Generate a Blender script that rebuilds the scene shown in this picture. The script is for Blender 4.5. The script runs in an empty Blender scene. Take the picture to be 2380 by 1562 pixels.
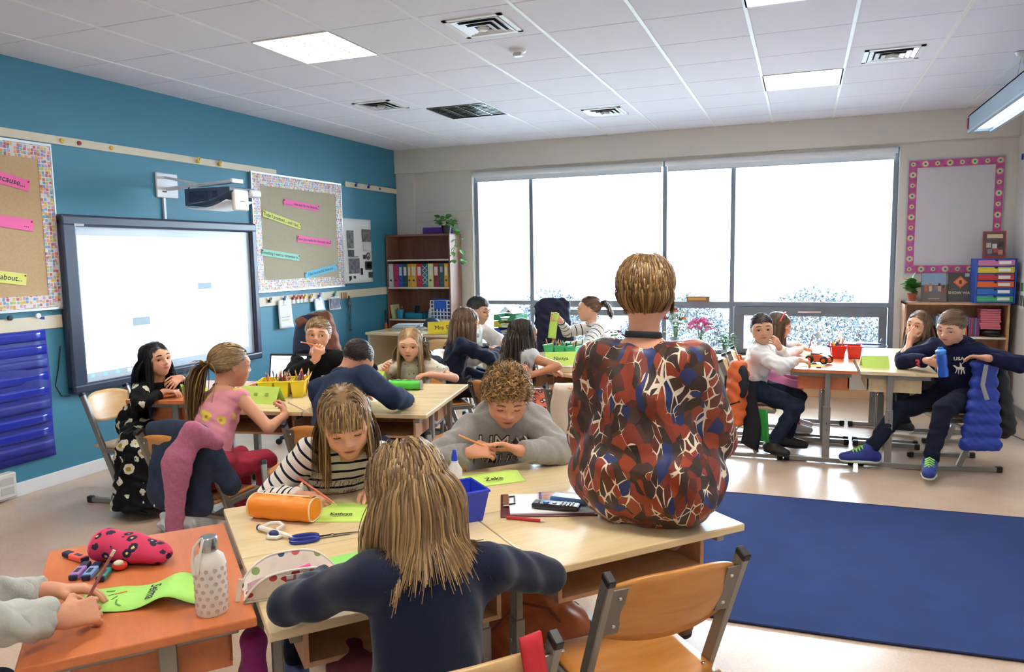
import bpy, bmesh, math, random
import numpy as np
from mathutils import Vector, Matrix, Euler
from mathutils.bvhtree import BVHTree

S = bpy.context.scene
COL = S.collection
rnd = random.Random(7)
PI = math.pi
R = math.radians

# ------------------------------------------------------------------ camera
CAM = Vector((5.023, 0.0, 1.60))
cam_d = bpy.data.cameras.new('camera')
cam_d.sensor_width = 36.0
cam_d.sensor_fit = 'HORIZONTAL'
cam_d.lens = 1736.18 / 2380 * 36.0
cam_d.clip_start = 0.05
cam_d.clip_end = 300
cam = bpy.data.objects.new('camera', cam_d)
COL.objects.link(cam)
_yaw, _pit, _rol = R(21.295), R(-6.12), R(-0.902)
_ri = Vector((math.cos(_yaw), math.sin(_yaw), 0)); _f0 = Vector((-math.sin(_yaw), math.cos(_yaw), 0)); _u0 = Vector((0, 0, 1))
_fw = _f0 * math.cos(_pit) + _u0 * math.sin(_pit); _up = _u0 * math.cos(_pit) - _f0 * math.sin(_pit)
_r2 = _ri * math.cos(_rol) + _up * math.sin(_rol); _u2 = _up * math.cos(_rol) - _ri * math.sin(_rol)
cam.matrix_world = Matrix(((_r2.x, _u2.x, -_fw.x, CAM.x), (_r2.y, _u2.y, -_fw.y, CAM.y), (_r2.z, _u2.z, -_fw.z, CAM.z), (0, 0, 0, 1)))
S.camera = cam

# ------------------------------------------------------------------ sky and exposure
W = bpy.data.worlds.new('overcast_sky'); S.world = W
W.use_nodes = True
_bg = W.node_tree.nodes['Background']
_bg.inputs[0].default_value = (0.76, 0.88, 1.0, 1)
_bg.inputs[1].default_value = 21.0
S.view_settings.view_transform = 'Standard'
S.view_settings.look = 'None'
S.view_settings.gamma = 1.0
S.view_settings.exposure = 0.68
S.view_settings.use_curve_mapping = False
LAMP_W = 30.0           # power of one lit ceiling fixture

# ------------------------------------------------------------------ materials
def lin(h):
    h = h.lstrip('#')
    o = []
    for k in (0, 2, 4):
        c = int(h[k:k + 2], 16) / 255
        o.append(c / 12.92 if c <= 0.04045 else ((c + 0.055) / 1.055) ** 2.4)
    return (o[0], o[1], o[2], 1.0)

MATS = {}
def newmat(name):
    m = bpy.data.materials.new(name); m.use_nodes = True
    nt = m.node_tree
    return m, nt, nt.nodes['Principled BSDF']
def nd(nt, t, **kw):
    n = nt.nodes.new(t)
    for k, v in kw.items():
        if k.startswith('i_'):
            n.inputs[k[2:].replace('_', ' ')].default_value = v
        else:
            setattr(n, k, v)
    return n
def ramp(nt, stops, interp='LINEAR'):
    r = nt.nodes.new('ShaderNodeValToRGB'); cr = r.color_ramp; cr.interpolation = interp
    while len(cr.elements) < len(stops): cr.elements.new(0.5)
    for e, (p, c) in zip(cr.elements, stops):
        e.position = p; e.color = lin(c) if isinstance(c, str) else c
    return r
def mat(col, rough=0.5, metal=0.0, spec=0.5, bump=0.0, bscale=60.0, vary=0.0, vscale=8.0, name=None, sheen=0.0, emit=0.0, alpha=1.0, trans=0.0):
    key = (col, rough, metal, spec, bump, bscale, vary, vscale, sheen, emit, alpha, trans)
    if key in MATS: return MATS[key]
    m, nt, b = newmat(name or 'mat_' + col.lstrip('#'))
    c = lin(col)
    b.inputs['Base Color'].default_value = c
    b.inputs['Roughness'].default_value = rough
    b.inputs['Metallic'].default_value = metal
    b.inputs['Specular IOR Level'].default_value = spec
    if sheen: b.inputs['Sheen Weight'].default_value = sheen
    if trans: b.inputs['Transmission Weight'].default_value = trans
    if alpha < 1: b.inputs['Alpha'].default_value = alpha
    if emit:
        b.inputs['Emission Color'].default_value = c; b.inputs['Emission Strength'].default_value = emit
    if bump or vary:
        tc = nd(nt, 'ShaderNodeTexCoord')
    if vary:
        n = nd(nt, 'ShaderNodeTexNoise', i_Scale=vscale, i_Detail=3.0)
        nt.links.new(tc.outputs['Object'], n.inputs['Vector'])
        r = ramp(nt, [(0.3, tuple(x * (1 - vary) for x in c[:3]) + (1,)), (0.7, tuple(min(1, x * (1 + vary)) for x in c[:3]) + (1,))])
        nt.links.new(n.outputs['Fac'], r.inputs['Fac']); nt.links.new(r.outputs['Color'], b.inputs['Base Color'])
    if bump:
        n2 = nd(nt, 'ShaderNodeTexNoise', i_Scale=bscale, i_Detail=4.0)
        nt.links.new(tc.outputs['Object'], n2.inputs['Vector'])
        bp = nd(nt, 'ShaderNodeBump', i_Strength=bump, i_Distance=0.004)
        nt.links.new(n2.outputs['Fac'], bp.inputs['Height']); nt.links.new(bp.outputs['Normal'], b.inputs['Normal'])
    MATS[key] = m
    return m
def wood(name, c1, c2, scale=(2, 30, 30), rough=0.35, spec=0.5, coat=0.0):
    if name in MATS: return MATS[name]
    m, nt, b = newmat(name)
    tc = nd(nt, 'ShaderNodeTexCoord'); mp = nd(nt, 'ShaderNodeMapping')
    mp.inputs['Scale'].default_value = scale
    n = nd(nt, 'ShaderNodeTexNoise', i_Scale=1.0, i_Detail=6.0, i_Roughness=0.6, i_Distortion=0.4)
    r = ramp(nt, [(0.3, c1), (0.7, c2)])
    L = nt.links.new
    L(tc.outputs['Object'], mp.inputs['Vector']); L(mp.outputs['Vector'], n.inputs['Vector']); L(n.outputs['Fac'], r.inputs['Fac']); L(r.outputs['Color'], b.inputs['Base Color'])
    b.inputs['Roughness'].default_value = rough; b.inputs['Specular IOR Level'].default_value = spec
    if coat: b.inputs['Coat Weight'].default_value = coat; b.inputs['Coat Roughness'].default_value = 0.15
    MATS[name] = m
    return m
def vcolmat(name, rough=0.6, spec=0.3, bump=0.0, bscale=80, attr='col', sheen=0.0, sss=0.0):
    """colour comes from the colour attribute of the mesh (print, dye or hair shade of the thing itself)"""
    if name in MATS: return MATS[name]
    m, nt, b = newmat(name)
    a = nd(nt, 'ShaderNodeAttribute', attribute_name=attr)
    nt.links.new(a.outputs['Color'], b.inputs['Base Color'])
    b.inputs['Roughness'].default_value = rough; b.inputs['Specular IOR Level'].default_value = spec
    if sheen: b.inputs['Sheen Weight'].default_value = sheen
    if sss:
        b.inputs['Subsurface Weight'].default_value = sss; b.inputs['Subsurface Radius'].default_value = (1.0, 0.35, 0.2); b.inputs['Subsurface Scale'].default_value = 0.006
    if bump:
        tc = nd(nt, 'ShaderNodeTexCoord'); n2 = nd(nt, 'ShaderNodeTexNoise', i_Scale=bscale, i_Detail=3.0)
        nt.links.new(tc.outputs['Object'], n2.inputs['Vector'])
        bp = nd(nt, 'ShaderNodeBump', i_Strength=bump, i_Distance=0.003)
        nt.links.new(n2.outputs['Fac'], bp.inputs['Height']); nt.links.new(bp.outputs['Normal'], b.inputs['Normal'])
    MATS[name] = m
    return m

# ------------------------------------------------------------------ things, parts, tags
def tag(o, label=None, cat=None, group=None, kind=None):
    if label: o['label'] = label
    if cat: o['category'] = cat
    if group: o['group'] = group
    if kind: o['kind'] = kind
    return o
def thing(name, label, cat, loc=(0, 0, 0), rz=0.0, group=None, mtx=None):
    o = bpy.data.objects.new(name, None); o.empty_display_size = 0.05
    COL.objects.link(o)
    if mtx is not None: o.matrix_world = mtx
    else:
        o.location = loc; o.rotation_euler = (0, 0, rz)
    return tag(o, label, cat, group)
def link(name, me, parent=None, mats=None):
    o = bpy.data.objects.new(name, me); COL.objects.link(o)
    if mats is not None:
        for m in (mats if isinstance(mats, (list, tuple)) else [mats]): me.materials.append(m)
    if parent is not None: o.parent = parent
    return o
def dup(root, loc=None, rz=None, label=None, group=None):
    r = root.copy(); COL.objects.link(r)
    if loc is not None: r.location = loc
    if rz is not None: r.rotation_euler = (0, 0, rz)
    if label: r['label'] = label
    if group: r['group'] = group
    for ch in list(root.children):
        c = ch.copy(); COL.objects.link(c); c.parent = r
        for g in list(ch.children):
            d = g.copy(); COL.objects.link(d); d.parent = c
    return r

# ------------------------------------------------------------------ mesh builder
class MB:
    def __init__(s): s.v = []; s.f = []; s.m = []; s.mi = 0
    def add(s, vs, fs):
        o = len(s.v); s.v += [tuple(x) for x in vs]
        for f in fs: s.f.append(tuple(i + o for i in f)); s.m.append(s.mi)
        return s
    def box(s, c, d, rot=None):
        x, y, z = d[0] / 2, d[1] / 2, d[2] / 2
        vs = [Vector((a, b, e)) for a in (-x, x) for b in (-y, y) for e in (-z, z)]
        if rot is not None:
            M = rot if isinstance(rot, Matrix) else Euler(rot).to_matrix()
            vs = [M @ v for v in vs]
        c = Vector(c)
        return s.add([v + c for v in vs], [(0, 1, 3, 2), (4, 6, 7, 5), (0, 4, 5, 1), (2, 3, 7, 6), (0, 2, 6, 4), (1, 5, 7, 3)])
    def box2(s, lo, hi):
        return s.box([(a + b) / 2 for a, b in zip(lo, hi)], [abs(b - a) for a, b in zip(lo, hi)])
    def bar(s, a, b, w, d, upv=(0, 0, 1)):
        """square bar from a to b; w across, d along the up hint"""
        a, b = Vector(a), Vector(b); t = (b - a).normalized(); u = Vector(upv)
        sd = t.cross(u)
        if sd.length < 1e-4: sd = t.cross(Vector((1, 0, 0)))
        sd.normalize(); u = sd.cross(t).normalized()
        vs = []
        for p in (a, b):
            for i, j in ((-1, -1), (1, -1), (1, 1), (-1, 1)): vs.append(p + sd * i * w / 2 + u * j * d / 2)
        return s.add(vs, [(3, 2, 1, 0), (4, 5, 6, 7), (0, 1, 5, 4), (1, 2, 6, 5), (2, 3, 7, 6), (3, 0, 4, 7)])
    def tube(s, path, r, n=8, caps=True, sq=1.0):
        P = [Vector(p) for p in path]; N = len(P); rr = r if isinstance(r, (list, tuple)) else [r] * N
        T = []
        for i in range(N):
            t = (P[min(i + 1, N - 1)] - P[max(i - 1, 0)])
            T.append(t.normalized() if t.length > 1e-9 else Vector((0, 0, 1)))
        ref = Vector((0, 0, 1)) if abs(T[0].z) < 0.9 else Vector((1, 0, 0))
        nrm = (ref - T[0] * ref.dot(T[0])).normalized()
        vs = []; fs = []
        for i in range(N):
            nrm = nrm - T[i] * nrm.dot(T[i])
            nrm.normalize(); bn = T[i].cross(nrm)
            for k in range(n):
                a = 2 * PI * k / n
                vs.append(P[i] + (nrm * math.cos(a) + bn * math.sin(a) * sq) * rr[i])
        for i in range(N - 1):
            for k in range(n):
                k2 = (k + 1) % n
                fs.append((i * n + k, i * n + k2, (i + 1) * n + k2, (i + 1) * n + k))
        if caps:
            fs.append(tuple(range(n))[::-1]); fs.append(tuple((N - 1) * n + k for k in range(n)))
        return s.add(vs, fs)
    def lathe(s, prof, c=(0, 0, 0), n=20, mtx=None, sx=1.0, sy=1.0):
        vs = []; fs = []
        for (r, z) in prof:
            for k in range(n):
                a = 2 * PI * k / n; v = Vector((r * math.cos(a) * sx, r * math.sin(a) * sy, z))
                if mtx is not None: v = mtx @ v
                vs.append(v + Vector(c))
        N = len(prof)
        for i in range(N - 1):
            for k in range(n):
                k2 = (k + 1) % n
                fs.append((i * n + k, i * n + k2, (i + 1) * n + k2, (i + 1) * n + k))
        if prof[0][0] > 1e-5: fs.append(tuple(range(n))[::-1])
        if prof[-1][0] > 1e-5: fs.append(tuple((N - 1) * n + k for k in range(n)))
        return s.add(vs, fs)
    def ell(s, c, r, n=12, m=8, mtx=None):
        prof = [(math.sin(PI * i / m), -math.cos(PI * i / m)) for i in range(m + 1)]
        vs = []; fs = []
        for (a, z) in prof:
            for k in range(n):
                t = 2 * PI * k / n; v = Vector((a * math.cos(t) * r[0], a * math.sin(t) * r[1], z * r[2]))
                if mtx is not None: v = mtx @ v
                vs.append(v + Vector(c))
        for i in range(m):
            for k in range(n):
                k2 = (k + 1) % n; fs.append((i * n + k, i * n + k2, (i + 1) * n + k2, (i + 1) * n + k))
        return s.add(vs, fs)
    def prism(s, pts, z0, z1, mtx=None):
        n = len(pts); vs = [Vector((x, y, z0)) for x, y in pts] + [Vector((x, y, z1)) for x, y in pts]
        if mtx is not None: vs = [mtx @ v for v in vs]
        fs = [tuple(range(n))[::-1], tuple(range(n, 2 * n))] + [(i, (i + 1) % n, (i + 1) % n + n, i + n) for i in range(n)]
        return s.add(vs, fs)
    def grid(s, fn, nu, nv):
        vs = [fn(i / nu, j / nv) for j in range(nv + 1) for i in range(nu + 1)]
        fs = [(j * (nu + 1) + i, j * (nu + 1) + i + 1, (j + 1) * (nu + 1) + i + 1, (j + 1) * (nu + 1) + i) for j in range(nv) for i in range(nu)]
        return s.add(vs, fs)
    def mesh(s, name, bevel=0.0, seg=1, smooth=False, angle=35, weld=False, solid=0.0):
        me = bpy.data.meshes.new(name); me.from_pydata([tuple(v) for v in s.v], [], s.f)
        for p, mi in zip(me.polygons, s.m): p.material_index = mi
        bm = bmesh.new(); bm.from_mesh(me)
        if weld or smooth: bmesh.ops.remove_doubles(bm, verts=bm.verts, dist=1e-5)
        if solid: bmesh.ops.solidify(bm, geom=bm.faces[:], thickness=solid)
        bmesh.ops.recalc_face_normals(bm, faces=bm.faces)
        if bevel:
            es = [e for e in bm.edges if len(e.link_faces) == 2 and e.calc_face_angle(0) > R(angle)]
            bmesh.ops.bevel(bm, geom=es, offset=bevel, offset_type='OFFSET', segments=seg, profile=0.5, affect='EDGES', clamp_overlap=True)
        bm.to_mesh(me); bm.free()
        if smooth:
            me.polygons.foreach_set('use_smooth', [True] * len(me.polygons))
            if smooth != 'all': me.set_sharp_from_angle(angle=R(angle))
        return me
    def obj(s, name, mats, parent=None, bevel=0.0, seg=1, smooth=False, angle=35, solid=0.0, weld=False):
        return link(name, s.mesh(name, bevel, seg, smooth, angle, weld, solid), parent, mats)

_TXT = {}
def text_mesh(body, size, align='CENTER', bold=0.0, shear=0.0, space=1.0):
    cu = bpy.data.curves.new('text', 'FONT'); cu.body = body; cu.size = size; cu.align_x = align; cu.align_y = 'CENTER'
    cu.offset = bold; cu.shear = shear; cu.space_character = space; cu.resolution_u = 2; cu.fill_mode = 'FRONT'
    ob = bpy.data.objects.new('text', cu); COL.objects.link(ob)
    me = bpy.data.meshes.new_from_object(ob)
    bpy.data.objects.remove(ob); bpy.data.curves.remove(cu)
    me.materials.clear()
    return me
def text(name, body, size, m, parent, mtx, align='CENTER', bold=0.0, shear=0.0, space=1.0, mirror=False):
    """mtx maps text plane (x right, y up, z out of the page) to parent's space"""
    me = text_mesh(body, size, align, bold, shear, space)
    me.transform(mtx)
    return link(name, me, parent, m)
def frame(o, x, y):
    """matrix from origin, x axis and y axis"""
    o, x, y = Vector(o), Vector(x).normalized(), Vector(y).normalized(); z = x.cross(y).normalized(); y = z.cross(x)
    return Matrix(((x.x, y.x, z.x, o.x), (x.y, y.y, z.y, o.y), (x.z, y.z, z.z, o.z), (0, 0, 0, 1)))
def rotz(a): return Matrix.Rotation(a, 4, 'Z')
# ================================================================== THE ROOM
RX, RY0, RY1, H = 6.97, -2.2, 8.80, 2.989
M_TEAL = mat('#3a7e98', 0.55, bump=0.05, bscale=250, name='teal_wall_paint')
M_WALL = mat('#d9d3cb', 0.7, bump=0.04, bscale=200, name='cream_wall_paint')
M_WALLR = mat('#dcd9d6', 0.7, bump=0.04, bscale=200, name='off_white_wall_paint')
M_WHITE = mat('#e8e8ea', 0.45, name='white_paint')
M_TILE = mat('#e2e2ee', 0.85, bump=0.06, bscale=400, name='ceiling_tile')
M_BAR = mat('#e9eaec', 0.5, name='ceiling_bar')
M_RAIL = mat('#d8cdb6', 0.5, name='cream_rail')
M_STEEL = mat('#8d8a84', 0.38, 0.55, name='grey_tube_steel')
M_DSTEEL = mat('#6f6d69', 0.4, 0.5, name='dark_grey_tube_steel')
M_CHROME = mat('#d5d7d8', 0.2, 1.0, name='chrome')
M_BLACK = mat('#141416', 0.5, name='black_plastic')
M_FRAME = mat('#7f8996', 0.45, 0.2, name='window_frame_grey')
M_NAVYPL = mat('#29344a', 0.35, name='navy_grey_plastic')
M_PALE = wood('pale_maple_laminate', '#d9bf92', '#e6d2aa', (3, 26, 30), 0.22, 0.5)
M_ORANGE = wood('cherry_orange_laminate', '#c06a3c', '#cf7b4a', (3, 26, 30), 0.3, 0.5)
M_PLY = wood('worn_beech_plywood', '#b9752f', '#cf914c', (3, 18, 18), 0.35, 0.5)
M_PLYL = wood('pale_beech_plywood', '#cda066', '#dab683', (3, 18, 18), 0.35, 0.5)
M_BIRCH = wood('walnut_laminate', '#7a5442', '#8f6752', (18, 18, 2), 0.45, 0.4)
M_BEECHS = wood('beech_shelf_laminate', '#b98a66', '#caa07c', (20, 20, 2), 0.45, 0.4)
M_PAPER = mat('#eef0ee', 0.8, name='white_paper')
M_GREENP = mat('#c3e36b', 0.75, name='lime_green_card')
M_PINKP = mat('#f56fae', 0.75, name='pink_card')
M_YELP = mat('#e0e07a', 0.75, name='pale_yellow_card')
M_BLUEP = mat('#6fc4e2', 0.75, name='light_blue_card')
M_INK = mat('#15151c', 0.6, name='black_ink')

def struct(name, mb, m, **k):
    o = mb.obj(name, m, **k); o['kind'] = 'structure'; return o

# floor: peach linoleum
m, nt, b = newmat('peach_linoleum')
tc = nd(nt, 'ShaderNodeTexCoord'); n1 = nd(nt, 'ShaderNodeTexNoise', i_Scale=2.5, i_Detail=5.0); n2 = nd(nt, 'ShaderNodeTexNoise', i_Scale=90.0, i_Detail=2.0)
r1 = ramp(nt, [(0.3, '#c2a892'), (0.7, '#cdb6a2')]); mx = nd(nt, 'ShaderNodeMix', data_type='RGBA', blend_type='MULTIPLY'); mx.inputs[0].default_value = 0.12
r2 = ramp(nt, [(0.35, '#8f8f8f'), (0.65, '#ffffff')])
L = nt.links.new
L(tc.outputs['Object'], n1.inputs['Vector']); L(tc.outputs['Object'], n2.inputs['Vector']); L(n1.outputs['Fac'], r1.inputs[0]); L(n2.outputs['Fac'], r2.inputs[0])
L(r1.outputs[0], mx.inputs[6]); L(r2.outputs[0], mx.inputs[7]); L(mx.outputs[2], b.inputs['Base Color'])
b.inputs['Roughness'].default_value = 0.24; b.inputs['Specular IOR Level'].default_value = 0.6
M_FLOOR = m
struct('floor', MB().box2((-0.15, RY0 - .15, -0.12), (RX + .15, RY1 + .3, 0)), M_FLOOR)
struct('wall_left', MB().box2((-0.15, RY0, 0), (0, RY1 + .3, H + .25)), M_TEAL)
struct('wall_right', MB().box2((RX, RY0, 0), (RX + .15, RY1 + .3, H + .25)), M_WALLR)
struct('wall_rear', MB().box2((-.15, RY0 - .15, 0), (RX + .15, RY0, H + .25)), M_WALL)
# window wall, with its opening; a beam overhangs it
WX0, WX1, WZ0, WZ1 = 1.08, 5.93, 0.44, 2.66
mb = MB()
mb.box2((0, RY1, 0), (WX0, RY1 + .3, H + .25)); mb.box2((WX1, RY1, 0), (RX, RY1 + .3, H + .25))
mb.box2((WX0, RY1, 0), (WX1, RY1 + .3, WZ0)); mb.box2((WX0, RY1, WZ1), (WX1, RY1 + .3, H + .25))
wb = struct('wall_back', mb, M_WALL)
MB().box2((0, RY1 - .07, 2.69), (RX, RY1, H + .1)).obj('beam', M_WALL, wb, bevel=.004)
MB().box2((0, RY1 - .04, 0), (0.27, RY1, 2.69)).obj('pilaster', M_WALL, wb, bevel=.004)
for z in (2.06, 2.18): MB().box2((.27, RY1 - .003, z), (WX0, RY1, z + .004)).obj('wall_joint', mat('#c6bfb6', .7), wb)
struct('baseboard_left', MB().box2((0, RY0, 0), (.016, RY1, .095)), M_WHITE, bevel=.003)
struct('baseboard_right', MB().box2((RX - .016, RY0, 0), (RX, RY1, .10)), mat('#8d8a86', .5), bevel=.003)
struct('baseboard_back', MB().box2((0, RY1 - .016, 0), (RX, RY1, .095)), mat('#c9a27a', .5), bevel=.003)

# ceiling: deck, tiles, bars
cd = struct('ceiling', MB().box2((-.15, RY0 - .15, H + .085), (RX + .15, RY1 + .3, H + .25)), mat('#4c4c50', .9))
GX = [0.0] + [.48 + .6 * i for i in range(0, 11)] + [RX]
GY = [RY0] + [3.426 + .6 * j for j in range(-9, 9)] + [RY1 - .07]
LIT = {(3, 4.026), (8, 4.026), (8, 6.426)}          # column index, row start
UNLIT = {(3, 6.426)}
BEHIND = {(3, 1.626), (8, 1.626), (3, -.774), (8, -.774)}
tile_cache = {}
for i in range(len(GX) - 1):
    for j in range(len(GY) - 1):
        x0, x1, y0, y1 = GX[i], GX[i + 1], GY[j], GY[j + 1]
        if y1 - y0 < .03 or x1 - x0 < .03: continue
        k = (i, round(y0, 3))
        if k in LIT or k in UNLIT or k in BEHIND: continue
        d = (round(x1 - x0, 3), round(y1 - y0, 3))
        if d not in tile_cache:
            tile_cache[d] = MB().box((0, 0, 0), (d[0] - .004, d[1] - .006, .026)).mesh('ceiling_tile', bevel=.0025)
            tile_cache[d].materials.append(M_TILE)
        o = link('tile', tile_cache[d], cd); o.location = ((x0 + x1) / 2, (y0 + y1) / 2, H + .014)
for x in GX[1:-1]:
    MB().box2((x - .011, RY0, H - .004), (x + .011, RY1 - .07, H + .012)).obj('grid_bar', M_BAR, cd)

M_TUBE = mat('#fff4e0', .5, emit=14.0, name='lit_fluorescent_tube')
M_TUBEOFF = mat('#e9ecec', .4, name='unlit_fluorescent_tube')
M_LOUV = mat('#eceeee', .25, 0.6, name='bright_aluminium_louver')
M_LOUVOFF = mat('#8b9290', .2, .9, name='darkened_unlit_louver')  # same louver, coloured darker to show the fixture switched off
M_REFL = mat('#f5f5f2', .35, 0.2, name='fixture_reflector')
def fixture(x, y, lit, label, grp):
    t = thing('ceiling_light', label, 'ceiling light', (x, y, H), 0, grp)
    mb = MB(); w = .298
    mb.box2((-w, -w, .06), (w, w, .068))
    for s in (-1, 1):
        mb.box2((s * w, -w, -.004), (s * (w - .012), w, .066)); mb.box2((-w, s * w, -.004), (w, s * (w - .012), .066))
    mb.obj('housing', M_REFL if lit else mat('#4a5452', .4, .6, name='darkened_unlit_housing'), t)  # housing of the unlit fixture has its shade put into the colour
    for k in range(4):
        xx = -.215 + k * .1433
        MB().tube([(xx, -.27, .046), (xx, .27, .046)], .012, 8).obj('tube', M_TUBE if lit else M_TUBEOFF, t, smooth=True)
    for k in range(3):
        xx = -.1433 + k * .1433
        MB().box2((xx - .006, -w + .012, .0), (xx + .006, w - .012, .045)).obj('divider', M_LOUV if lit else M_LOUVOFF, t)
    for k in range(9):
        yy = -.235 + k * .0588
        MB().add([(-w + .012, yy - .006, .002), (w - .012, yy - .006, .002), (w - .012, yy + .006, .002), (-w + .012, yy + .006, .002), (-w + .012, yy, .036), (w - .012, yy, .036)],
                 [(0, 1, 2, 3), (0, 4, 5, 1), (3, 2, 5, 4), (0, 3, 4), (1, 5, 2)]).obj('fin', M_LOUV if lit else M_LOUVOFF, t)
    if lit:
        ld = bpy.data.lights.new('fixture_lamp', 'AREA'); ld.shape = 'SQUARE'; ld.size = .56; ld.energy = LAMP_W; ld.color = (1.0, .96, .9)
        lo = bpy.data.objects.new('lamp', ld); COL.objects.link(lo); lo.parent = t; lo.location = (0, 0, .056)
for (i, y0) in LIT:
    lab = {(3, 4.026): 'lit square louvered ceiling light between the projector and the camera-side air diffuser', (8, 4.026): 'lit louvered ceiling light above the far edge of the navy rug',
           (8, 6.426): 'lit square louvered ceiling light above the red-bin desks by the window'}[(i, y0)]
    lab = lab.replace('camera-side ', 'large ')
    fixture((GX[i] + GX[i + 1]) / 2, y0 + .3, True, lab, 'recessed ceiling lights')
for (i, y0) in UNLIT: fixture((GX[i] + GX[i + 1]) / 2, y0 + .3, False, 'unlit dark louvered ceiling light near the window wall', 'recessed ceiling lights')
for (i, y0) in BEHIND: fixture((GX[i] + GX[i + 1]) / 2, y0 + .3, True, 'lit louvered ceiling light in the rear half of the classroom', 'rear ceiling lights')

def diffuser(x, y, label):
    t = thing('air_diffuser', label, 'air vent', (x, y, H), 0, 'ceiling air diffusers')
    mb = MB(); w = .19
    for s in (-1, 1):
        mb.box2((s * w, -w, -.006), (s * (w - .03), w, .004)); mb.box2((-w, s * w, -.006), (w, s * (w - .03), .004))
    mb.obj('rim', M_BAR, t)
    MB().box2((-.165, -.165, .001), (.165, .165, .003)).obj('throat', mat('#3a3a3c', .8), t)
    for k, (a, z) in enumerate(((.155, .0), (.115, -.006), (.075, -.012))):
        mb = MB(); i0 = a - .03
        for (p, q) in (((-a, -a), (a, -a)), ((a, -a), (a, a)), ((a, a), (-a, a)), ((-a, a), (-a, -a))):
            f = i0 / a
            mb.add([(p[0], p[1], z - .006), (q[0], q[1], z - .006), (q[0] * f, q[1] * f, z + .001), (p[0] * f, p[1] * f, z + .001)], [(0, 1, 2, 3)])
        mb.obj('vane', mat('#cfd0d2', .4, .3), t, solid=.002)
    MB().lathe([(.0, -.03), (.03, -.028), (.045, -.014), (.045, -.004)], n=4).obj('cone', M_WHITE, t)
diffuser(3.18, 4.33, 'large square ceiling air diffuser beside the smoke detector')
diffuser(1.38, 6.13, 'small ceiling air diffuser nearest the teal wall')
diffuser(3.18, 7.33, 'small ceiling air diffuser above the middle of the window')
diffuser(5.58, 6.13, 'ceiling air diffuser beside the lit light above the red-bin desks')
t = thing('smoke_detector', 'small white box smoke detector on the ceiling', 'smoke detector', (3.18, 4.92, H))
MB().lathe([(.055, 0), (.055, -.012), (.045, -.02), (.0, -.02)], n=20).obj('base', M_WHITE, t, smooth=True)
MB().box((0, 0, -.03), (.06, .05, .025)).obj('sensor', mat('#cfd0d0', .4), t, bevel=.006)

# ------------------------------------------------------------------ window
GYW = RY1 + .10                     # glass plane
wf = thing('window_1', 'wide grey-framed window filling the back wall', 'window', (0, 0, 0)); wf['kind'] = 'structure'
m, nt, b = newmat('window_glass')
for n_ in list(nt.nodes):
    if n_.type != 'OUTPUT_MATERIAL': nt.nodes.remove(n_)
out = [n_ for n_ in nt.nodes if n_.type == 'OUTPUT_MATERIAL'][0]
tr = nd(nt, 'ShaderNodeBsdfTransparent'); tr.inputs[0].default_value = (.93, .96, .97, 1); gl = nd(nt, 'ShaderNodeBsdfGlossy'); gl.inputs['Roughness'].default_value = .02
fr = nd(nt, 'ShaderNodeFresnel', i_IOR=1.35); ms = nd(nt, 'ShaderNodeMixShader')
nt.links.new(fr.outputs[0], ms.inputs[0]); nt.links.new(tr.outputs[0], ms.inputs[1]); nt.links.new(gl.outputs[0], ms.inputs[2]); nt.links.new(ms.outputs[0], out.inputs['Surface'])
M_GLASS = m
def fbar(name, x0, z0, x1, z1, d=.07, y=GYW): return MB().box2((x0, y - d / 2, z0), (x1, y + d / 2, z1)).obj(name, M_FRAME, wf, bevel=.004)
fbar('frame_side', WX0, WZ0, WX0 + .05, WZ1); fbar('frame_side', WX1 - .05, WZ0, WX1, WZ1)
fbar('frame_rail', WX0, WZ0, WX1, WZ0 + .04); fbar('frame_rail', WX0, WZ1 - .05, WX1, WZ1)
MU = [1.85, 3.505, 4.27]
for x in MU: fbar('mullion', x - .025, WZ0, x + .025, WZ1, .09)
fbar('transom', WX0, .985, MU[0], 1.035, .08); fbar('transom', MU[0], .96, MU[2], 1.04, .08); fbar('transom', MU[2], .985, WX1, 1.04, .08)
xs = [WX0 + .05] + MU + [WX1 - .05]
fbar('lower_transom', MU[0], .86, MU[1], .93, .06)
for a, c in zip(xs[:-1], xs[1:]):
    MB().box2((a, GYW - .004, 1.03), (c, GYW + .004, WZ1 - .05)).obj('pane', M_GLASS, wf)
    MB().box2((a, GYW - .004, WZ0 + .03), (c, GYW + .004, .99)).obj('pane', M_GLASS, wf)
# opening hopper sash right of the last mullion
sx0, sx1, sz0, sz1 = MU[2] + .03, WX1 - .06, WZ0 + .02, .985
hs = MB()
hs.box2((sx0, GYW - .07, sz0), (sx1, GYW - .02, sz0 + .05)); hs.box2((sx0, GYW - .07, sz1 - .10), (sx1, GYW - .02, sz1))
hs.box2((sx0, GYW - .07, sz0 + .05), (sx0 + .11, GYW - .02, sz1 - .10)); hs.box2((sx1 - .08, GYW - .07, sz0 + .05), (sx1, GYW - .02, sz1 - .10))
so = hs.obj('hopper_sash', mat('#747a85', .45, .2), wf, bevel=.004)
MB().box2((4.98, GYW - .095, .925), (5.22, GYW - .07, .945)).obj('sash_handle', M_CHROME, so, bevel=.004)
# sill board and the panel below it
struct('trim_1', MB().box2((WX0 - .05, RY1 - .22, WZ0 - .045), (WX1 + .05, GYW - .03, WZ0)), wood('sill_beech', '#d0ae82', '#dec29a', (3, 20, 20), .35), bevel=.006)
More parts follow.
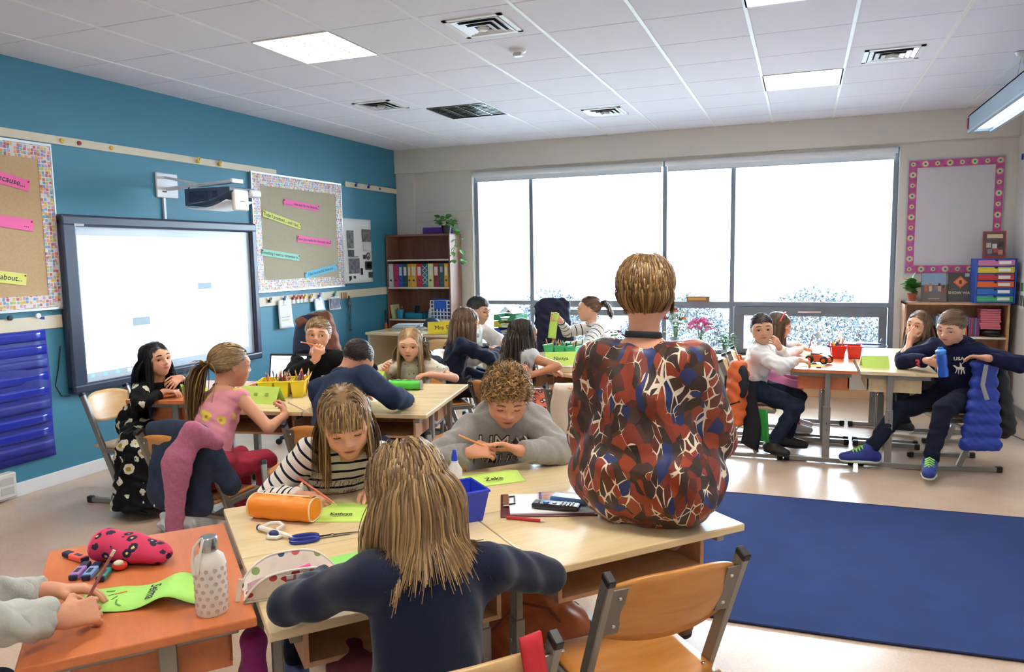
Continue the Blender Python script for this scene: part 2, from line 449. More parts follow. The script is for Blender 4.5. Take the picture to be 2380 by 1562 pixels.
# roller blinds
def blind(x0, x1, label):
    t = thing('roller_blind', label, 'blind', (0, 0, 0), 0, 'roller blinds')
    MB().tube([(x0, RY1 - .01, 2.625), (x1, RY1 - .01, 2.625)], .033, 16).obj('cassette', mat('#e4e7ea', .5), t, smooth=True)
    MB().box2((x0 + .02, RY1 + .02, 2.545), (x1 - .02, RY1 + .024, 2.60)).obj('blind_fabric', mat('#dfe5ec', .8), t)
    MB().tube([(x0 + .02, RY1 + .022, 2.542), (x1 - .02, RY1 + .022, 2.542)], .008, 8).obj('bottom_rod', mat('#cfd5da', .5), t)
blind(WX0 + .02, 3.49, 'rolled-up white roller blind over the window half beside the bookshelf')
blind(3.52, WX1 - .02, 'rolled-up white roller blind over the window half beside the pink-bordered board')

# ------------------------------------------------------------------ outside: pale ground and a rough bank of shrubs
M_LAWN = mat('#a3a8a6', .9, vary=.2, vscale=1.5, name='pale_grass')
struct('ground_outside', MB().box2((-40, RY1 + .31, -.25), (50, 60, -.15)), M_LAWN)
def leafcloud(name, n, fn, size, mats, parent, seed):
    q = random.Random(seed); mb = MB()
    for k in range(n):
        p, nn = fn(q)
        a = Vector((q.gauss(0, 1), q.gauss(0, 1), q.gauss(0, 1))).normalized(); b_ = a.cross(Vector((q.gauss(0, 1), q.gauss(0, 1), q.gauss(0, 1)))).normalized()
        s_ = size * q.uniform(.6, 1.4)
        mb.mi = q.randrange(len(mats))
        mb.add([p - a * s_, p + b_ * s_ * .5, p + a * s_, p - b_ * s_ * .5], [(0, 1, 2, 3)])
    return link(name, mb.mesh(name), parent, mats)
M_SHR = [mat('#36475c', .8, name='shrub_leaf_bluish'), mat('#4b5968', .8, name='shrub_leaf_pale'), mat('#3d4a3d', .8, name='shrub_leaf_green'), mat('#504746', .8, name='shrub_leaf_dry'), mat('#959fa9', .8, name='shrub_leaf_overexposed')]  # white leaves paint in overexposed specks, bluish ones the washed-out tint
q_ = random.Random(5)
for k, (sx, sy, rx_, ry_, rz_) in enumerate([(-2.6 + 1.96 * k_, 11.2, .96, .8, (1.24, 1.12, 1.2, 1.16, 1.25, 1.15, 1.28, 1.2)[k_]) for k_ in range(8)]):
    t = thing('hedge_shrub', 'pale washed-out shrub in the bank outside the window', 'shrub', (sx, sy, -.15), 0, 'shrubs outside the window')
    def fn(q, rx_=rx_, ry_=ry_, rz_=rz_):
        v = Vector((q.gauss(0, 1), q.gauss(0, 1), abs(q.gauss(0, 1)))).normalized() * q.uniform(.75, 1.03)
        return Vector((v.x * rx_, v.y * ry_, v.z * rz_)), v
    leafcloud('foliage', 15000, fn, .024, M_SHR, t, 50 + k)
    MB().tube([(0, 0, 0), (.03, 0, .4), (-.04, .02, .8)], [.05, .04, .02], 6).obj('stem', mat('#6b5a4d', .8), t)
# ================================================================== DESKS AND CHAIRS
DESK_Z = .72
def make_desk(top_m, label, loc, rz, group, w=.75, d=.505, tray=True, shelf_m=None):
    t = thing('student_desk', label, 'desk', loc, rz, group)
    MB().box((0, 0, DESK_Z - .0125), (w - .004, d - .004, .025)).obj('tabletop', top_m, t, bevel=.004, seg=2)
    mb = MB()
    for s in (-1, 1): mb.box((s * .305, 0, DESK_Z - .042), (.03, d - .08, .034))
    mb.box((0, .12, DESK_Z - .045), (.6, .03, .03))
    mb.obj('top_frame', M_STEEL, t, bevel=.002)
    for s in (-1, 1):
        MB().box((s * .315, .05, .54), (.026, .042, .32)).obj('upper_leg', M_STEEL, t, bevel=.003)
        lg = MB().box((s * .315, .05, .235), (.034, .052, .40)).obj('leg', M_STEEL, t, bevel=.003)
        for z in (.26, .31, .36, .42): MB().tube([(s * .333, .05, z), (s * .3355, .05, z)], .006, 8).obj('bolt', M_CHROME, lg)
        MB().box((s * .315, .0, .026), (.04, d - .09, .036)).obj('runner', M_STEEL, t, bevel=.003)
        for e in (-1, 1): MB().box((s * .315, e * (d / 2 - .028), .024), (.044, .042, .044)).obj('end_cap', M_BLACK, t, bevel=.006)
    if tray:
        sm = shelf_m or top_m
        MB().box((0, .02, .565), (.56, .36, .014)).obj('tray', sm, t, bevel=.001)
        for s in (-1, 1): MB().box((s * .273, .02, .62), (.014, .36, .10)).obj('tray_side', sm, t, bevel=.001)
        MB().box((0, .195, .62), (.56, .012, .10)).obj('tray_back', sm, t, bevel=.001)
    return t
def make_chair(label, loc, rz, ply, group, sc=1.0, seat=True, col=M_STEEL):
    t = thing('school_chair', label, 'chair', loc, rz, group)
    sh = .425 * sc; top = .80 * sc; w = .205 * sc
    def post(z): return -.245 * sc + (top - z) / (top - .04) * .30 * sc     # y of the slanted post at height z
    for s in (-1, 1):
        MB().bar((s * w, post(top), top), (s * w, post(.04), .04), .022, .038, (0, 1, 0)).obj('post', col, t, bevel=.003)
        MB().bar((s * w, post(top) - .003, top + .004), (s * w, post(top - .016), top - .016), .024, .04, (0, 1, 0)).obj('post_cap', M_BLACK, t, bevel=.003)
        MB().box((s * w, .0, .022), (.03, .46 * sc, .03)).obj('runner', col, t, bevel=.003)
        for e in (-1, 1): MB().box((s * w, e * .235 * sc, .022), (.036, .045, .042)).obj('end_cap', M_BLACK, t, bevel=.006)
        MB().box2((s * w - .011, post(sh), sh - .045), (s * w + .011, .19 * sc, sh - .015)).obj('seat_rail', col, t, bevel=.003)
        br = MB().bar((s * (w - .030), post(.62 * sc) - .017, .62 * sc), (s * (w - .030), post(.765 * sc) - .017, .765 * sc), .046, .004, (0, 1, 0)).obj('bracket', mat('#77736c', .4, .6), t)
        for dz in (-.045, .045): MB().ell((s * (w - .034), post((.692 + dz) * sc) - .020, (.692 + dz) * sc), (.006, .005, .006), 8, 6).obj('screw', M_CHROME, br, smooth=True)
    MB().box((0, post(.3 * sc), .3 * sc), (2 * w, .03, .02)).obj('crossbar', col, t, bevel=.002)
    # plywood shells
    def seatf(u, v):
        x = (u - .5) * .40 * sc; y = -.19 * sc + v * .39 * sc
        dip = -.018 * math.exp(-((u - .5) / .3) ** 2 - ((v - .4) / .3) ** 2)
        dip -= .03 * max(0, (v - .82) / .18) ** 2
        return (x * (1 - .06 * max(0, (.12 - v) / .12)), y, sh + dip)
    st = MB().grid(seatf, 14, 14).obj('seat', ply, t, smooth='all', solid=.012)
    for s in (-1, 1):
        for y in (-.12, .1): MB().ell((s * .172 * sc, y * sc, sh + .001), (.007, .007, .004), 8, 6).obj('screw', M_CHROME, st, smooth=True)
    def backf(u, v):
        a = (u - .5) * 2; z0, z1 = .58 * sc, .795 * sc
        zt = z1 - .035 * abs(a) ** 3; zb = z0 + .03 * abs(a) ** 2.5
        z = zb + (zt - zb) * v
        return (a * .192 * sc, post(z) + .016 - .035 * (1 - a * a) - .012 * math.sin(PI * v), z)
    MB().grid(backf, 16, 8).obj('backrest', ply, t, smooth='all', solid=-.011)
    return t

# foreground island of four pale desks, its cherry neighbour
A1 = R(48); e1 = Vector((math.cos(A1), math.sin(A1), 0)); e2 = Vector((math.sin(A1), -math.cos(A1), 0)); FL = Vector((3.115, 2.03, 0))
def fp(a, b, z=0): v = FL + e1 * a + e2 * b; return Vector((v.x, v.y, z))
make_desk(M_PALE, 'pale maple desk under the orange pencil case and scissors', fp(.375, .2525), A1 + PI, 'desks of the front island', shelf_m=M_BEECHS)
make_desk(M_PALE, 'pale maple desk under the flag-print pencil case', fp(.375, .7575), A1, 'desks of the front island', shelf_m=M_BEECHS)
make_desk(M_PALE, 'pale maple desk in front of the boy in the grey hoodie', fp(1.125, .2525), A1 + PI, 'desks of the front island', shelf_m=M_BEECHS)
make_desk(M_PALE, 'pale maple desk the teacher sits on', fp(1.125, .7575), A1, 'desks of the front island', shelf_m=M_BEECHS)
oc = Vector((3.332, 1.478, 0))
make_desk(M_ORANGE, 'cherry orange desk with the white dotted bottle and highlighters', oc, R(-42), 'cherry desks', w=.76, d=.51)
# middle island
A2 = R(11.0); m1 = Vector((math.cos(A2), math.sin(A2), 0)); m2 = Vector((-math.sin(A2), math.cos(A2), 0)); ML = Vector((1.60, 3.375, 0))
def mp_(a, b, z=0): v = ML + m1 * a + m2 * b; return Vector((v.x, v.y, z))
make_desk(M_PALE, 'pale maple desk in front of the girl with the ponytail and banana top', mp_(.375, .255), A2, 'desks of the middle island', shelf_m=M_BEECHS)
make_desk(M_PALE, 'pale maple desk in front of the boy in the blue blazer', mp_(1.125, .255), A2, 'desks of the middle island', shelf_m=M_BEECHS)
make_desk(M_PALE, 'pale maple desk in front of the boy with the orange pencil', mp_(.375, .765), A2 + PI, 'desks of the middle island', shelf_m=M_BEECHS)
make_desk(M_PALE, 'pale maple desk with the green fabric pencil case', mp_(1.125, .765), A2 + PI, 'desks of the middle island', shelf_m=M_BEECHS)
make_desk(M_ORANGE, 'cherry orange desk in front of the girl in the daisy dress', Vector((1.16, 3.93, 0)), R(12 - 90), 'cherry desks', w=.77, d=.52)
# back island
A3 = R(-30); b1 = Vector((math.cos(A3), math.sin(A3), 0)); b2 = Vector((-math.sin(A3), math.cos(A3), 0)); BL = Vector((2.45, 5.80, 0))
def bp_(a, b, z=0): v = BL + b1 * a + b2 * b; return Vector((v.x, v.y, z))
make_desk(M_PALE, 'pale maple desk in front of the girl in the navy cardigan', bp_(.375, .255), A3, 'desks of the back island', shelf_m=M_BEECHS)
make_desk(M_PALE, 'pale maple desk with the name card Nastya', bp_(1.125, .255), A3, 'desks of the back island', shelf_m=M_BEECHS)
make_desk(M_PALE, 'pale maple desk beyond the navy cardigan girl, near the paper trays', bp_(.375, .765), A3 + PI, 'desks of the back island', shelf_m=M_BEECHS)
make_desk(M_PALE, 'pale maple desk under the green pencil bin', bp_(1.125, .765), A3 + PI, 'desks of the back island', shelf_m=M_BEECHS)
# right island: two rows, pupils left and right
make_desk(M_ORANGE, 'cherry topped desk in front of the boy in the white shirt', Vector((5.165, 6.33, 0)), R(-90), 'desks of the window island', w=.74)
make_desk(M_PALE, 'pale maple desk in front of the boy in the navy hoodie', Vector((5.685, 6.33, 0)), R(90), 'desks of the window island', w=.74)
make_desk(M_ORANGE, 'cherry topped desk in front of the girl with the red hairband', Vector((5.165, 7.08, 0)), R(-90), 'desks of the window island', w=.74)
make_desk(M_PALE, 'pale maple desk the girl leans her chin over', Vector((5.685, 7.08, 0)), R(90), 'desks of the window island', w=.74)

# chairs: rz turns +y (the way the sitter looks) to the wanted heading
def chair_at(label, x, y, heading, ply=M_PLY, sc=1.0, grp='school chairs', col=M_STEEL): return make_chair(label, (x, y, 0), R(heading - 90), ply, grp, sc, col=col)
# ================================================================== SOFT BODIES: distance fields meshed with surface nets
V3 = lambda *a: np.array(a if len(a) == 3 else a[0], float)
def unit(v):
    v = np.asarray(v, float); return v / (np.linalg.norm(v) + 1e-12)
class SDF:
    def __init__(s): s.p = []
    def cone(s, a, b, ra, rb, k=.02, flat=None, fx=1.0, end=None, op='u', tagv=0.0):
        """tapered limb; flat = axis squeezed by factor fx; end='b' cuts the b end square"""
        s.p.append(('c', V3(a), V3(b), ra, rb, k, None if flat is None else unit(flat), fx, end, op, tagv)); return s
    def ell(s, c, r, M=None, k=.02, op='u'):
        s.p.append(('e', V3(c), V3(r), np.eye(3) if M is None else np.asarray(M, float), k, op)); return s
    def plane(s, o, n, k=.003):
        s.p.append(('p', V3(o), unit(n), k)); return s
    def bounds(s):
        lo = np.full(3, 1e9); hi = -lo
        for q in s.p:
            if q[0] == 'c' and q[9] == 'u':
                m = max(q[3], q[4]) * 1.05; lo = np.minimum(lo, np.minimum(q[1], q[2]) - m); hi = np.maximum(hi, np.maximum(q[1], q[2]) + m)
            elif q[0] == 'e' and q[5] == 'u':
                m = np.abs(q[3]) @ q[2]; lo = np.minimum(lo, q[1] - m); hi = np.maximum(hi, q[1] + m)
        return lo, hi
    def mesh(s, vx):
        lo, hi = s.bounds(); lo = lo - 3.2 * vx - .006; hi = hi + 3.2 * vx + .006
        n = np.ceil((hi - lo) / vx).astype(int) + 1
        F = np.full(n, .05, np.float32)
        ax = [lo[i] + np.arange(n[i]) * vx for i in range(3)]
        for q in s.p:
            if q[0] == 'p':
                d = ((ax[0] - q[1][0]) * q[2][0])[:, None, None] + ((ax[1] - q[1][1]) * q[2][1])[None, :, None] + ((ax[2] - q[1][2]) * q[2][2])[None, None, :]
                F = np.maximum(F, d.astype(np.float32)); continue
            k = q[5] if q[0] == 'c' else q[4]
            mg = .05 + k
            if q[0] == 'c': m = max(q[3], q[4]) + mg; a = np.minimum(q[1], q[2]) - m; b = np.maximum(q[1], q[2]) + m
            else: m = np.abs(q[3]) @ q[2] + mg; a = q[1] - m; b = q[1] + m
            i0 = np.clip(np.floor((a - lo) / vx).astype(int), 0, n - 1); i1 = np.clip(np.ceil((b - lo) / vx).astype(int) + 1, 1, n)
            if np.any(i1 <= i0): continue
            X = ax[0][i0[0]:i1[0]][:, None, None]; Y = ax[1][i0[1]:i1[1]][None, :, None]; Z = ax[2][i0[2]:i1[2]][None, None, :]
            sub = F[i0[0]:i1[0], i0[1]:i1[1], i0[2]:i1[2]]
            if q[0] == 'c':
                A, B, ra, rb, k, fl, fx, end, op, _ = q[1:]
                ab = B - A; L2 = max(ab @ ab, 1e-9)
                px, py, pz = X - A[0], Y - A[1], Z - A[2]
                t = np.clip((px * ab[0] + py * ab[1] + pz * ab[2]) / L2, 0, 1)
                dx, dy, dz = px - t * ab[0], py - t * ab[1], pz - t * ab[2]
                d2 = dx * dx + dy * dy + dz * dz
                if fl is not None:
                    c_ = dx * fl[0] + dy * fl[1] + dz * fl[2]; d2 = d2 + c_ * c_ * (1 / fx ** 2 - 1)
                d = np.sqrt(np.maximum(d2, 0)) - (ra + (rb - ra) * t)
                if fl is not None: d = d * min(1, (fx + 1) / 2)
                if end == 'b':
                    u = ab / math.sqrt(L2); d = np.maximum(d, (X - B[0]) * u[0] + (Y - B[1]) * u[1] + (Z - B[2]) * u[2])
            else:
                c, r, M, k, op = q[1:]
                px, py, pz = X - c[0], Y - c[1], Z - c[2]
                l0 = (px * M[0, 0] + py * M[1, 0] + pz * M[2, 0]) / r[0]; l1 = (px * M[0, 1] + py * M[1, 1] + pz * M[2, 1]) / r[1]; l2 = (px * M[0, 2] + py * M[1, 2] + pz * M[2, 2]) / r[2]
                k0 = np.sqrt(l0 * l0 + l1 * l1 + l2 * l2); k1 = np.sqrt((l0 / r[0]) ** 2 + (l1 / r[1]) ** 2 + (l2 / r[2]) ** 2)
                d = k0 * (k0 - 1) / np.maximum(k1, 1e-6)
            if op == 'u':
                h = np.maximum(k - np.abs(sub - d), 0) / max(k, 1e-6); sub[...] = np.minimum(sub, d) - h * h * k * .25
            else:
                d = -d; h = np.maximum(k - np.abs(sub - d), 0) / max(k, 1e-6); sub[...] = np.maximum(sub, d) + h * h * k * .25
        return surfnets(F, lo, vx)
def surfnets(F, lo, vx):
    Sg = F < 0
    c = [Sg[i:F.shape[0] - 1 + i, j:F.shape[1] - 1 + j, k:F.shape[2] - 1 + k] for i in (0, 1) for j in (0, 1) for k in (0, 1)]
    an = c[0].copy(); al = c[0].copy()
    for x in c[1:]: an |= x; al &= x
    I = np.argwhere(an & ~al)
    acc = np.zeros((len(I), 3)); cnt = np.zeros(len(I))
    cor = [(i, j, k) for i in (0, 1) for j in (0, 1) for k in (0, 1)]
    val = [F[I[:, 0] + a, I[:, 1] + b, I[:, 2] + e] for a, b, e in cor]
    for u in range(8):
        for w in range(u + 1, 8):
            if sum(abs(x - y) for x, y in zip(cor[u], cor[w])) != 1: continue
            fu, fw = val[u], val[w]; m = (fu < 0) != (fw < 0)
            t = np.where(m, fu / np.where(m, fu - fw, 1), 0)
            p = np.array(cor[u])[None] + t[:, None] * (np.array(cor[w]) - np.array(cor[u]))[None]
            acc[m] += p[m]; cnt[m] += 1
    V = (I + acc / cnt[:, None]) * vx + lo
    vid = np.full(an.shape, -1, np.int32); vid[I[:, 0], I[:, 1], I[:, 2]] = np.arange(len(I))
    Q = []
    for axn in range(3):
        sl0 = [slice(1, -1)] * 3; sl1 = [slice(1, -1)] * 3
        sl0[axn] = slice(0, F.shape[axn] - 1); sl1[axn] = slice(1, F.shape[axn])
        a, b = Sg[tuple(sl0)], Sg[tuple(sl1)]
        E = np.argwhere(a != b)
        if not len(E): continue
        sg = a[E[:, 0], E[:, 1], E[:, 2]]
        o = [1, 1, 1]; o[axn] = 0; E = E + np.array(o)
        u, w = [(1, 2), (2, 0), (0, 1)][axn]
        def cell(du, dw):
            e = E.copy(); e[:, u] += du; e[:, w] += dw
            return vid[e[:, 0], e[:, 1], e[:, 2]]
        q = np.stack([cell(-1, -1), cell(0, -1), cell(0, 0), cell(-1, 0)], 1)
        q[~sg] = q[~sg][:, ::-1]
        Q.append(q)
    Q = np.concatenate(Q)
    return V, Q
def vnormals(V, Q):
    n = np.cross(V[Q[:, 2]] - V[Q[:, 0]], V[Q[:, 3]] - V[Q[:, 1]]); N = np.zeros_like(V)
    for k in range(4): np.add.at(N, Q[:, k], n)
    return N / (np.linalg.norm(N, axis=1, keepdims=True) + 1e-12)
def relax(V, Q, it=1, w=.5):
    for _ in range(it):
        A = np.zeros_like(V); C = np.zeros(len(V))
        for k in range(4):
            j = (k + 1) % 4
            np.add.at(A, Q[:, k], V[Q[:, j]]); np.add.at(A, Q[:, j], V[Q[:, k]]); np.add.at(C, Q[:, k], 1); np.add.at(C, Q[:, j], 1)
        V = V * (1 - w) + w * A / C[:, None]
    return V
def wrinkle(V, amp, wl, seed, stretch=None):
    r = np.random.RandomState(seed); d = np.zeros(len(V))
    for k in range(5):
        u = unit(r.randn(3) * (np.array(stretch) if stretch is not None else 1)); f = 2 * PI / (wl * r.uniform(.6, 1.5)); w = unit(r.randn(3)) * f * .4
        d += np.sin(V @ u * f + 1.3 * np.sin(V @ w + r.rand() * 6) + r.rand() * 6)
    return amp * d / 2.2
def npmesh(name, V, Q, parent, mats, col=None, extra=None, smooth=True, mi=None):
    me = bpy.data.meshes.new(name)
    Q = np.asarray(Q); n, kk = Q.shape
    me.vertices.add(len(V)); me.vertices.foreach_set('co', np.asarray(V, np.float32).ravel())
    me.loops.add(n * kk); me.loops.foreach_set('vertex_index', Q.astype(np.int32).ravel())
    me.polygons.add(n); me.polygons.foreach_set('loop_start', np.arange(n, dtype=np.int32) * kk)
    me.polygons.foreach_set('use_smooth', np.full(n, smooth))
    if mi is not None: me.polygons.foreach_set('material_index', np.asarray(mi, np.int32))
    if col is not None:
        a = me.color_attributes.new('col', 'FLOAT_COLOR', 'POINT'); c4 = np.ones((len(V), 4), np.float32); c4[:, :3] = col; a.data.foreach_set('color', c4.ravel())
    if extra:
        for k, x in extra.items():
            a = me.attributes.new(k, 'FLOAT', 'POINT'); a.data.foreach_set('value', np.asarray(x, np.float32))
    me.update(calc_edges=True)
    return link(name, me, parent, mats)
def sdf_obj(name, sdf, vx, parent, mats, amp=0.0, wl=.09, seed=1, rel=1, col=None, stretch=None, along=False):
    V, Q = sdf.mesh(vx)
    V = relax(V, Q, rel)
    if amp: V = V + vnormals(V, Q) * wrinkle(V, amp, wl, seed, stretch)[:, None]
    ex = None
    if along:
        best = np.full(len(V), 1e9); al = np.zeros(len(V)); ar = np.zeros(len(V))
        for q in sdf.p:
            if q[0] != 'c' or q[10] is None: continue
            A, B, ra, rb = q[1:5]; ab = B - A; L = np.linalg.norm(ab)
            tu = (V - A) @ ab / L ** 2; t = np.clip(tu, 0, 1); d = np.linalg.norm(V - A - t[:, None] * ab, axis=1) - (ra + (rb - ra) * t)
            m = d < best; best[m] = d[m]
            al[m] = (q[10][0] + tu * L)[m] if q[10][1] == 'limb' else V[m, 2]
        ex = {'along': al}
    # origin of the part at its centre-bottom is not needed: parts live in the frame of their thing
    return npmesh(name, V, Q, parent, mats, None if col is None else col(V), ex)

M_SKIN = vcolmat('skin', rough=.5, spec=.35)
M_HAIR = vcolmat('hair', rough=.42, spec=.45)
M_EYEW = mat('#e9e6e2', .2, name='eye_white')
def ik(a, t, l1, l2, hint):
    a, t = V3(a), V3(t); d = t - a; L = np.linalg.norm(d)
    mxl = (l1 + l2) * .995
    if L > mxl: t = a + d / L * mxl; d = t - a; L = mxl
    u = d / (L + 1e-9); x = (l1 * l1 - l2 * l2 + L * L) / (2 * L + 1e-9); x = min(max(x, -l1), l1)
    h = V3(hint) - u * (V3(hint) @ u); h = unit(h)
    return a + u * x + h * math.sqrt(max(l1 * l1 - x * x, 0)), t

HAIRT = {  # shades of one head of hair, dark to light
    'blonde': ['#8f6d44', '#a98759', '#c0a070', '#d3b98a'], 'dirtyblonde': ['#6a4e30', '#82633f', '#98784e', '#b3925f'], 'brown': ['#2d1d13', '#46301f', '#5e432d', '#7a5a3d'],
    'black': ['#07070a', '#0d0d12', '#15141a', '#221f24'], 'darkbrown': ['#170f0b', '#241812', '#33231a', '#4a3527'], 'lightbrown': ['#4e3725', '#614631', '#755640', '#8f6d4e'],
    'curly': ['#5a3d20', '#7f5a30', '#a67c45', '#c9a163'], 'teacher': ['#553a20', '#6f4f2c', '#8f6b3d', '#b59258']}

class Head:
    def __init__(s, c, hh, yaw, pitch=0, roll=0):
        s.c = V3(c); s.hh = hh
        f = V3(math.cos(R(yaw)), math.sin(R(yaw)), 0); u = V3(0, 0, 1); r = np.cross(f, u)
        cp, sp = math.cos(R(pitch)), math.sin(R(pitch)); f2 = f * cp + u * sp; u2 = u * cp - f * sp
        cr, sr = math.cos(R(roll)), math.sin(R(roll)); r3 = r * cr + u2 * sr; u3 = u2 * cr - r * sr
        s.M = np.stack([r3, f2, u3], 1)       # columns: right, forward, up
    def w(s, x, y, z): return s.c + s.M @ (np.array([x, y, z], float) * s.hh)
    def loc(s, V): return ((V - s.c) @ s.M) / s.hh

def head_sdf(S_, h, neck, nr, child=True, slim=1.0):
    k = h.hh; M = h.M
    def E(x, y, z, a, b, c, kk=.03, op='u', m=None): S_.ell(h.w(x, y, z), V3(a, b, c) * k, M if m is None else m, kk * k / .21, op)
    E(0, -.07, .13, .355, .43, .37); E(0, .09, -.10, .285 * slim, .30, .36, .05); 
    S_.cone(h.w(0, .10, -.22), h.w(0, .235, -.385), .20 * k, .105 * k, .04)
    E(0, .27, -.425, .095, .085, .075, .03)
    for sx in (-1, 1):
        E(sx * .165, .225, -.15, .13, .13, .15, .04)
        E(sx * .152, .43, .0, .095, .105, .06, .02, 's')
        E(sx * .36, -.02, -.03, .035, .075, .125, .006)
        E(sx * .395, .0, -.02, .02, .045, .08, .004, 's')
        E(sx * .052, .42, -.14, .042, .045, .032, .008)
    S_.cone(h.w(0, .372, .06), h.w(0, .475, -.115), .028 * k, .046 * k, .012)
    E(0, .36, -.265, .115, .06, .055, .03); E(0, .403, -.245, .10, .035, .022, .006); E(0, .396, -.292, .08, .035, .026, .006)
    E(0, .33, .10, .22, .06, .05, .04)
    S_.cone(h.w(0, -.10, -.2), neck, nr, nr * 1.06, .03)

def eyes(h, parent, iris, hairc, gaze=(0, 0), lid=.35, skin='#d9a98a'):
    """gaze = (right, up) turn in degrees; lid 0 open .. 1 shut"""
    bv = BVHTree.FromPolygons([v.co for v in parent.data.vertices], [p.vertices[:] for p in parent.data.polygons])
    def snap(mb, lift=.0012):
        fw = Vector(h.M[:, 1]); cen = [Vector(v) for v in mb.v]
        for i in range(0, len(cen), 1): pass
        n_ = {len(mb.v)}; sec = 6 if len(mb.v) == 54 else 5
        for j in range(len(cen) // sec):
            c0 = sum((cen[j * sec + q] for q in range(sec)), Vector()) / sec
            hit = bv.ray_cast(c0 + fw * .06, -fw, .12)
            if hit[0] is not None:
                dlt = hit[0] + fw * lift - c0
                for q in range(sec): mb.v[j * sec + q] = tuple(cen[j * sec + q] + dlt)
    mi = mat(iris, .2, name='iris'); mp = mat('#0a0a0a', .15, name='pupil'); ms = mat(skin, .5, name='eyelid_skin')
    for sx in (-1, 1):
        c = h.w(sx * .152, .308, .0); r = .074 * h.hh
        n, m_ = 16, 14; V = []; Q = []; mi_ = []
        g = unit(h.M @ V3(math.sin(R(gaze[0])), math.cos(R(gaze[0])) * math.cos(R(gaze[1])), math.sin(R(gaze[1]))))
        u = unit(np.cross(g, h.M[:, 2])); w_ = np.cross(u, g)
        for i in range(m_ + 1):
            a = PI * i / m_
            for j in range(n): b_ = 2 * PI * j / n; V.append(c + r * (g * math.cos(a) + (u * math.cos(b_) + w_ * math.sin(b_)) * math.sin(a)))
        for i in range(m_):
            for j in range(n):
                j2 = (j + 1) % n; Q.append((i * n + j, (i + 1) * n + j, (i + 1) * n + j2, i * n + j2)); mi_.append(2 if i < 1 else 1 if i < 3 else 0)
        npmesh('eye', np.array(V), Q, parent, [M_EYEW, mi, mp], mi=mi_)
        # upper lid: part of a slightly larger ball
        V = []; Q = []; n = 14; m_ = 8
        a0, a1 = R(100), R(100) - R(40 + 75 * lid) 
        for i in range(m_ + 1):
            el = R(95) - (R(95) - R(48 - 78 * lid)) * i / m_
            for j in range(n + 1):
                az = R(-88 + 176 * j / n); V.append(c + h.M @ V3(math.cos(el) * math.sin(az), math.cos(el) * math.cos(az), math.sin(el)) * r * 1.12)
        for i in range(m_):
            for j in range(n): Q.append((i * (n + 1) + j, i * (n + 1) + j + 1, (i + 1) * (n + 1) + j + 1, (i + 1) * (n + 1) + j))
        npmesh('eyelid', np.array(V), Q, parent, ms)
        # lash line and brow
        mb = MB()
        el = R(48 - 78 * lid); pts = []
        for j in range(9):
            az = R(-62 + 124 * j / 8); pts.append(c + h.M @ V3(math.cos(el) * math.sin(az), math.cos(el) * math.cos(az), math.sin(el)) * r * 1.15)
        mb.tube(pts, [.0012 * h.hh / .21 * (.5 + .8 * math.sin(PI * j / 8)) for j in range(9)], 5)
        mb.obj('lashes', mat('#2a1c14', .6), parent)
        mb = MB(); pts = [h.w(sx * (.075 + .165 * t), .408 - .11 * t * t, .098 + .045 * math.sin(PI * (.25 + .6 * t))) for t in [j / 8 for j in range(9)]]
        mb.tube(pts, [.0030 * h.hh / .21 * (.45 + .7 * math.sin(PI * (.12 + .8 * j / 8))) for j in range(9)], 6, sq=.6)
        snap(mb); mb.obj('eyebrow', mat(hairc, .7), parent, smooth=True)
    mb = MB(); pts = [h.w(.092 * (t * 2 - 1), .428 - .035 * abs(t * 2 - 1) ** 2, -.268 + .012 * abs(t * 2 - 1) ** 2) for t in [j / 8 for j in range(9)]]
    mb.tube(pts, [.0016 * h.hh / .21 * (.3 + math.sin(PI * j / 8)) for j in range(9)], 5)
    snap(mb, .0006); mb.obj('mouth_line', mat('#7c3d38', .6), parent)

def face_col(h, V, skin):
    base = np.array(lin(skin)[:3]); C = np.tile(base, (len(V), 1)); L = h.loc(V)
    def blob(x, y, z, a, b, c): return np.exp(-(((np.abs(L[:, 0]) - x) / a) ** 2 + ((L[:, 1] - y) / b) ** 2 + ((L[:, 2] - z) / c) ** 2))
    lip = np.clip(blob(0, .41, -.268, .085, .08, .036) * 1.5, 0, 1)[:, None]
    C = C * (1 - lip) + np.array(lin('#b9655c')[:3]) * lip
    bl = (blob(.19, .33, -.13, .1, .15, .08) * .35 + blob(0, .46, -.12, .05, .08, .05) * .25 + blob(.38, 0, -.03, .06, .1, .12) * .35)[:, None]
    return C * (1 - bl) + C * np.array([1.05, .72, .68]) * bl

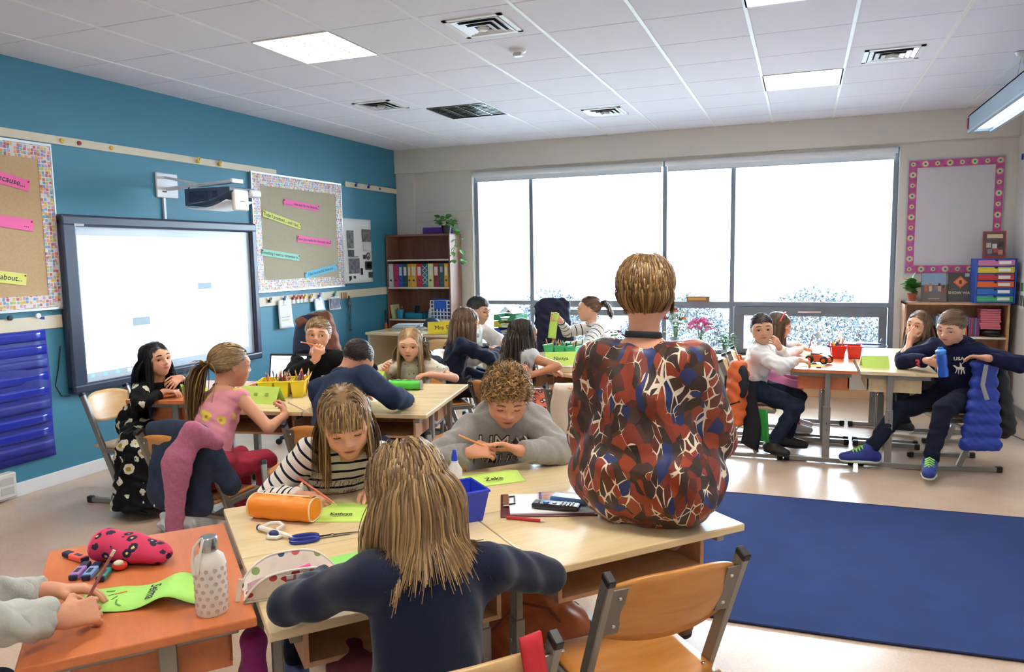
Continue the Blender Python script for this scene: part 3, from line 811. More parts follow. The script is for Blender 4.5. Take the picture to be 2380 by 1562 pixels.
def hand_sdf(S_, w, fd, pn, s, side, curl=.35, thumb=.5, spread=.12, curls=None):
    """w wrist, fd finger direction, pn palm normal (out of the palm), side +1 right hand / -1 left hand"""
    fd = unit(fd); pn = unit(V3(pn) - fd * (V3(pn) @ fd)); sd = np.cross(fd, pn) * side      # towards the thumb
    sd = unit(sd)
    pl = .078 * s
    for j in range(4):
        y = (1.5 - j) * .0165 * s
        S_.cone(w + fd * .012 * s + sd * y * .7, w + fd * pl + sd * y, .0125 * s, .0098 * s, .012)
    lens = [.064, .072, .067, .052]
    for j in range(4):
        y = (1.5 - j) * .0175 * s; cu = (curl if curls is None else curls[j])
        p = w + fd * (pl - .004) + sd * y; a = .25 * cu; out = unit(fd + sd * (1.5 - j) * spread)
        for seg, fr in enumerate((.44, .32, .24)):
            a += cu * (.75, 1.35, .8)[seg] * 1.0
            d = out * math.cos(a) + pn * math.sin(a); q = p + d * lens[j] * s * fr
            r0 = (.0086, .0078, .0068)[seg] * s; r1 = (.0078, .0068, .0058)[seg] * s
            S_.cone(p, q, r0, r1, .004 if seg == 0 else .002); p = q
    p = w + fd * .02 * s + sd * .018 * s; d = unit(fd * .6 + sd * .85 + pn * .25)
    q = p + d * .036 * s; S_.cone(p, q, .0145 * s, .0105 * s, .012)
    d = unit(fd * (.85) + sd * (.45 - .55 * thumb) + pn * (.25 + .75 * thumb)); p2 = q + d * .03 * s; S_.cone(q, p2, .0100 * s, .0085 * s, .004)
    d = unit(fd * .95 + sd * (.2 - .75 * thumb) + pn * (.2 + .4 * thumb)); S_.cone(p2, p2 + d * .024 * s, .0085 * s, .0065 * s, .002)

# ------------------------------------------------------------------ hair
def hair(h, parent, tone, style, n=520, dens=2.2, length=.2, part=.06, fringe=0.0, seed=1, lift=.03, width=.0042, tie=(0, -.52, .22), tail=.22, coll=None, comb=(0, 1, -.2), wave=0.0, band=None, capz=.06, flat_back=False, tailcomb=(0, -.6, 0), ear=True, thick=.035, wet=False, tuck=0.0):
    r = np.random.RandomState(seed); k = h.hh; n = int(n * dens * 1.35); width = width * .46
    cc = np.array([0, -.07, .13]); rad = np.array([.355, .43, .37])
    tones = np.array([lin(c)[:3] for c in HAIRT[tone]])
    # under-layer
    S_ = SDF(); S_.ell(h.w(*cc), (rad + thick * .6) * k, h.M, 0)
    S_.plane(h.w(0, .33 * 1, .30), h.M @ V3(0, .75, -.66), 0)
    if style in ('bob', 'long') :
        pass
    V, Q = S_.mesh(.0065); V = relax(V, Q, 1)
    col = np.tile(tones[1], (len(V), 1))
    npmesh('hair_base', V, Q, parent, M_HAIR, col=col)
    g = h.M.T @ np.array([0, 0, -1.0])
    # roots
    P0 = []; 
    while len(P0) < n:
        d = unit(r.randn(3)); p = cc + d * (rad + thick * .3)
        if p[1] * .75 - p[2] * .66 > .045 + r.randn() * .012: continue
        if style in ('short', 'curly') and ear and abs(p[0]) > .29 and p[2] < .02 and p[1] > -.13: continue
        P0.append(p)
    P0 = np.array(P0); N = 14 if style in ('bob', 'long') else 12 if style == 'curly' else 8
    nrm = (P0 - cc) / rad ** 2; nrm /= np.linalg.norm(nrm, axis=1, keepdims=True)
    shade = r.rand(len(P0))
    Ls = np.full(len(P0), length / k)
    X = np.zeros((len(P0), N, 3)); X[:, 0] = P0
    off = 1 + (thick * .75 + r.rand(len(P0)) * (thick * .5 + lift)) / .37
    up = r.rand(len(P0))
    isf = np.zeros(len(P0), bool)
    if style in ('bob', 'long'):
        sg = np.sign(P0[:, 0] - part); sg[sg == 0] = 1
        cy_ = np.clip(P0[:, 1], -.16, .36)          # away from the parting, or from the crown at the back
        D = np.stack([P0[:, 0] - part * .8 + sg * .02, P0[:, 1] - cy_ + .03 * (P0[:, 1] > .2) - .015, np.zeros(len(P0))], 1)
        sdr = (P0[:, 1] > .0) & (np.abs(P0[:, 0]) > .17)      # temples: straight down beside the face
        D[sdr] = np.stack([np.sign(P0[sdr, 0]) * .35, np.full(sdr.sum(), .22), np.full(sdr.sum(), -1.0)], 1)
        if fringe:
            isf = (P0[:, 1] > .12) & (P0[:, 2] > .2) & (np.abs(P0[:, 0]) < .24)
            D[isf] = np.stack([P0[isf, 0] * .5, np.full(isf.sum(), 1.0), np.full(isf.sum(), .05)], 1); Ls[isf] = fringe / k
        Ls = Ls * (1 + .06 * r.randn(len(P0)))
        if tuck: Ls[sdr] *= .3
        # hair starting lower has less way to go: end at one level
        Ls = np.where(isf, Ls, np.maximum(Ls - np.clip(.5 - P0[:, 2], 0, 1) * .75, .12))
        grav = .95
    elif style == 'short':
        D = np.tile(np.array(comb, float), (len(P0), 1)) + nrm * .12 + r.randn(len(P0), 3) * .12
        low = P0[:, 2] < .05; D[low] = np.array([0, -.3, -1.0]) + r.randn(low.sum(), 3) * .15
        Ls = Ls * np.where(low, .55, 1.0) * (1 + .25 * r.randn(len(P0)).clip(-1, 1)); grav = .05
    elif style == 'curly':
        D = nrm * .9 + r.randn(len(P0), 3) * .5; Ls = Ls * (.8 + .5 * r.rand(len(P0))); grav = .25
    else:  # pulled back to a tie
        D = np.array(tie) - P0; grav = 0
    D = D / np.linalg.norm(D, axis=1, keepdims=True)
    ph = r.rand(len(P0)) * 6.28
    tie_ = np.array(tie, float)
    for i in range(1, N):
        st = (Ls / (N - 1))[:, None]
        if style == 'pony':
            t = i / (N - 1); Y = P0 * (1 - t) + tie_ * t
        else:
            Y = X[:, i - 1] + D * st
            if style == 'curly': Y = Y + np.stack([np.cos(ph + i * 1.05), np.sin(ph + i * 1.05), np.cos(ph * 2 + i * .9)], 1) * .026
            if wave: Y = Y + np.stack([np.sin(ph * .3 + i * .9 + P0[:, 1] * 6), 0 * ph, 0 * ph], 1) * wave
        # keep outside the skull
        q = (Y - cc) / rad; L = np.linalg.norm(q, axis=1); lim = off if style != 'short' and style != 'curly' else np.full(len(P0), 1 + thick * .75 / .37)
        if style == 'short': lim = lim + up * lift * 2.2 * min(1, i / 3)
        m = L < lim
        if style in ('bob', 'long'): m = m | ((Y[:, 2] > -.02) & ~isf & (L < lim * 1.6))
        Y[m] = cc + q[m] / L[m][:, None] * lim[m][:, None] * rad
        if style == 'short':
            q = (Y - cc) / rad; L = np.linalg.norm(q, axis=1); m5 = (L > lim); Y[m5] = .2 * Y[m5] + .8 * (cc + q[m5] / L[m5][:, None] * lim[m5][:, None] * rad)
            q3 = (Y - np.array([0, .09, .0])) / np.array([.32, .36, .45]); L3 = np.linalg.norm(q3, axis=1); m3 = L3 < 1
            Y[m3] = np.array([0, .09, 0]) + q3[m3] / L3[m3][:, None] * np.array([.32, .36, .45])
        if style in ('bob', 'long'):
            side = np.where(Y[:, 0] >= part * .3, 1.0, -1.0)
            fz = (~isf) & (Y[:, 1] > .10) & (Y[:, 2] < .27); need = .235 + .055 * np.clip((.27 - Y[:, 2]) / .2, 0, 1) + .05 * up
            Y[:, 0] = np.where(fz & (np.abs(Y[:, 0]) < need), side * need, Y[:, 0])
            # jaw and neck
            q2 = (Y - np.array([0, .02, -.16])) / np.array([.33, .36, .40]); L2 = np.linalg.norm(q2, axis=1); m2 = (L2 < 1) & (Y[:, 2] < .05) & ~isf
            Y[m2] = np.array([0, .02, -.16]) + q2[m2] / L2[m2][:, None] * np.array([.33, .36, .40])
            if isf.any():
                q3 = (Y - np.array([0, .09, .0])) / np.array([.32, .375, .45]); L3 = np.linalg.norm(q3, axis=1); m3 = isf & (L3 < 1)
                Y[m3] = np.array([0, .09, 0]) + q3[m3] / L3[m3][:, None] * np.array([.32, .375, .45])
        if coll is not None:
            Wd = h.c + (Y * k) @ h.M.T
            for (a, b_, ra, rb) in coll:
                ab = V3(b_) - V3(a); t = np.clip((Wd - V3(a)) @ ab / (ab @ ab), 0, 1); cp = V3(a) + t[:, None] * ab; dd = Wd - cp; dl = np.linalg.norm(dd, axis=1); rr = ra + (rb - ra) * t + .004 + .008 * up
                m4 = dl < rr; Wd[m4] = cp[m4] + dd[m4] / (dl[m4][:, None] + 1e-9) * rr[m4][:, None]
            Y = ((Wd - h.c) @ h.M) / k
        if tuck:
            tk = 1 - tuck * np.clip((.02 - Y[:, 2]) / .4, 0, 1) * (Y[:, 1] < .15); Y[:, 0] *= tk; Y[:, 1] = -.08 + (Y[:, 1] + .08) * tk
            stp = Y[:, 2] < -.36; Y[stp] = X[stp, i - 1]
        X[:, i] = Y
        D2 = (Y - X[:, i - 1]); D2 /= (np.linalg.norm(D2, axis=1, keepdims=True) + 1e-9)
        D = D2 * (1 - grav * .5) + g * grav * .5 + r.randn(*D.shape) * .025; D /= np.linalg.norm(D, axis=1, keepdims=True)
    if style in ('bob', 'long'):
        for _ in range(4): X[:, 2:-1] = .5 * X[:, 2:-1] + .25 * (X[:, 1:-2] + X[:, 3:])
    shade2 = r.rand(max(len(P0), 900))
    def strands(X, shade, w0, name, taper=.45):
        n_, N_ = X.shape[:2]; Wd = h.c + (X.reshape(-1, 3) * k) @ h.M.T; Wd = Wd.reshape(n_, N_, 3)
        T = np.gradient(Wd, axis=1); T /= (np.linalg.norm(T, axis=2, keepdims=True) + 1e-9)
        out = Wd - h.c; out = out - T * (out * T).sum(2, keepdims=True); out /= (np.linalg.norm(out, axis=2, keepdims=True) + 1e-9)
        bn = np.cross(T, out)
        t = np.linspace(0, 1, N_)[None, :, None]; w = w0 * np.clip(.25 + t * 6, 0, 1) * (1 - (1 - taper) * t ** 1.5) * (.75 + .5 * shade[:, None, None])
        bn = bn + out * (shade2[:n_, None, None] - .5) * .9       # each lock turned a little
        rings = np.stack([Wd + bn * w, Wd - bn * w], 2)
        V = rings.reshape(-1, 3); base = (np.arange(n_)[:, None] * N_ + np.arange(N_ - 1)[None, :]) * 2
        Q = np.stack([base, base + 1, base + 3, base + 2], 2).reshape(-1, 4)
        s3 = shade[:, None] * 3; i0 = np.clip(np.floor(s3).astype(int), 0, 2); fr = s3 - i0
        c = tones[i0[:, 0]] * (1 - fr) + tones[i0[:, 0] + 1] * fr
        C = np.repeat(c, N_ * 2, axis=0)
        npmesh(name, V, Q, parent, M_HAIR, col=C)
    strands(X, shade, width if style not in ('short',) else width * .8, 'hair_strands')
    if style == 'pony':
        nt_ = 420; N_ = 12; Y = np.zeros((nt_, N_, 3)); Y[:, 0] = tie_ + r.randn(nt_, 3) * .03
        D = np.tile(np.array(tailcomb, float), (nt_, 1)) + r.randn(nt_, 3) * .28 + np.array([0, -.2, .1]); D /= np.linalg.norm(D, axis=1, keepdims=True)
        L = tail / k * (1 + .12 * r.randn(nt_))
        for i in range(1, N_):
            Z = Y[:, i - 1] + D * (L / (N_ - 1))[:, None]
            q = (Z - cc) / rad; Ln = np.linalg.norm(q, axis=1); m = Ln < 1.16; Z[m] = cc + q[m] / Ln[m][:, None] * 1.16 * rad
            q2 = (Z - np.array([0, -.06, -.3])) / np.array([.3, .3, .4]); L2 = np.linalg.norm(q2, axis=1); m2 = L2 < 1; Z[m2] = np.array([0, -.06, -.3]) + q2[m2] / L2[m2][:, None] * np.array([.3, .3, .4])
            Y[:, i] = Z
            D = D * .72 + g * .28 - (Z - tie_ - D * 0) * 0.0 + r.randn(nt_, 3) * .02
            mid = Z.mean(0); D = D + (mid - Z) * .25; D /= np.linalg.norm(D, axis=1, keepdims=True)
        strands(Y, r.rand(nt_), width * 1.25, 'ponytail')
        a = h.w(*(tie_ + np.array([0, .01, 0])))
        mb = MB(); ax_ = Vector(unit(h.M @ unit(tie_ - cc))); M_ = ax_.to_track_quat('Z', 'Y').to_matrix()
        mb.lathe([(.0, -.008), (.017, -.008), (.021, 0), (.017, .008), (0, .008)], c=a, n=12, mtx=M_)
        mb.obj('hair_tie', mat('#5c4a3a', .7), parent, smooth=True)

# ------------------------------------------------------------------ whole person
def person(label, hc, hh, hyaw, hpitch, hroll, byaw, hip, s, armR, armL, legs=None, skin='#d8a888', tone='brown', hairkw=None, top=None, bottom=None, neckr=None, iris='#4a3626',
           gaze=(0, 0), lid=.3, female=True, adult=False, group=None, face=True, shoes=None, sw=None, lean=0.0, bulk=1.0, bare=False, bodyvx=.009, neckz=.62):
    """s: size of limbs and trunk (1 = grown-up); arms: dict(wrist, hint, fd, pn, curl, thumb)"""
    hip = V3(hip); h = Head(hc, hh, hyaw, hpitch, hroll)
    root = thing('person', label, 'person', (hip[0], hip[1], 0), 0, group)
    inv = -np.array([hip[0], hip[1], 0])
    class Rel:  # all geometry is modelled in world space, then moved into the frame of the root
        pass
    root.location = (0, 0, 0)
    f = V3(math.cos(R(byaw)), math.sin(R(byaw)), 0); r = np.cross(f, V3(0, 0, 1)); u = V3(0, 0, 1)
    nb = h.w(0, -.13, -neckz)
    nb = V3(nb[0], nb[1], nb[2])
    sp = unit(nb - hip); tl = np.linalg.norm(nb - hip)
    fr = unit(f - sp * (f @ sp)); rr = np.cross(fr, sp)
    sw = sw or (.150 * s + (0 if female else .008)); 
    chest = hip + sp * tl * .68 + fr * .0; waist = hip + sp * tl * .32 + fr * lean
    sh = {1: nb - sp * .062 * s + rr * sw, -1: nb - sp * .062 * s - rr * sw}
    B = SDF(); nr = neckr or .215 * hh
    head_sdf(B, h, nb, nr)
    HV, HQ = B.mesh(.0036); HV = relax(HV, HQ, 1, .2); hcol = face_col(h, HV, skin)
    # trunk, arms and legs under the clothes
    T = SDF()
    T.cone(waist, chest, .10 * s * bulk, .115 * s * bulk, .05, fr, .72); T.cone(hip, waist, .125 * s, .10 * s, .05, fr, .8); T.cone(chest, nb - sp * .03, .11 * s, .06 * s, .05, fr, .7)
    T.cone(nb + sp * .02, nb - sp * .05, nr * 1.05, nr * 1.25, .03)
    J = {}
    HD = []
    for side, a in ((1, armR), (-1, armL)):
        if a is None: continue
        S0 = sh[side] + (V3(a['sh']) if 'sh' in a else 0)
        el, wr = ik(S0, a['wrist'], .285 * s, .255 * s, a.get('hint', (0, 0, -1)))
        J[side] = (S0, el, wr)
        T.cone(nb - sp * .05 * s, S0, .05 * s, .05 * s, .04); T.cone(S0, el, .046 * s, .037 * s, .02); T.cone(el, wr, .037 * s, .0245 * s, .01)
        fd = unit(a['fd']) if 'fd' in a else unit(wr - el)
        pn = a.get('pn', (0, 0, -1))
        Hn = SDF(); m = el + (wr - el) * .45
        Hn.cone(m, wr, .0315 * s, .0245 * s, .01, ); Hn.cone(wr - unit(wr - el) * .01, wr + fd * .02 * s, .0235 * s, .021 * s, .015)
        hand_sdf(Hn, wr, fd, pn, s * a.get('hs', 1.08), side, a.get('curl', .35), a.get('thumb', .5), a.get('spread', .12), a.get('curls'))
        HD.append(Hn.mesh(a.get('vx', .0034)))
    LG = {}
    if legs:
        for side in (1, -1):
            if side not in legs: continue
            g = legs[side]; H0 = hip + r * side * .085 * s + V3(0, 0, -.01)
            kn, an = ik(H0, g['ankle'], .43 * s, .42 * s, g.get('hint', f + u * .6))
            LG[side] = (H0, kn, an, g)
            T.cone(H0, kn, .075 * s, .05 * s, .03); T.cone(kn, an, .05 * s, .034 * s, .02)
            if shoes is None or shoes.get('bare'):
                fy = g.get('foot', byaw); d = V3(math.cos(R(fy)), math.sin(R(fy)), 0); T.cone(an - u * .03 * s, an + d * .16 * s - u * .045 * s, .036 * s, .028 * s, .02)
    TV, TQ = T.mesh(bodyvx); TV = relax(TV, TQ, 1, .5)
    parts = [(HV, HQ, hcol), (TV, TQ, np.tile(np.array(lin(skin)[:3]), (len(TV), 1)))] + [(a, b_, np.tile(np.array(lin(skin)[:3]) * np.array([1.0, .93, .92]), (len(a), 1))) for a, b_ in HD]
    V = np.concatenate([p[0] for p in parts]); o = np.cumsum([0] + [len(p[0]) for p in parts]); Q = np.concatenate([p[1] + o[i] for i, p in enumerate(parts)]); C = np.concatenate([p[2] for p in parts])
    body = npmesh('body', V, Q, root, M_SKIN, col=C)
    if face: eyes(h, body, iris, HAIRT[tone][1], gaze, lid, skin)
    coll = [(nb - sp * .05, chest, .10 * s * bulk, .135 * s * bulk), (chest, waist, .135 * s * bulk, .12 * s * bulk)] + [(nb - sp * .055, J[k_][0], .055 * s, .058 * s) for k_ in J]
    if hairkw is not None: hair(h, root, tone, coll=coll, **hairkw)
    G = dict(h=h, root=root, body=body, nb=nb, sp=sp, f=f, r=r, fr=fr, rr=rr, hip=hip, chest=chest, waist=waist, J=J, LG=LG, s=s, tl=tl, sh=sh, bulk=bulk, female=female)
    if top: make_top(G, **top)
    if bottom: make_bottom(G, **bottom)
    if shoes and not shoes.get('bare'): make_shoes(G, **shoes)
    return G

def make_top(G, m, name='shirt', sleeve=1.0, loose=.014, amp=.004, vx=.008, seed=3, hood=False, collar=None, hem=.0, cuff=None, along=False, wl=.08, neck='crew', puff=1.0, cuffm=None, belly=0.0, neckdrop=0.0, hipw=0.0):
    s, sp, fr, rr, nb, hip, chest, waist = G['s'], G['sp'], G['fr'], G['rr'], G['nb'], G['hip'], G['chest'], G['waist']; bk = G['bulk']
    S_ = SDF(); lo = loose
    tz = (0, 'z')
    nd_ = nb - sp * (.025 + neckdrop)
    S_.cone(chest, nd_ - sp * .05 * s, .118 * s * bk + lo, .082 * s + lo, .05, fr, .74, tagv=tz)
    S_.cone(waist, chest, .112 * s * bk + lo, .122 * s * bk + lo, .05, fr, .76, tagv=tz)
    if belly: S_.cone(hip + sp * .1 - fr * .0, waist, (.14 + belly) * s + lo, .125 * s * bk + lo, .06, fr, .85, tagv=tz)
    S_.cone(hip + sp * (.03 - hem), waist, .132 * s * bk + lo, .112 * s * bk + lo, .05, fr, .82, tagv=tz)
    if hipw: S_.cone(hip - G['r'] * hipw + V3(0, 0, .03), hip + G['r'] * hipw + V3(0, 0, .03), .135 * s + lo, .135 * s + lo, .05, tagv=tz)
    for sd, (a, e, w) in G['J'].items():
        S_.cone(nd_ - sp * .04 * s, a, .046 * s + lo, .048 * s + lo, .05, tagv=tz)
        if sleeve > 0:
            if sleeve < .5: S_.cone(a, a + (e - a) * sleeve * 2, .052 * s + lo, (.05 * s + lo) * puff, .03, end='b', tagv=(0, 'limb'))
            else:
                S_.cone(a, e, .05 * s + lo, (.043 * s + lo) * puff, .03, tagv=(0, 'limb')); q = e + (w - e) * min(1, (sleeve - .5) * 2 * .93)
                S_.cone(e, q, (.043 * s + lo) * puff, (.028 * s + lo * .75) * puff, .006, end='b', tagv=(.285 * s, 'limb'))
                for j in range(4):   # gathers near the elbow and cuff
                    t = .55 + .13 * j; S_.cone(e + (q - e) * t + np.cross(q - e, V3(0, 0, 1)) * .02, e + (q - e) * (t + .02), .03 * s + lo * .6, .03 * s + lo * .6, .012, tagv=(.285 * s, 'limb')) if False else None
    o = sdf_obj(name, S_, vx, G['root'], m, amp, wl, seed, 1, along=along)
    if cuff:
        for sd, (a, e, w) in G['J'].items():
            q = e + (w - e) * .93; d = unit(w - e); C_ = SDF(); C_.cone(q - d * .045 * s, q + d * .004, .031 * s + lo * .8, .029 * s + lo * .7, .004, end='b'); sdf_obj('cuff', C_, .006, G['root'], cuffm or m, .0015, .03, seed)
    if hood:
        C_ = SDF(); pts = []
        for j in range(13):
            a = R(-150 + 300 * j / 12); pts.append(nd_ - fr * .01 + (rr * math.sin(a) * .098 - fr * math.cos(a) * .085) * (s / .82) * .92 - sp * (.012 + .035 * (1 - math.cos(a)) / 2) + sp * .03 * max(0, math.cos(a)))
        for a_, b_ in zip(pts[:-1], pts[1:]): C_.cone(a_, b_, .036 * s, .036 * s, .02)
        C_.cone(nd_ - fr * .085 * s - sp * .01, nd_ - fr * .13 * s - sp * .13 * s, .055 * s, .045 * s, .04, rr, 1.25)
        sdf_obj('hood', C_, .007, G['root'], m, .004, .06, seed + 5)
    if collar:
        C_ = SDF(); n_ = 16; rc = .235 * G['h'].hh + .01
        pts = [nb - sp * .005 + (rr * math.sin(a) - fr * math.cos(a)) * rc + sp * (.012 * math.cos(a)) for a in [2 * PI * j / n_ for j in range(n_ + 1)]]
        for a_, b_ in zip(pts[:-1], pts[1:]): C_.cone(a_, b_, .011, .011, .008)
        sdf_obj('collar', C_, .005, G['root'], collar, .001, .03, seed)
    G['top'] = o
    return o
def make_bottom(G, m, kind='trousers', name=None, amp=.004, vx=.009, seed=9, length=1.0, loose=.012, flare=.1, hemz=None):
    s, hip, f, r, sp = G['s'], G['hip'], G['f'], G['r'], G['sp']
    S_ = SDF()
    if kind == 'trousers':
        S_.cone(hip - r * .06 * s, hip + r * .06 * s, .125 * s, .125 * s, .04); S_.cone(hip, hip + sp * .12 * s, .125 * s, .115 * s, .04, G['fr'], .82)
        for sd, (h0, kn, an, g) in G['LG'].items():
            S_.cone(h0, kn, .088 * s + loose, .056 * s + loose, .03); q = kn + (an - kn) * length * .97
            S_.cone(kn, q, .056 * s + loose, .042 * s + loose * .9, .02, end='b')
    else:
        kn = [v[1] for v in G['LG'].values()] or [hip + f * .35 * s - V3(0, 0, .02)]
        c = sum(kn) / len(kn); hz = hemz if hemz is not None else .12
        S_.cone(hip, hip + sp * .14 * s, .14 * s, .115 * s, .05, G['fr'], .85)
        for k_ in kn: S_.cone(hip, k_, .13 * s, .09 * s + flare * .25, .08)
        for k_ in kn:
            S_.cone(k_, V3(k_[0] + f[0] * .03, k_[1] + f[1] * .03, hz), .085 * s + flare * .3, .11 * s + flare * .6, .08, end='b')
        S_.cone((hip + c) / 2, V3((hip[0] + c[0]) / 2, (hip[1] + c[1]) / 2, hz + .03), .12 * s, .12 * s + flare * .5, .09, end='b')
    o = sdf_obj(name or kind, S_, vx, G['root'], m, amp, .09, seed, 1, stretch=(1, 1, .25) if kind != 'trousers' else None); G['bottom'] = o
    return o
def make_shoes(G, m, sole, name='shoe', laces=None, size=1.0):
    s = G['s'] * size
    for sd, (h0, kn, an, g) in G['LG'].items():
        fy = g.get('foot'); pt = g.get('fpitch', 0)
        d0 = V3(math.cos(R(fy)), math.sin(R(fy)), 0); d = d0 * math.cos(R(pt)) + V3(0, 0, math.sin(R(pt))); up = V3(0, 0, 1) * math.cos(R(pt)) - d0 * math.sin(R(pt)); sdv = np.cross(d, up)
        S_ = SDF(); hl = an - up * .045 * s - d * .045 * s
        S_.cone(an + up * .02 * s, hl + up * .02 * s, .045 * s, .046 * s, .02); S_.cone(hl + up * .012 * s, an - up * .04 * s + d * .16 * s, .044 * s, .041 * s, .02, up, .8); S_.cone(an + up * .0 * s, an - up * .035 * s + d * .12 * s, .042 * s, .032 * s, .03)
        o = sdf_obj(name, S_, .006, G['root'], m)
        S2 = SDF(); base = hl - up * .022 * s
        S2.cone(base, base + d * .12 * s, .044 * s, .045 * s, .02, up, .35); S2.cone(base + d * .12 * s, base + d * .2 * s, .046 * s, .040 * s, .02, up, .35)
        sdf_obj('sole', S2, .006, o, sole)
        if laces:
            mb = MB()
            for j in range(5):
                c = an + d * (.04 + .02 * j) * s + up * (.040 - .0115 * j) * s
                mb.tube([c - sdv * .03 * s - up * .012, c + up * .008 * s, c + sdv * .03 * s - up * .012], .0045, 6)
                c2 = c + d * .01 * s; mb.tube([c - sdv * .028 * s - up * .012, c2 + up * .008 * s, c2 + d * .01 * s + sdv * .028 * s - up * .012], .004, 6)
            mb.obj('laces', laces, o, smooth=True)
# ================================================================== CLOTH PRINTS
def stripes(name, base, line, period, duty, attr='along', rough=.8, shift=0.0):
    m, nt, b = newmat(name); a = nd(nt, 'ShaderNodeAttribute', attribute_name=attr)
    dv = nd(nt, 'ShaderNodeMath', operation='DIVIDE'); dv.inputs[1].default_value = period; ad = nd(nt, 'ShaderNodeMath', operation='ADD'); ad.inputs[1].default_value = shift + 10
    fr = nd(nt, 'ShaderNodeMath', operation='FRACT'); r = ramp(nt, [(0, line), (duty, base)], 'CONSTANT'); L = nt.links.new
    L(a.outputs['Fac'], dv.inputs[0]); L(dv.outputs[0], ad.inputs[0]); L(ad.outputs[0], fr.inputs[0]); L(fr.outputs[0], r.inputs[0]); L(r.outputs[0], b.inputs['Base Color'])
    b.inputs['Roughness'].default_value = rough; b.inputs['Specular IOR Level'].default_value = .2
    return m
def blobs(name, ground, cols, scale=16, ground_w=.06, stretch=(1, 1, .6), rough=.6, distort=.35, spec=.3):
    """overlapping petals of flat colour on a light ground"""
    m, nt, b = newmat(name); L = nt.links.new
    tc = nd(nt, 'ShaderNodeTexCoord'); mp = nd(nt, 'ShaderNodeMapping'); mp.inputs['Scale'].default_value = stretch; mp.inputs['Rotation'].default_value = (.35, .5, .3)
    nz = nd(nt, 'ShaderNodeTexNoise', i_Scale=7.0, i_Detail=1.0); ad = nd(nt, 'ShaderNodeMix', data_type='VECTOR'); ad.inputs[0].default_value = distort * .12
    v = nd(nt, 'ShaderNodeTexVoronoi', i_Scale=scale); ve = nd(nt, 'ShaderNodeTexVoronoi', i_Scale=scale, feature='DISTANCE_TO_EDGE')
    L(tc.outputs['Object'], mp.inputs[0]); L(mp.outputs[0], nz.inputs['Vector']); L(mp.outputs[0], ad.inputs[4]); L(nz.outputs['Color'], ad.inputs[5])
    L(ad.outputs[1], v.inputs['Vector']); L(ad.outputs[1], ve.inputs['Vector'])
    st = [(i / len(cols), c) for i, c in enumerate(cols)]; r = ramp(nt, st, 'CONSTANT')
    sep = nd(nt, 'ShaderNodeSeparateColor'); L(v.outputs['Color'], sep.inputs[0]); L(sep.outputs[0], r.inputs[0])
    # part of the seams show the ground
    n2 = nd(nt, 'ShaderNodeTexNoise', i_Scale=scale * .55, i_Detail=0.0); L(mp.outputs[0], n2.inputs['Vector'])
    mu = nd(nt, 'ShaderNodeMapRange'); mu.inputs[1].default_value = .5; mu.inputs[2].default_value = .7; mu.inputs[3].default_value = 0; mu.inputs[4].default_value = ground_w * 3.0
    L(n2.outputs['Fac'], mu.inputs[0]); lt = nd(nt, 'ShaderNodeMath', operation='LESS_THAN'); L(ve.outputs['Distance'], lt.inputs[0]); L(mu.outputs[0], lt.inputs[1])
    mx = nd(nt, 'ShaderNodeMix', data_type='RGBA'); L(lt.outputs[0], mx.inputs[0]); L(r.outputs[0], mx.inputs[6]); mx.inputs[7].default_value = lin(ground); L(mx.outputs[2], b.inputs['Base Color'])
    b.inputs['Roughness'].default_value = rough; b.inputs['Specular IOR Level'].default_value = spec
    return m
def flowers(name, ground, petal, centre, scale=9, r0=.10, r1=.30, keep=.6, rough=.75, extra=None):
    m, nt, b = newmat(name); L = nt.links.new
    tc = nd(nt, 'ShaderNodeTexCoord'); v = nd(nt, 'ShaderNodeTexVoronoi', i_Scale=scale); L(tc.outputs['Object'], v.inputs['Vector'])
    nz = nd(nt, 'ShaderNodeTexNoise', i_Scale=scale * 5, i_Detail=1.0); L(tc.outputs['Object'], nz.inputs['Vector'])
    ad = nd(nt, 'ShaderNodeMath', operation='MULTIPLY_ADD'); L(nz.outputs['Fac'], ad.inputs[0]); ad.inputs[1].default_value = .22; L(v.outputs['Distance'], ad.inputs[2])
    r = ramp(nt, [(0, centre), (r0 + .11, petal), (r1 + .11, ground)], 'CONSTANT'); L(ad.outputs[0], r.inputs[0])
    sep = nd(nt, 'ShaderNodeSeparateColor'); L(v.outputs['Color'], sep.inputs[0]); lt = nd(nt, 'ShaderNodeMath', operation='LESS_THAN'); L(sep.outputs[0], lt.inputs[0]); lt.inputs[1].default_value = keep
    mx = nd(nt, 'ShaderNodeMix', data_type='RGBA'); L(lt.outputs[0], mx.inputs[0]); mx.inputs[6].default_value = lin(ground); L(r.outputs[0], mx.inputs[7])
    src = mx.outputs[2]
    if extra:
        v2 = nd(nt, 'ShaderNodeTexVoronoi', i_Scale=scale * 1.9); L(tc.outputs['Object'], v2.inputs['Vector']); l2 = nd(nt, 'ShaderNodeMath', operation='LESS_THAN'); L(v2.outputs['Distance'], l2.inputs[0]); l2.inputs[1].default_value = .26
        m2_ = nd(nt, 'ShaderNodeMix', data_type='RGBA'); L(l2.outputs[0], m2_.inputs[0]); m2_.inputs[6].default_value = lin(ground); m2_.inputs[7].default_value = lin(extra); L(m2_.outputs[2], mx.inputs[6])
        r.color_ramp.elements[2].color = lin(extra)
    L(src, b.inputs['Base Color']); b.inputs['Roughness'].default_value = rough; b.inputs['Specular IOR Level'].default_value = .2
    return m
def cloth(c, **k): return mat(c, .85, spec=.2, bump=.25, bscale=350, sheen=.15, **k)
M_JEAN = mat('#1d2739', .85, spec=.2, bump=.3, bscale=300, vary=.25, vscale=30, name='dark_denim')
M_NAVYC = mat('#141c33', .9, spec=.15, bump=.2, bscale=300, name='navy_knit', sheen=.2)
SKIN = '#d9a78a'; SKIN2 = '#cd9676'; SKIN3 = '#b98160'

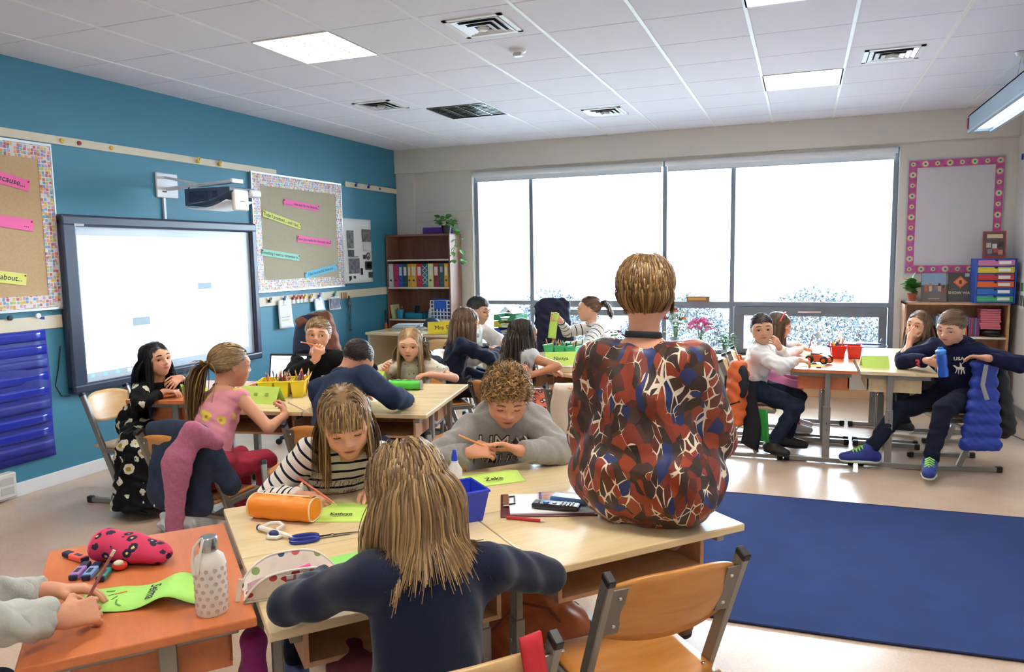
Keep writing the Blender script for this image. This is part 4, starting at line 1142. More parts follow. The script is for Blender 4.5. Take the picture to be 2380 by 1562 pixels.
def decal(name, target, parent, body, size, o, x, y, m, bold=0.0, off=.0022, shear=0.0, space=1.0, dist=.25):
    """print laid on the cloth: text projected along the print's own normal"""
    me = text_mesh(body, size, 'CENTER', bold, shear, space)
    bm = bmesh.new(); bm.from_mesh(me); bmesh.ops.subdivide_edges(bm, edges=[e for e in bm.edges if e.calc_length() > .012], cuts=1); bm.to_mesh(me); bm.free()
    F = frame(o, x, y); tm = target.data
    bv = BVHTree.FromPolygons([v.co for v in tm.vertices], [p.vertices[:] for p in tm.polygons])
    n = F.to_3x3() @ Vector((0, 0, 1))
    for v in me.vertices:
        p = F @ v.co; hit = bv.ray_cast(p + n * dist, -n, dist * 2.2)
        v.co = hit[0] + n * off if hit[0] is not None else p
    return link(name, me, parent, m)

# ================================================================== PEOPLE
def arm(w, hint, fd, pn, curl=.4, thumb=.5, **k): return dict(wrist=w, hint=hint, fd=fd, pn=pn, curl=curl, thumb=thumb, **k)
PEOPLE = {}
# --- teacher on the desk, from behind
G = PEOPLE['teacher'] = person('woman with short blonde hair sitting on a desk in a rust petal-print blouse', (4.553, 2.404, 1.482), .222, 88, -2, 0, 84, (4.555, 2.41, .845), 1.0,
    arm((4.72, 2.70, .88), (.55, -.5, -.6), (-.7, .7, -.1), (0, 0, -1)), arm((4.45, 2.66, .88), (-.6, -.5, -.6), (.7, .7, -.1), (0, 0, -1)),
    legs={1: dict(ankle=(4.60, 2.92, .16), hint=(.1, .6, .8), foot=95), -1: dict(ankle=(4.46, 2.97, .16), hint=(.0, .6, .8), foot=105)},
    skin='#dda184', tone='teacher', hairkw=dict(style='bob', n=900, length=.315, part=.02, seed=11, lift=.015, width=.0042, thick=.055, tuck=.26, dens=3.0), female=True, adult=True, sw=.152, bulk=1.12, neckz=.76,
    top=dict(m=blobs('rust_petal_print_silk', '#e6d9c2', ['#8c3520', '#3b2a25', '#5f2c1e', '#27346a', '#953d22', '#42302a', '#34251f', '#7a3020', '#4a3128'], 38, .031, (1, 1, .6), .42, .9, .45), name='blouse', sleeve=.93, loose=.024, amp=.006, wl=.10, seed=4, hem=.0, belly=.045, hipw=.10, neckdrop=.03, puff=1.1),
    bottom=dict(m=mat('#e6dcd6', .8), kind='trousers', loose=.015), shoes=dict(m=mat('#6d4a35', .5), sole=mat('#2a2320', .7)))
# lanyard ribbon round the neck
mb = MB(); nb, hh_ = G['nb'], G['h'].hh
pts = [nb + G['sp'] * (.028 + .012 * math.cos(a)) + (G['rr'] * math.sin(a) * .057 - G['fr'] * math.cos(a) * .055) for a in [R(-135 + 270 * j / 18) for j in range(19)]]
mb.tube(pts, .0105, 6, sq=.35); mb.obj('lanyard', mat('#151823', .7), G['root'], smooth=True)

# --- front island
G = PEOPLE['stripes'] = person('girl with a blonde fringe in a navy striped shirt writing beside the orange pencil case', (3.505, 2.235, 1.02), .225, -52, -26, -6, -44, (3.20, 2.46, .53), .84,
    arm((3.395, 2.112, .765), (-.6, -.35, -.75), (.85, .25, -.25), (-.2, .35, -.9), .55, .8), arm((3.57, 2.30, .765), (.8, .8, -.2), (.35, -.75, -.3), (0, 0, -1), .35, .3),
    skin='#dfa98a', tone='dirtyblonde', hairkw=dict(style='bob', dens=2.6, n=900, length=.30, part=.0, fringe=.052, seed=21, lift=.03, width=.004, thick=.045), gaze=(0, -30), lid=.72,
    top=dict(m=stripes('white_navy_stripe_jersey', '#e9e4da', '#161d33', .034, .27), name='striped_shirt', sleeve=1.0, loose=.012, amp=.003, seed=8, along=True, vx=.0065), bottom=dict(m=M_JEAN, kind='trousers'),
    legs={1: dict(ankle=(3.33, 2.12, .12), hint=(.4, -.4, .8), foot=-42), -1: dict(ankle=(3.52, 2.30, .12), hint=(.4, -.4, .8), foot=-42)}, shoes=dict(m=mat('#3d4a77', .6), sole=M_PAPER))
c_ = V3(3.505, 2.235, .86); fx = G['f']; rx_ = -G['r']
decal('shirt_lettering', G['top'], G['top'], 'Duttioerly', .058, Vector(c_ + G['fr'] * .1 - V3(0, 0, .03)), Vector(rx_), Vector((0, 0, 1)), mat('#8a5a44', .6), -.001, shear=.35)
decal('shirt_lettering', G['top'], G['top'], 'since 1985', .03, Vector(c_ + G['fr'] * .1 - V3(0, 0, .075)), Vector(rx_), Vector((0, 0, 1)), mat('#8a5a44', .6), 0, shear=.35)
G = PEOPLE['hoodie'] = person('boy with curly blond hair in a grey hooded sweatshirt at the front island', (3.862, 2.905, 1.005), .222, -62, -30, 3, -46, (3.68, 3.18, .53), .86,
    arm((3.775, 2.715, .805), (-.9, -.45, -.5), (.75, .25, .1), (-.1, .6, -.5), .6, .8), arm((3.955, 2.80, .805), (.9, .45, -.4), (-.65, -.35, .35), (0, -.3, -1), .25, .3),
    skin='#dca283', tone='curly', hairkw=dict(style='curly', n=820, length=.062, seed=31, lift=.04, width=.0038, thick=.06), gaze=(0, -30), lid=.75, female=False,
    top=dict(m=mat('#9b9893', .95, spec=.15, bump=.35, bscale=420, vary=.06, vscale=60, sheen=.25, name='grey_sweatshirt_fleece'), name='sweatshirt', sleeve=.98, loose=.026, amp=.007, wl=.10, seed=14, hood=True, vx=.0075, cuff=True), bottom=dict(m=M_JEAN, kind='trousers'),
    legs={1: dict(ankle=(3.80, 2.85, .12), hint=(.4, -.4, .8), foot=-42), -1: dict(ankle=(3.99, 3.03, .12), hint=(.4, -.4, .8), foot=-42)}, shoes=dict(m=mat('#55585e', .6), sole=M_PAPER))
ct = Vector(G['chest'] + G['fr'] * .1); xr = Vector(-G['r']); up_ = Vector(unit(G['sp'])); MAR = mat('#3d2226', .7); CRM = mat('#e6ddd2', .8)
decal('sweatshirt_lettering', G['top'], G['top'], 'UMASS', .095, ct + up_ * .075, xr, up_, MAR, .0035, .0022); decal('sweatshirt_lettering', G['top'], G['top'], 'UMASS', .095, ct + up_ * .075, xr, up_, CRM, -.0005, .0034)
decal('sweatshirt_lettering', G['top'], G['top'], 'AMHERST', .07, ct - up_ * .015, xr, up_, MAR, .003, .0022); decal('sweatshirt_lettering', G['top'], G['top'], 'AMHERST', .07, ct - up_ * .015, xr, up_, CRM, -.0005, .0034)
G = PEOPLE['navyback'] = person('blonde child in a navy sweater bent over the flag-print pencil case, seen from behind', (4.165, 1.515, 1.045), .225, 132, -30, 10, 136, (4.25, 1.40, .55), .92,
    arm((4.20, 1.86, .765), (.9, .35, -.25), (-.6, .7, -.2), (0, 0, -1)), arm((3.86, 1.60, .765), (-.45, -.9, -.2), (.5, .7, -.2), (0, 0, -1)),
    skin='#dca283', tone='dirtyblonde', hairkw=dict(style='bob', dens=3.2, n=1000, length=.33, part=.02, seed=41, lift=.035, width=.0038, wave=.012, thick=.05), face=True, lid=.7,
    top=dict(m=M_NAVYC, name='navy_sweater', sleeve=1.0, loose=.008, amp=.0035, wl=.12, seed=15, hem=.03), bottom=dict(m=mat('#5b1f2e', .85), kind='trousers'),
    legs={1: dict(ankle=(4.13, 1.80, .12), hint=(-.5, .4, .8), foot=138), -1: dict(ankle=(3.95, 1.62, .12), hint=(-.5, .4, .8), foot=138)}, shoes=dict(m=mat('#32406e', .6), sole=M_PAPER))
M_DENIML = mat('#b9bcb6', .85, spec=.2, bump=.4, bscale=260, vary=.14, vscale=18, name='bleached_denim')
G = PEOPLE['denim'] = person('child in a bleached denim jacket reaching in to write on the cherry orange desk', (3.06, 1.0, 1.08), .22, 50, -20, 0, 50, (2.92, .86, .54), .90,
    arm((3.425, 1.165, .775), (.5, -.8, -.1), (.28, .95, -.12), (-.75, .1, -.6), .72, .8, vx=.003), arm((3.265, 1.258, .775), (-.3, -.2, -.9), (.62, .75, -.12), (.1, -.2, -1), .28, .2, vx=.003),
    skin='#cf9878', tone='lightbrown', hairkw=dict(style='long', n=500, length=.4, part=0, seed=44), lid=.6,
    top=dict(m=M_DENIML, name='denim_jacket', sleeve=1.0, loose=.02, amp=.006, wl=.07, seed=16, cuff=True), bottom=dict(m=M_JEAN, kind='trousers'),
    legs={1: dict(ankle=(3.20, 1.05, .12), hint=(.5, .4, .8), foot=48), -1: dict(ankle=(3.03, 1.2, .12), hint=(.5, .4, .8), foot=48)}, shoes=dict(m=mat('#b8b4b0', .6), sole=M_PAPER))

# --- middle island
M_DAISY = flowers('black_daisy_chiffon', '#0d0d10', '#d8d2be', '#a08a2a', 13, .2, .44, .6)
G = PEOPLE['daisy'] = person('girl with long black hair in a long black daisy-print dress at the cherry desk', (1.072, 3.683, .965), .212, -8, 2, -6, 5, (.83, 3.72, .52), .76,
    arm((1.20, 3.62, .765), (.2, -.9, -.3), (.85, .35, .0), (0, 0, -1), .4, .4), arm((1.23, 3.72, .84), (.2, .9, -.5), (.15, -.9, -.3), (-.6, 0, -.6), .35, .3),
    skin='#cf9b7e', tone='black', hairkw=dict(style='long', n=700, length=.44, part=.05, seed=51, lift=.02, thick=.035), lid=.35, gaze=(8, 0), iris='#1e130d',
    top=dict(m=M_DAISY, name='dress_top', sleeve=.95, loose=.012, amp=.005, seed=17), bottom=dict(m=M_DAISY, kind='skirt', name='dress_skirt', amp=.010, flare=.24, hemz=.07),
    legs={1: dict(ankle=(1.16, 3.42, .10), hint=(.7, -.2, .6), foot=-20), -1: dict(ankle=(1.18, 3.60, .10), hint=(.7, 0, .6), foot=-10)}, shoes=dict(m=mat('#101012', .5), sole=M_BLACK))
G = PEOPLE['banana'] = person('girl with a long ponytail in a pink sleeveless banana-print top, seen from behind', (2.105, 3.225, 1.03), .222, 60, -8, 0, 92, (2.13, 2.97, .53), .85,
    arm((2.345, 3.36, .735), (.8, -.5, -.6), (-.45, .5, .6), (-.8, -.3, -.1), .6, .7), arm((1.985, 3.33, .92), (-.9, .2, -.6), (.35, -.55, .75), (.3, -.2, .2), .5, .4),
    skin='#cf9779', tone='dirtyblonde', hairkw=dict(style='pony', n=900, seed=61, lift=.01, tie=(0, -.56, .0), tail=.30, thick=.04, tailcomb=(0, -.5, -.6), width=.0065),
    top=dict(m=flowers('banana_print_pink', '#d98f9c', '#d9c24f', '#a5862a', 17, .16, .44, .65), name='banana_top', sleeve=0, loose=.010, amp=.003, seed=18, neckdrop=.03), bottom=dict(m=mat('#a3213c', .9), kind='trousers', name='red_trousers'),
    legs={1: dict(ankle=(2.22, 3.36, .12), hint=(0, .6, .8), foot=92), -1: dict(ankle=(2.02, 3.36, .12), hint=(0, .6, .8), foot=92)}, shoes=dict(m=mat('#c9c4c0', .6), sole=M_PAPER))
mb = MB(); pts = [G['nb'] + G['sp'] * .015 + (G['rr'] * math.sin(a) * .055 - G['fr'] * math.cos(a) * .055) for a in [2 * PI * j / 20 for j in range(21)]]
mb.tube(pts, .004, 6); mb.obj('choker', M_BLACK, G['root'])
G = PEOPLE['pencilboy'] = person('fair-haired boy in a black sweatshirt holding an orange pencil to his lips', (1.764, 4.50, 1.06), .228, -62, 0, 5, -72, (1.68, 4.72, .53), .86,
    arm((1.855, 4.335, .90), (-.6, -.6, -.6), (.35, .0, .9), (-.3, .8, .1), .55, .6), arm((2.0, 4.45, .765), (.9, .2, -.3), (-.7, -.6, 0), (0, 0, -1)),
    skin='#d6a081', tone='dirtyblonde', hairkw=dict(style='short', n=900, length=.05, seed=71, lift=.05, comb=(.5, .9, .1), thick=.04, width=.0042), gaze=(-35, 0), lid=.3, female=False,
    top=dict(m=mat('#17171a', .9, spec=.15, bump=.2, bscale=300, name='black_sweatshirt'), name='sweatshirt', sleeve=.97, loose=.018, amp=.005, seed=19), bottom=dict(m=M_JEAN, kind='trousers'),
    legs={1: dict(ankle=(1.72, 4.33, .12), hint=(0, -.6, .8), foot=-75), -1: dict(ankle=(1.93, 4.38, .12), hint=(0, -.6, .8), foot=-75)}, shoes=dict(m=M_BLACK, sole=M_PAPER))
G = PEOPLE['blazer'] = person('boy with short dark hair bent over his desk in a navy blazer, seen from behind', (2.545, 3.80, 1.0), .22, 84, -38, -12, 98, (2.66, 3.33, .53), .92,
    arm((2.88, 3.82, .765), (.9, -.5, -.3), (-.5, .8, 0), (0, 0, -1)), arm((2.46, 3.86, .765), (-.5, -.3, -.9), (.5, .8, 0), (0, 0, -1)),
    skin='#c98f70', tone='darkbrown', hairkw=dict(style='short', n=900, length=.028, seed=81, lift=.02, comb=(0, .6, .5), thick=.03), female=False, lid=.7,
    top=dict(m=mat('#26324a', .9, spec=.15, bump=.3, bscale=300, vary=.08, vscale=40, name='navy_flannel'), name='blazer', sleeve=1.0, loose=.024, amp=.006, wl=.13, seed=20, collar=mat('#303b50', .9)), bottom=dict(m=mat('#31466b', .85), kind='trousers'),
    legs={1: dict(ankle=(2.78, 3.78, .12), hint=(0, .6, .8), foot=95), -1: dict(ankle=(2.55, 3.76, .12), hint=(0, .6, .8), foot=95)}, shoes=dict(m=M_BLACK, sole=M_PAPER))
G = PEOPLE['longblonde'] = person('girl with long straight blonde hair in a cream speckled top behind the green pencil case', (2.345, 4.81, .968), .222, -72, -10, 2, -75, (2.30, 4.93, .51), .82,
    arm((2.25, 4.62, .80), (-.9, -.3, -.4), (.2, -.6, .5), (.6, -.4, .1), .45, .6), arm((2.55, 4.72, .765), (.9, .1, -.3), (-.6, -.7, 0), (0, 0, -1)),
    skin='#dba88d', tone='blonde', hairkw=dict(style='long', n=800, length=.42, part=.0, seed=91, lift=.025, thick=.035), gaze=(0, -12), lid=.45, iris='#5d6b6e',
    top=dict(m=flowers('cream_speckled_jersey', '#cfc6b6', '#4a4238', '#4a4238', 34, .05, .17, .7), name='speckled_top', sleeve=.32, loose=.02, amp=.004, seed=22), bottom=dict(m=M_JEAN, kind='trousers'),
    legs={1: dict(ankle=(2.3, 4.70, .12), hint=(0, -.6, .8), foot=-75), -1: dict(ankle=(2.5, 4.75, .12), hint=(0, -.6, .8), foot=-75)}, shoes=dict(m=mat('#8d8d92', .6), sole=M_PAPER))

# --- back island
G = PEOPLE['cardigan'] = person('girl with straight brown shoulder-length hair in a navy cardigan, turned to the window', (2.41, 5.66, 1.06), .228, 42, -12, 0, 40, (2.28, 5.56, .53), .86,
    arm((2.65, 5.815, .81), (.5, -.8, -.5), (.3, .7, .4), (-.5, .3, .1), .6, .7), arm((2.51, 5.955, .79), (-.5, .7, -.5), (.8, .1, .1), (0, 0, -1)),
    skin='#d6a081', tone='lightbrown', hairkw=dict(style='bob', n=800, length=.32, part=.03, seed=101, lift=.02, thick=.035), lid=.6,
    top=dict(m=M_NAVYC, name='cardigan', sleeve=.98, loose=.018, amp=.006, seed=23), bottom=dict(m=mat('#10131f', .9), kind='trousers'),
    legs={1: dict(ankle=(2.59, 5.70, .12), hint=(.5, .4, .8), foot=40), -1: dict(ankle=(2.47, 5.83, .12), hint=(.5, .4, .8), foot=40)}, shoes=dict(m=M_BLACK, sole=M_PAPER))
G = PEOPLE['darkboy'] = person('boy with short black hair in a white hooded top behind the girl in the cardigan', (2.33, 6.10, 1.125), .225, -10, -12, 4, 5, (2.16, 6.12, .55), .86,
    arm((2.52, 6.0, .80), (.1, -.3, -.9), (.7, -.4, 0), (0, 0, -1)), arm((2.60, 6.14, .80), (.2, .9, -.4), (.8, -.3, 0), (0, 0, -1), .5),
    skin='#d0a083', tone='black', hairkw=dict(style='short', n=800, length=.05, seed=111, lift=.02, comb=(.5, .9, -.1), thick=.045), female=False, lid=.6, gaze=(0, -20), iris='#1e130d',
    top=dict(m=mat('#d9d6d0', .9, bump=.2, bscale=300, name='white_fleece'), name='hooded_top', sleeve=.98, loose=.022, amp=.006, seed=24, hood=True), bottom=dict(m=M_JEAN, kind='trousers'),
    legs={1: dict(ankle=(2.52, 6.02, .12), hint=(.7, 0, .8), foot=0), -1: dict(ankle=(2.52, 6.22, .12), hint=(.7, 0, .8), foot=0)}, shoes=dict(m=M_BLACK, sole=M_PAPER))
M_CORAL = flowers('coral_floral_cotton', '#e0775e', '#1f2740', '#e8d8d2', 24, .22, .42, .9)
G = PEOPLE['braids'] = person('girl with long damp dark hair in a grey top and coral floral skirt', (3.105, 5.15, 1.03), .22, 48, -4, 0, 62, (3.08, 4.98, .50), .82,
    arm((3.245, 4.905, .76), (.8, -.4, -.4), (-.3, -.5, .6), (-.6, 0, .3), .7, .6), arm((3.30, 5.14, .765), (-.3, .6, -.4), (.8, .1, -.1), (0, 0, -1), .3),
    skin='#bf8765', tone='darkbrown', hairkw=dict(style='long', n=560, length=.46, part=.0, seed=121, lift=.03, width=.0036, thick=.03), lid=.4,
    top=dict(m=mat('#b9bec0', .9, bump=.2, bscale=200, vary=.1, vscale=40, name='grey_marl'), name='grey_top', sleeve=.12, loose=.018, amp=.005, seed=25), bottom=dict(m=M_CORAL, kind='skirt', name='floral_skirt', amp=.008, flare=.16, hemz=.22),
    legs={1: dict(ankle=(3.28, 5.2, .10), hint=(.3, .6, .8), foot=60), -1: dict(ankle=(3.12, 5.30, .10), hint=(.3, .6, .8), foot=60)}, shoes=dict(m=mat('#d0c8c0', .6), sole=M_PAPER))
G = PEOPLE['cardgirl'] = person('girl with a brown ponytail and thin-striped white shirt holding up a green card', (3.164, 6.76, 1.10), .222, 196, -2, 0, 205, (3.36, 6.86, .55), .88,
    arm((2.935, 6.60, 1.0), (-.2, .5, -.5), (-.8, -.5, .3), (-.1, -.7, .2), .5, .5), arm((3.0, 6.43, .79), (0, -.7, -.4), (-.8, -.4, 0), (0, 0, -1)),
    skin='#dba88d', tone='lightbrown', hairkw=dict(style='pony', n=700, seed=131, lift=.01, tie=(0, -.5, .18), tail=.2, thick=.03, tailcomb=(0, -.8, .2)), gaze=(0, 0), lid=.3, iris='#5d6b6e',
    top=dict(m=stripes('white_thin_stripe_jersey', '#e6e4e0', '#15161c', .055, .16), name='striped_shirt', sleeve=.97, loose=.014, amp=.004, seed=26, along=True), bottom=dict(m=M_JEAN, kind='trousers'),
    legs={1: dict(ankle=(3.08, 6.60, .12), hint=(-.6, -.3, .8), foot=205), -1: dict(ankle=(3.04, 6.46, .12), hint=(-.6, -.3, .8), foot=205)}, shoes=dict(m=M_BLACK, sole=M_PAPER))

# --- window island
M_WSHIRT = mat('#e7e4e2', .8, bump=.1, bscale=200, name='white_shirt_cotton')
G = PEOPLE['whiteboy'] = person('boy in a white shirt looking round with an orange rucksack behind him', (4.73, 6.15, 1.005), .222, -78, -4, -4, 2, (4.66, 6.20, .53), .84,
    arm((5.00, 6.07, .775), (.2, -.9, -.3), (.8, .1, -.1), (0, .3, -1), .55, .7), arm((4.86, 6.20, .86), (.3, .5, -.7), (-.3, -.6, .5), (-.5, .2, 0), .5, .4),
    skin='#cd9c7c', tone='darkbrown', hairkw=dict(style='short', n=900, length=.06, seed=141, lift=.015, comb=(-.8, .5, 0), thick=.04), female=False, lid=.3, iris='#1e130d', gaze=(0, 0),
    top=dict(m=M_WSHIRT, name='white_shirt', sleeve=.97, loose=.02, amp=.006, seed=27, collar=M_WSHIRT), bottom=dict(m=M_JEAN, kind='trousers'),
    legs={1: dict(ankle=(4.83, 6.02, .11), hint=(.9, -.1, .5), foot=-40), -1: dict(ankle=(4.93, 6.25, .11), hint=(.9, 0, .5), foot=0)}, shoes=dict(m=mat('#26211f', .5), sole=M_BLACK))
G = PEOPLE['hairband'] = person('girl with a red hairband, white shirt and pink trousers writing by the window', (4.84, 6.86, .965), .215, -6, -22, 0, 0, (4.66, 6.90, .51), .78,
    arm((5.03, 6.82, .775), (.2, -.9, -.3), (.8, .1, -.1), (0, .2, -1), .55, .7), arm((5.02, 7.0, .775), (.2, .9, -.3), (.8, -.3, -.1), (0, 0, -1)),
    skin='#d6a081', tone='brown', hairkw=dict(style='long', n=700, length=.32, part=0, seed=151, lift=.02, thick=.035), lid=.7, gaze=(0, -25),
    top=dict(m=M_WSHIRT, name='white_shirt', sleeve=.97, loose=.016, amp=.005, seed=28), bottom=dict(m=mat('#c0709a', .9, bump=.2, bscale=300), kind='trousers', name='pink_trousers', loose=.018),
    legs={1: dict(ankle=(4.98, 6.76, .11), hint=(.9, -.1, .5), foot=0), -1: dict(ankle=(4.98, 6.98, .11), hint=(.9, 0, .5), foot=0)}, shoes=dict(m=mat('#c6c4c8', .6), sole=M_PAPER))
h_ = G['h']; mb = MB(); mb.tube([h_.w(.42 * math.sin(a), .02, .14 + .44 * math.cos(a)) for a in [R(-80 + 160 * j / 16) for j in range(17)]], .006, 6, sq=1.0); mb.obj('hairband', mat('#e0483f', .5), G['root'], smooth=True)
G = PEOPLE['chin'] = person('girl with long brown hair resting her chin on her hand beside the low bookshelf', (5.945, 7.05, .975), .22, -128, -4, 8, 190, (6.16, 7.12, .50), .82,
    arm((5.895, 6.985, .865), (-.3, .6, -.9), (-.1, -.05, .9), (.1, .9, .1), .55, .4), arm((5.865, 6.93, .885), (-.6, -.6, -.9), (.55, .15, .7), (.2, .9, .1), .5, .4),
    skin='#d3a184', tone='lightbrown', hairkw=dict(style='long', n=750, length=.40, part=0, seed=161, lift=.02, thick=.035), lid=.3, gaze=(15, 0),
    top=dict(m=M_NAVYC, name='navy_top', sleeve=.62, loose=.016, amp=.004, seed=29), bottom=dict(m=mat('#14161f', .9), kind='trousers'),
    legs={1: dict(ankle=(5.86, 7.22, .12), hint=(-.8, 0, .8), foot=185), -1: dict(ankle=(5.86, 7.02, .12), hint=(-.8, 0, .8), foot=185)}, shoes=dict(m=M_BLACK, sole=M_PAPER))
G = PEOPLE['bottleboy'] = person('boy in a navy hoodie and jeans holding a blue drinking bottle', (6.03, 6.12, 1.045), .225, -128, -18, 4, -128, (6.10, 6.24, .53), .92,
    arm((5.875, 5.99, .81), (-.9, .2, -.3), (.35, -.45, -.1), (.55, .2, .05), .6, .6), arm((6.215, 5.93, .85), (.8, -.6, -.2), (-.75, .25, .05), (.1, -.3, -.9), .3, .3),
    skin='#d6a385', tone='lightbrown', hairkw=dict(style='short', n=950, length=.075, seed=171, lift=.022, comb=(.8, .7, -.1), thick=.05, width=.0045), lid=.65, gaze=(0, -25), female=False,
    top=dict(m=mat('#171b35', .9, spec=.15, bump=.25, bscale=300, name='navy_hoodie_fleece'), name='hoodie', sleeve=.97, loose=.022, amp=.006, seed=30, hood=True, hem=.03), bottom=dict(m=mat('#161d2e', .85, spec=.2, bump=.25, bscale=300, name='indigo_denim'), kind='trousers'),
    legs={1: dict(ankle=(5.50, 5.96, .12), hint=(-.5, -.2, .9), foot=188, fpitch=0), -1: dict(ankle=(5.88, 5.79, .12), hint=(-.2, -.5, .9), foot=-100, fpitch=0)}, shoes=dict(m=mat('#1c2f82', .6), sole=mat('#c9d2c0', .6), laces=mat('#9fe06a', .6), size=1.08, name='running_shoe'))
ct = Vector(G['chest'] + G['fr'] * .1); xr = Vector(-G['r']); up_ = Vector(G['sp'])
decal('hoodie_lettering', G['top'], G['top'], 'USA', .033, ct + xr * .075 + up_ * .04, xr, up_, CRM, .001); decal('hoodie_lettering', G['top'], G['top'], '3', .085, ct - xr * .095 + up_ * .035, xr, up_, mat('#c22b35', .7), .003)
# white horse-and-rider emblem, roughly as sewn
me_ = MB()
def poly(pts): me_.add([(x, y, 0) for x, y in pts], [tuple(range(len(pts)))])
poly([(-.018, -.004), (.014, -.006), (.018, .006), (.008, .011), (-.012, .009), (-.02, .004)]); poly([(-.02, .004), (-.012, .009), (-.019, .019), (-.027, .021), (-.028, .015)]); poly([(-.002, .009), (.008, .011), (.006, .026), (-.001, .026)])
poly([(-.016, -.004), (-.011, -.004), (-.02, -.026), (-.024, -.025)]); poly([(-.008, -.004), (-.003, -.005), (-.006, -.028), (-.01, -.028)]); poly([(.004, -.005), (.009, -.006), (.006, -.03), (.002, -.03)]); poly([(.011, -.005), (.015, -.003), (.019, -.028), (.015, -.028)]); poly([(.003, .024), (.006, .024), (.02, .037), (.018, .039)]); poly([(-.001, .027), (.005, .027), (.005, .033), (-.001, .033)])
em = me_.mesh('emblem'); F_ = frame(ct + xr * .08 - up_ * .035, xr, up_); tm = G['top'].data; bv = BVHTree.FromPolygons([v.co for v in tm.vertices], [p.vertices[:] for p in tm.polygons]); nn_ = F_.to_3x3() @ Vector((0, 0, 1))
for v in em.vertices:
    p = F_ @ (v.co * 1.35); hit = bv.ray_cast(p + nn_ * .2, -nn_, .5); v.co = (hit[0] if hit[0] is not None else p) + nn_ * .0025
link('horse_emblem', em, G['top'], CRM)

# move every person's origin to the base of the figure
for G in PEOPLE.values():
    root = G['root']; o_ = Vector((G['hip'][0], G['hip'][1], 0)); root.location = o_
    for ch in root.children: ch.matrix_parent_inverse = Matrix.Translation(-o_)

# ------------------------------------------------------------------ chairs under them
chair_at('empty beech plywood chair pushed to the desk the teacher sits on', 4.575, 2.065, 133, M_PLY, 1.0)
chair_at('beech chair with a red strap behind the child in the navy sweater', 4.235, 1.475, 136, M_PLYL, .98)
chair_at('beech chair of the girl in the striped shirt', 3.17, 2.52, -43, M_PLY, .92)
chair_at('beech chair of the boy in the grey hoodie', 3.60, 3.20, -46, M_PLY, .92)
chair_at('beech chair under the child in the bleached denim jacket', 2.83, .82, 50, M_PLY, .95)
chair_at('pale beech chair of the girl in the daisy dress', .80, 3.72, 6, M_PLYL, .92)
chair_at('beech chair hung with a denim jacket and a pink cardigan', 2.13, 2.97, 92, M_PLY, .95)
chair_at('pale beech chair of the boy holding the pencil', 1.66, 4.72, -72, M_PLYL, .95)
chair_at('beech chair of the boy in the navy blazer', 2.70, 3.36, 98, M_PLY, .95)
chair_at('beech chair of the girl with long blonde hair', 2.30, 4.93, -75, M_PLY, .95)
chair_at('beech chair hung with a dark padded jacket', 2.26, 5.55, 40, M_PLY, .95)
chair_at('beech chair of the boy in the white hooded top', 2.14, 6.12, 5, M_PLY, .95)
chair_at('beech chair under the girl in the coral skirt', 3.06, 4.96, 62, M_PLY, .92)
chair_at('beech chair of the girl holding up the card', 3.38, 6.87, 205, M_PLY, .98)
chair_at('pale beech chair of the boy in the white shirt', 4.66, 6.20, 2, M_PLYL, .95)
chair_at('pale beech chair of the girl in pink trousers', 4.66, 6.90, 0, M_PLYL, .92)
chair_at('pale beech chair of the girl resting her chin', 6.18, 7.12, 190, M_PLYL, .92)
chair_at('pale beech chair of the boy with the drinking bottle', 6.10, 6.26, -165, M_PLYL, .95)
# ================================================================== LEFT WALL
YX = Vector((0, 1, 0)); ZX = Vector((0, 0, 1)); XX = Vector((1, 0, 0))
def lw(x, y, z): return frame((x, y, z), YX, ZX)           # text frame on the teal wall
def rail(n, y0, y1, z0, z1):
    o = struct('trim_%d' % n, MB().box2((0, y0, z0), (.014, y1, z1)), M_RAIL, bevel=.002); return o
rail(2, RY0, 6.34, 2.448, 2.508); rail(3, 7.565, RY1, 2.435, 2.497); rail(4, RY0, 3.86, 1.135, 1.228); rail(5, 5.93, RY1, 1.135, 1.228)
m, nt, b = newmat('mosaic_square_border'); L = nt.links.new
tc = nd(nt, 'ShaderNodeTexCoord'); v = nd(nt, 'ShaderNodeTexVoronoi', i_Scale=42.0, distance='CHEBYCHEV', i_Randomness=.35); sep = nd(nt, 'ShaderNodeSeparateColor'); L(tc.outputs['Object'], v.inputs['Vector']); L(v.outputs['Color'], sep.inputs[0])
r = ramp(nt, [(0, '#c9a93c'), (.16, '#b6545c'), (.32, '#6d8fc0'), (.48, '#d5cfc6'), (.62, '#8fb08c'), (.76, '#c48bb4'), (.9, '#dd8a52')], 'CONSTANT'); L(sep.outputs[0], r.inputs[0])
lt = nd(nt, 'ShaderNodeMath', operation='GREATER_THAN'); lt.inputs[1].default_value = .40; L(v.outputs['Distance'], lt.inputs[0]); mx = nd(nt, 'ShaderNodeMix', data_type='RGBA'); mx.inputs[7].default_value = lin('#d9d6d4'); L(lt.outputs[0], mx.inputs[0]); L(r.outputs[0], mx.inputs[6]); L(mx.outputs[2], b.inputs['Base Color']); b.inputs['Roughness'].default_value = .45
M_MOSAIC = m
M_CORK = mat('#c0a27c', .9, bump=.2, bscale=200, vary=.05, vscale=60, name='kraft_board')
M_CORKG = mat('#b3a78e', .9, bump=.2, bscale=200, vary=.05, vscale=60, name='greyish_kraft_board')
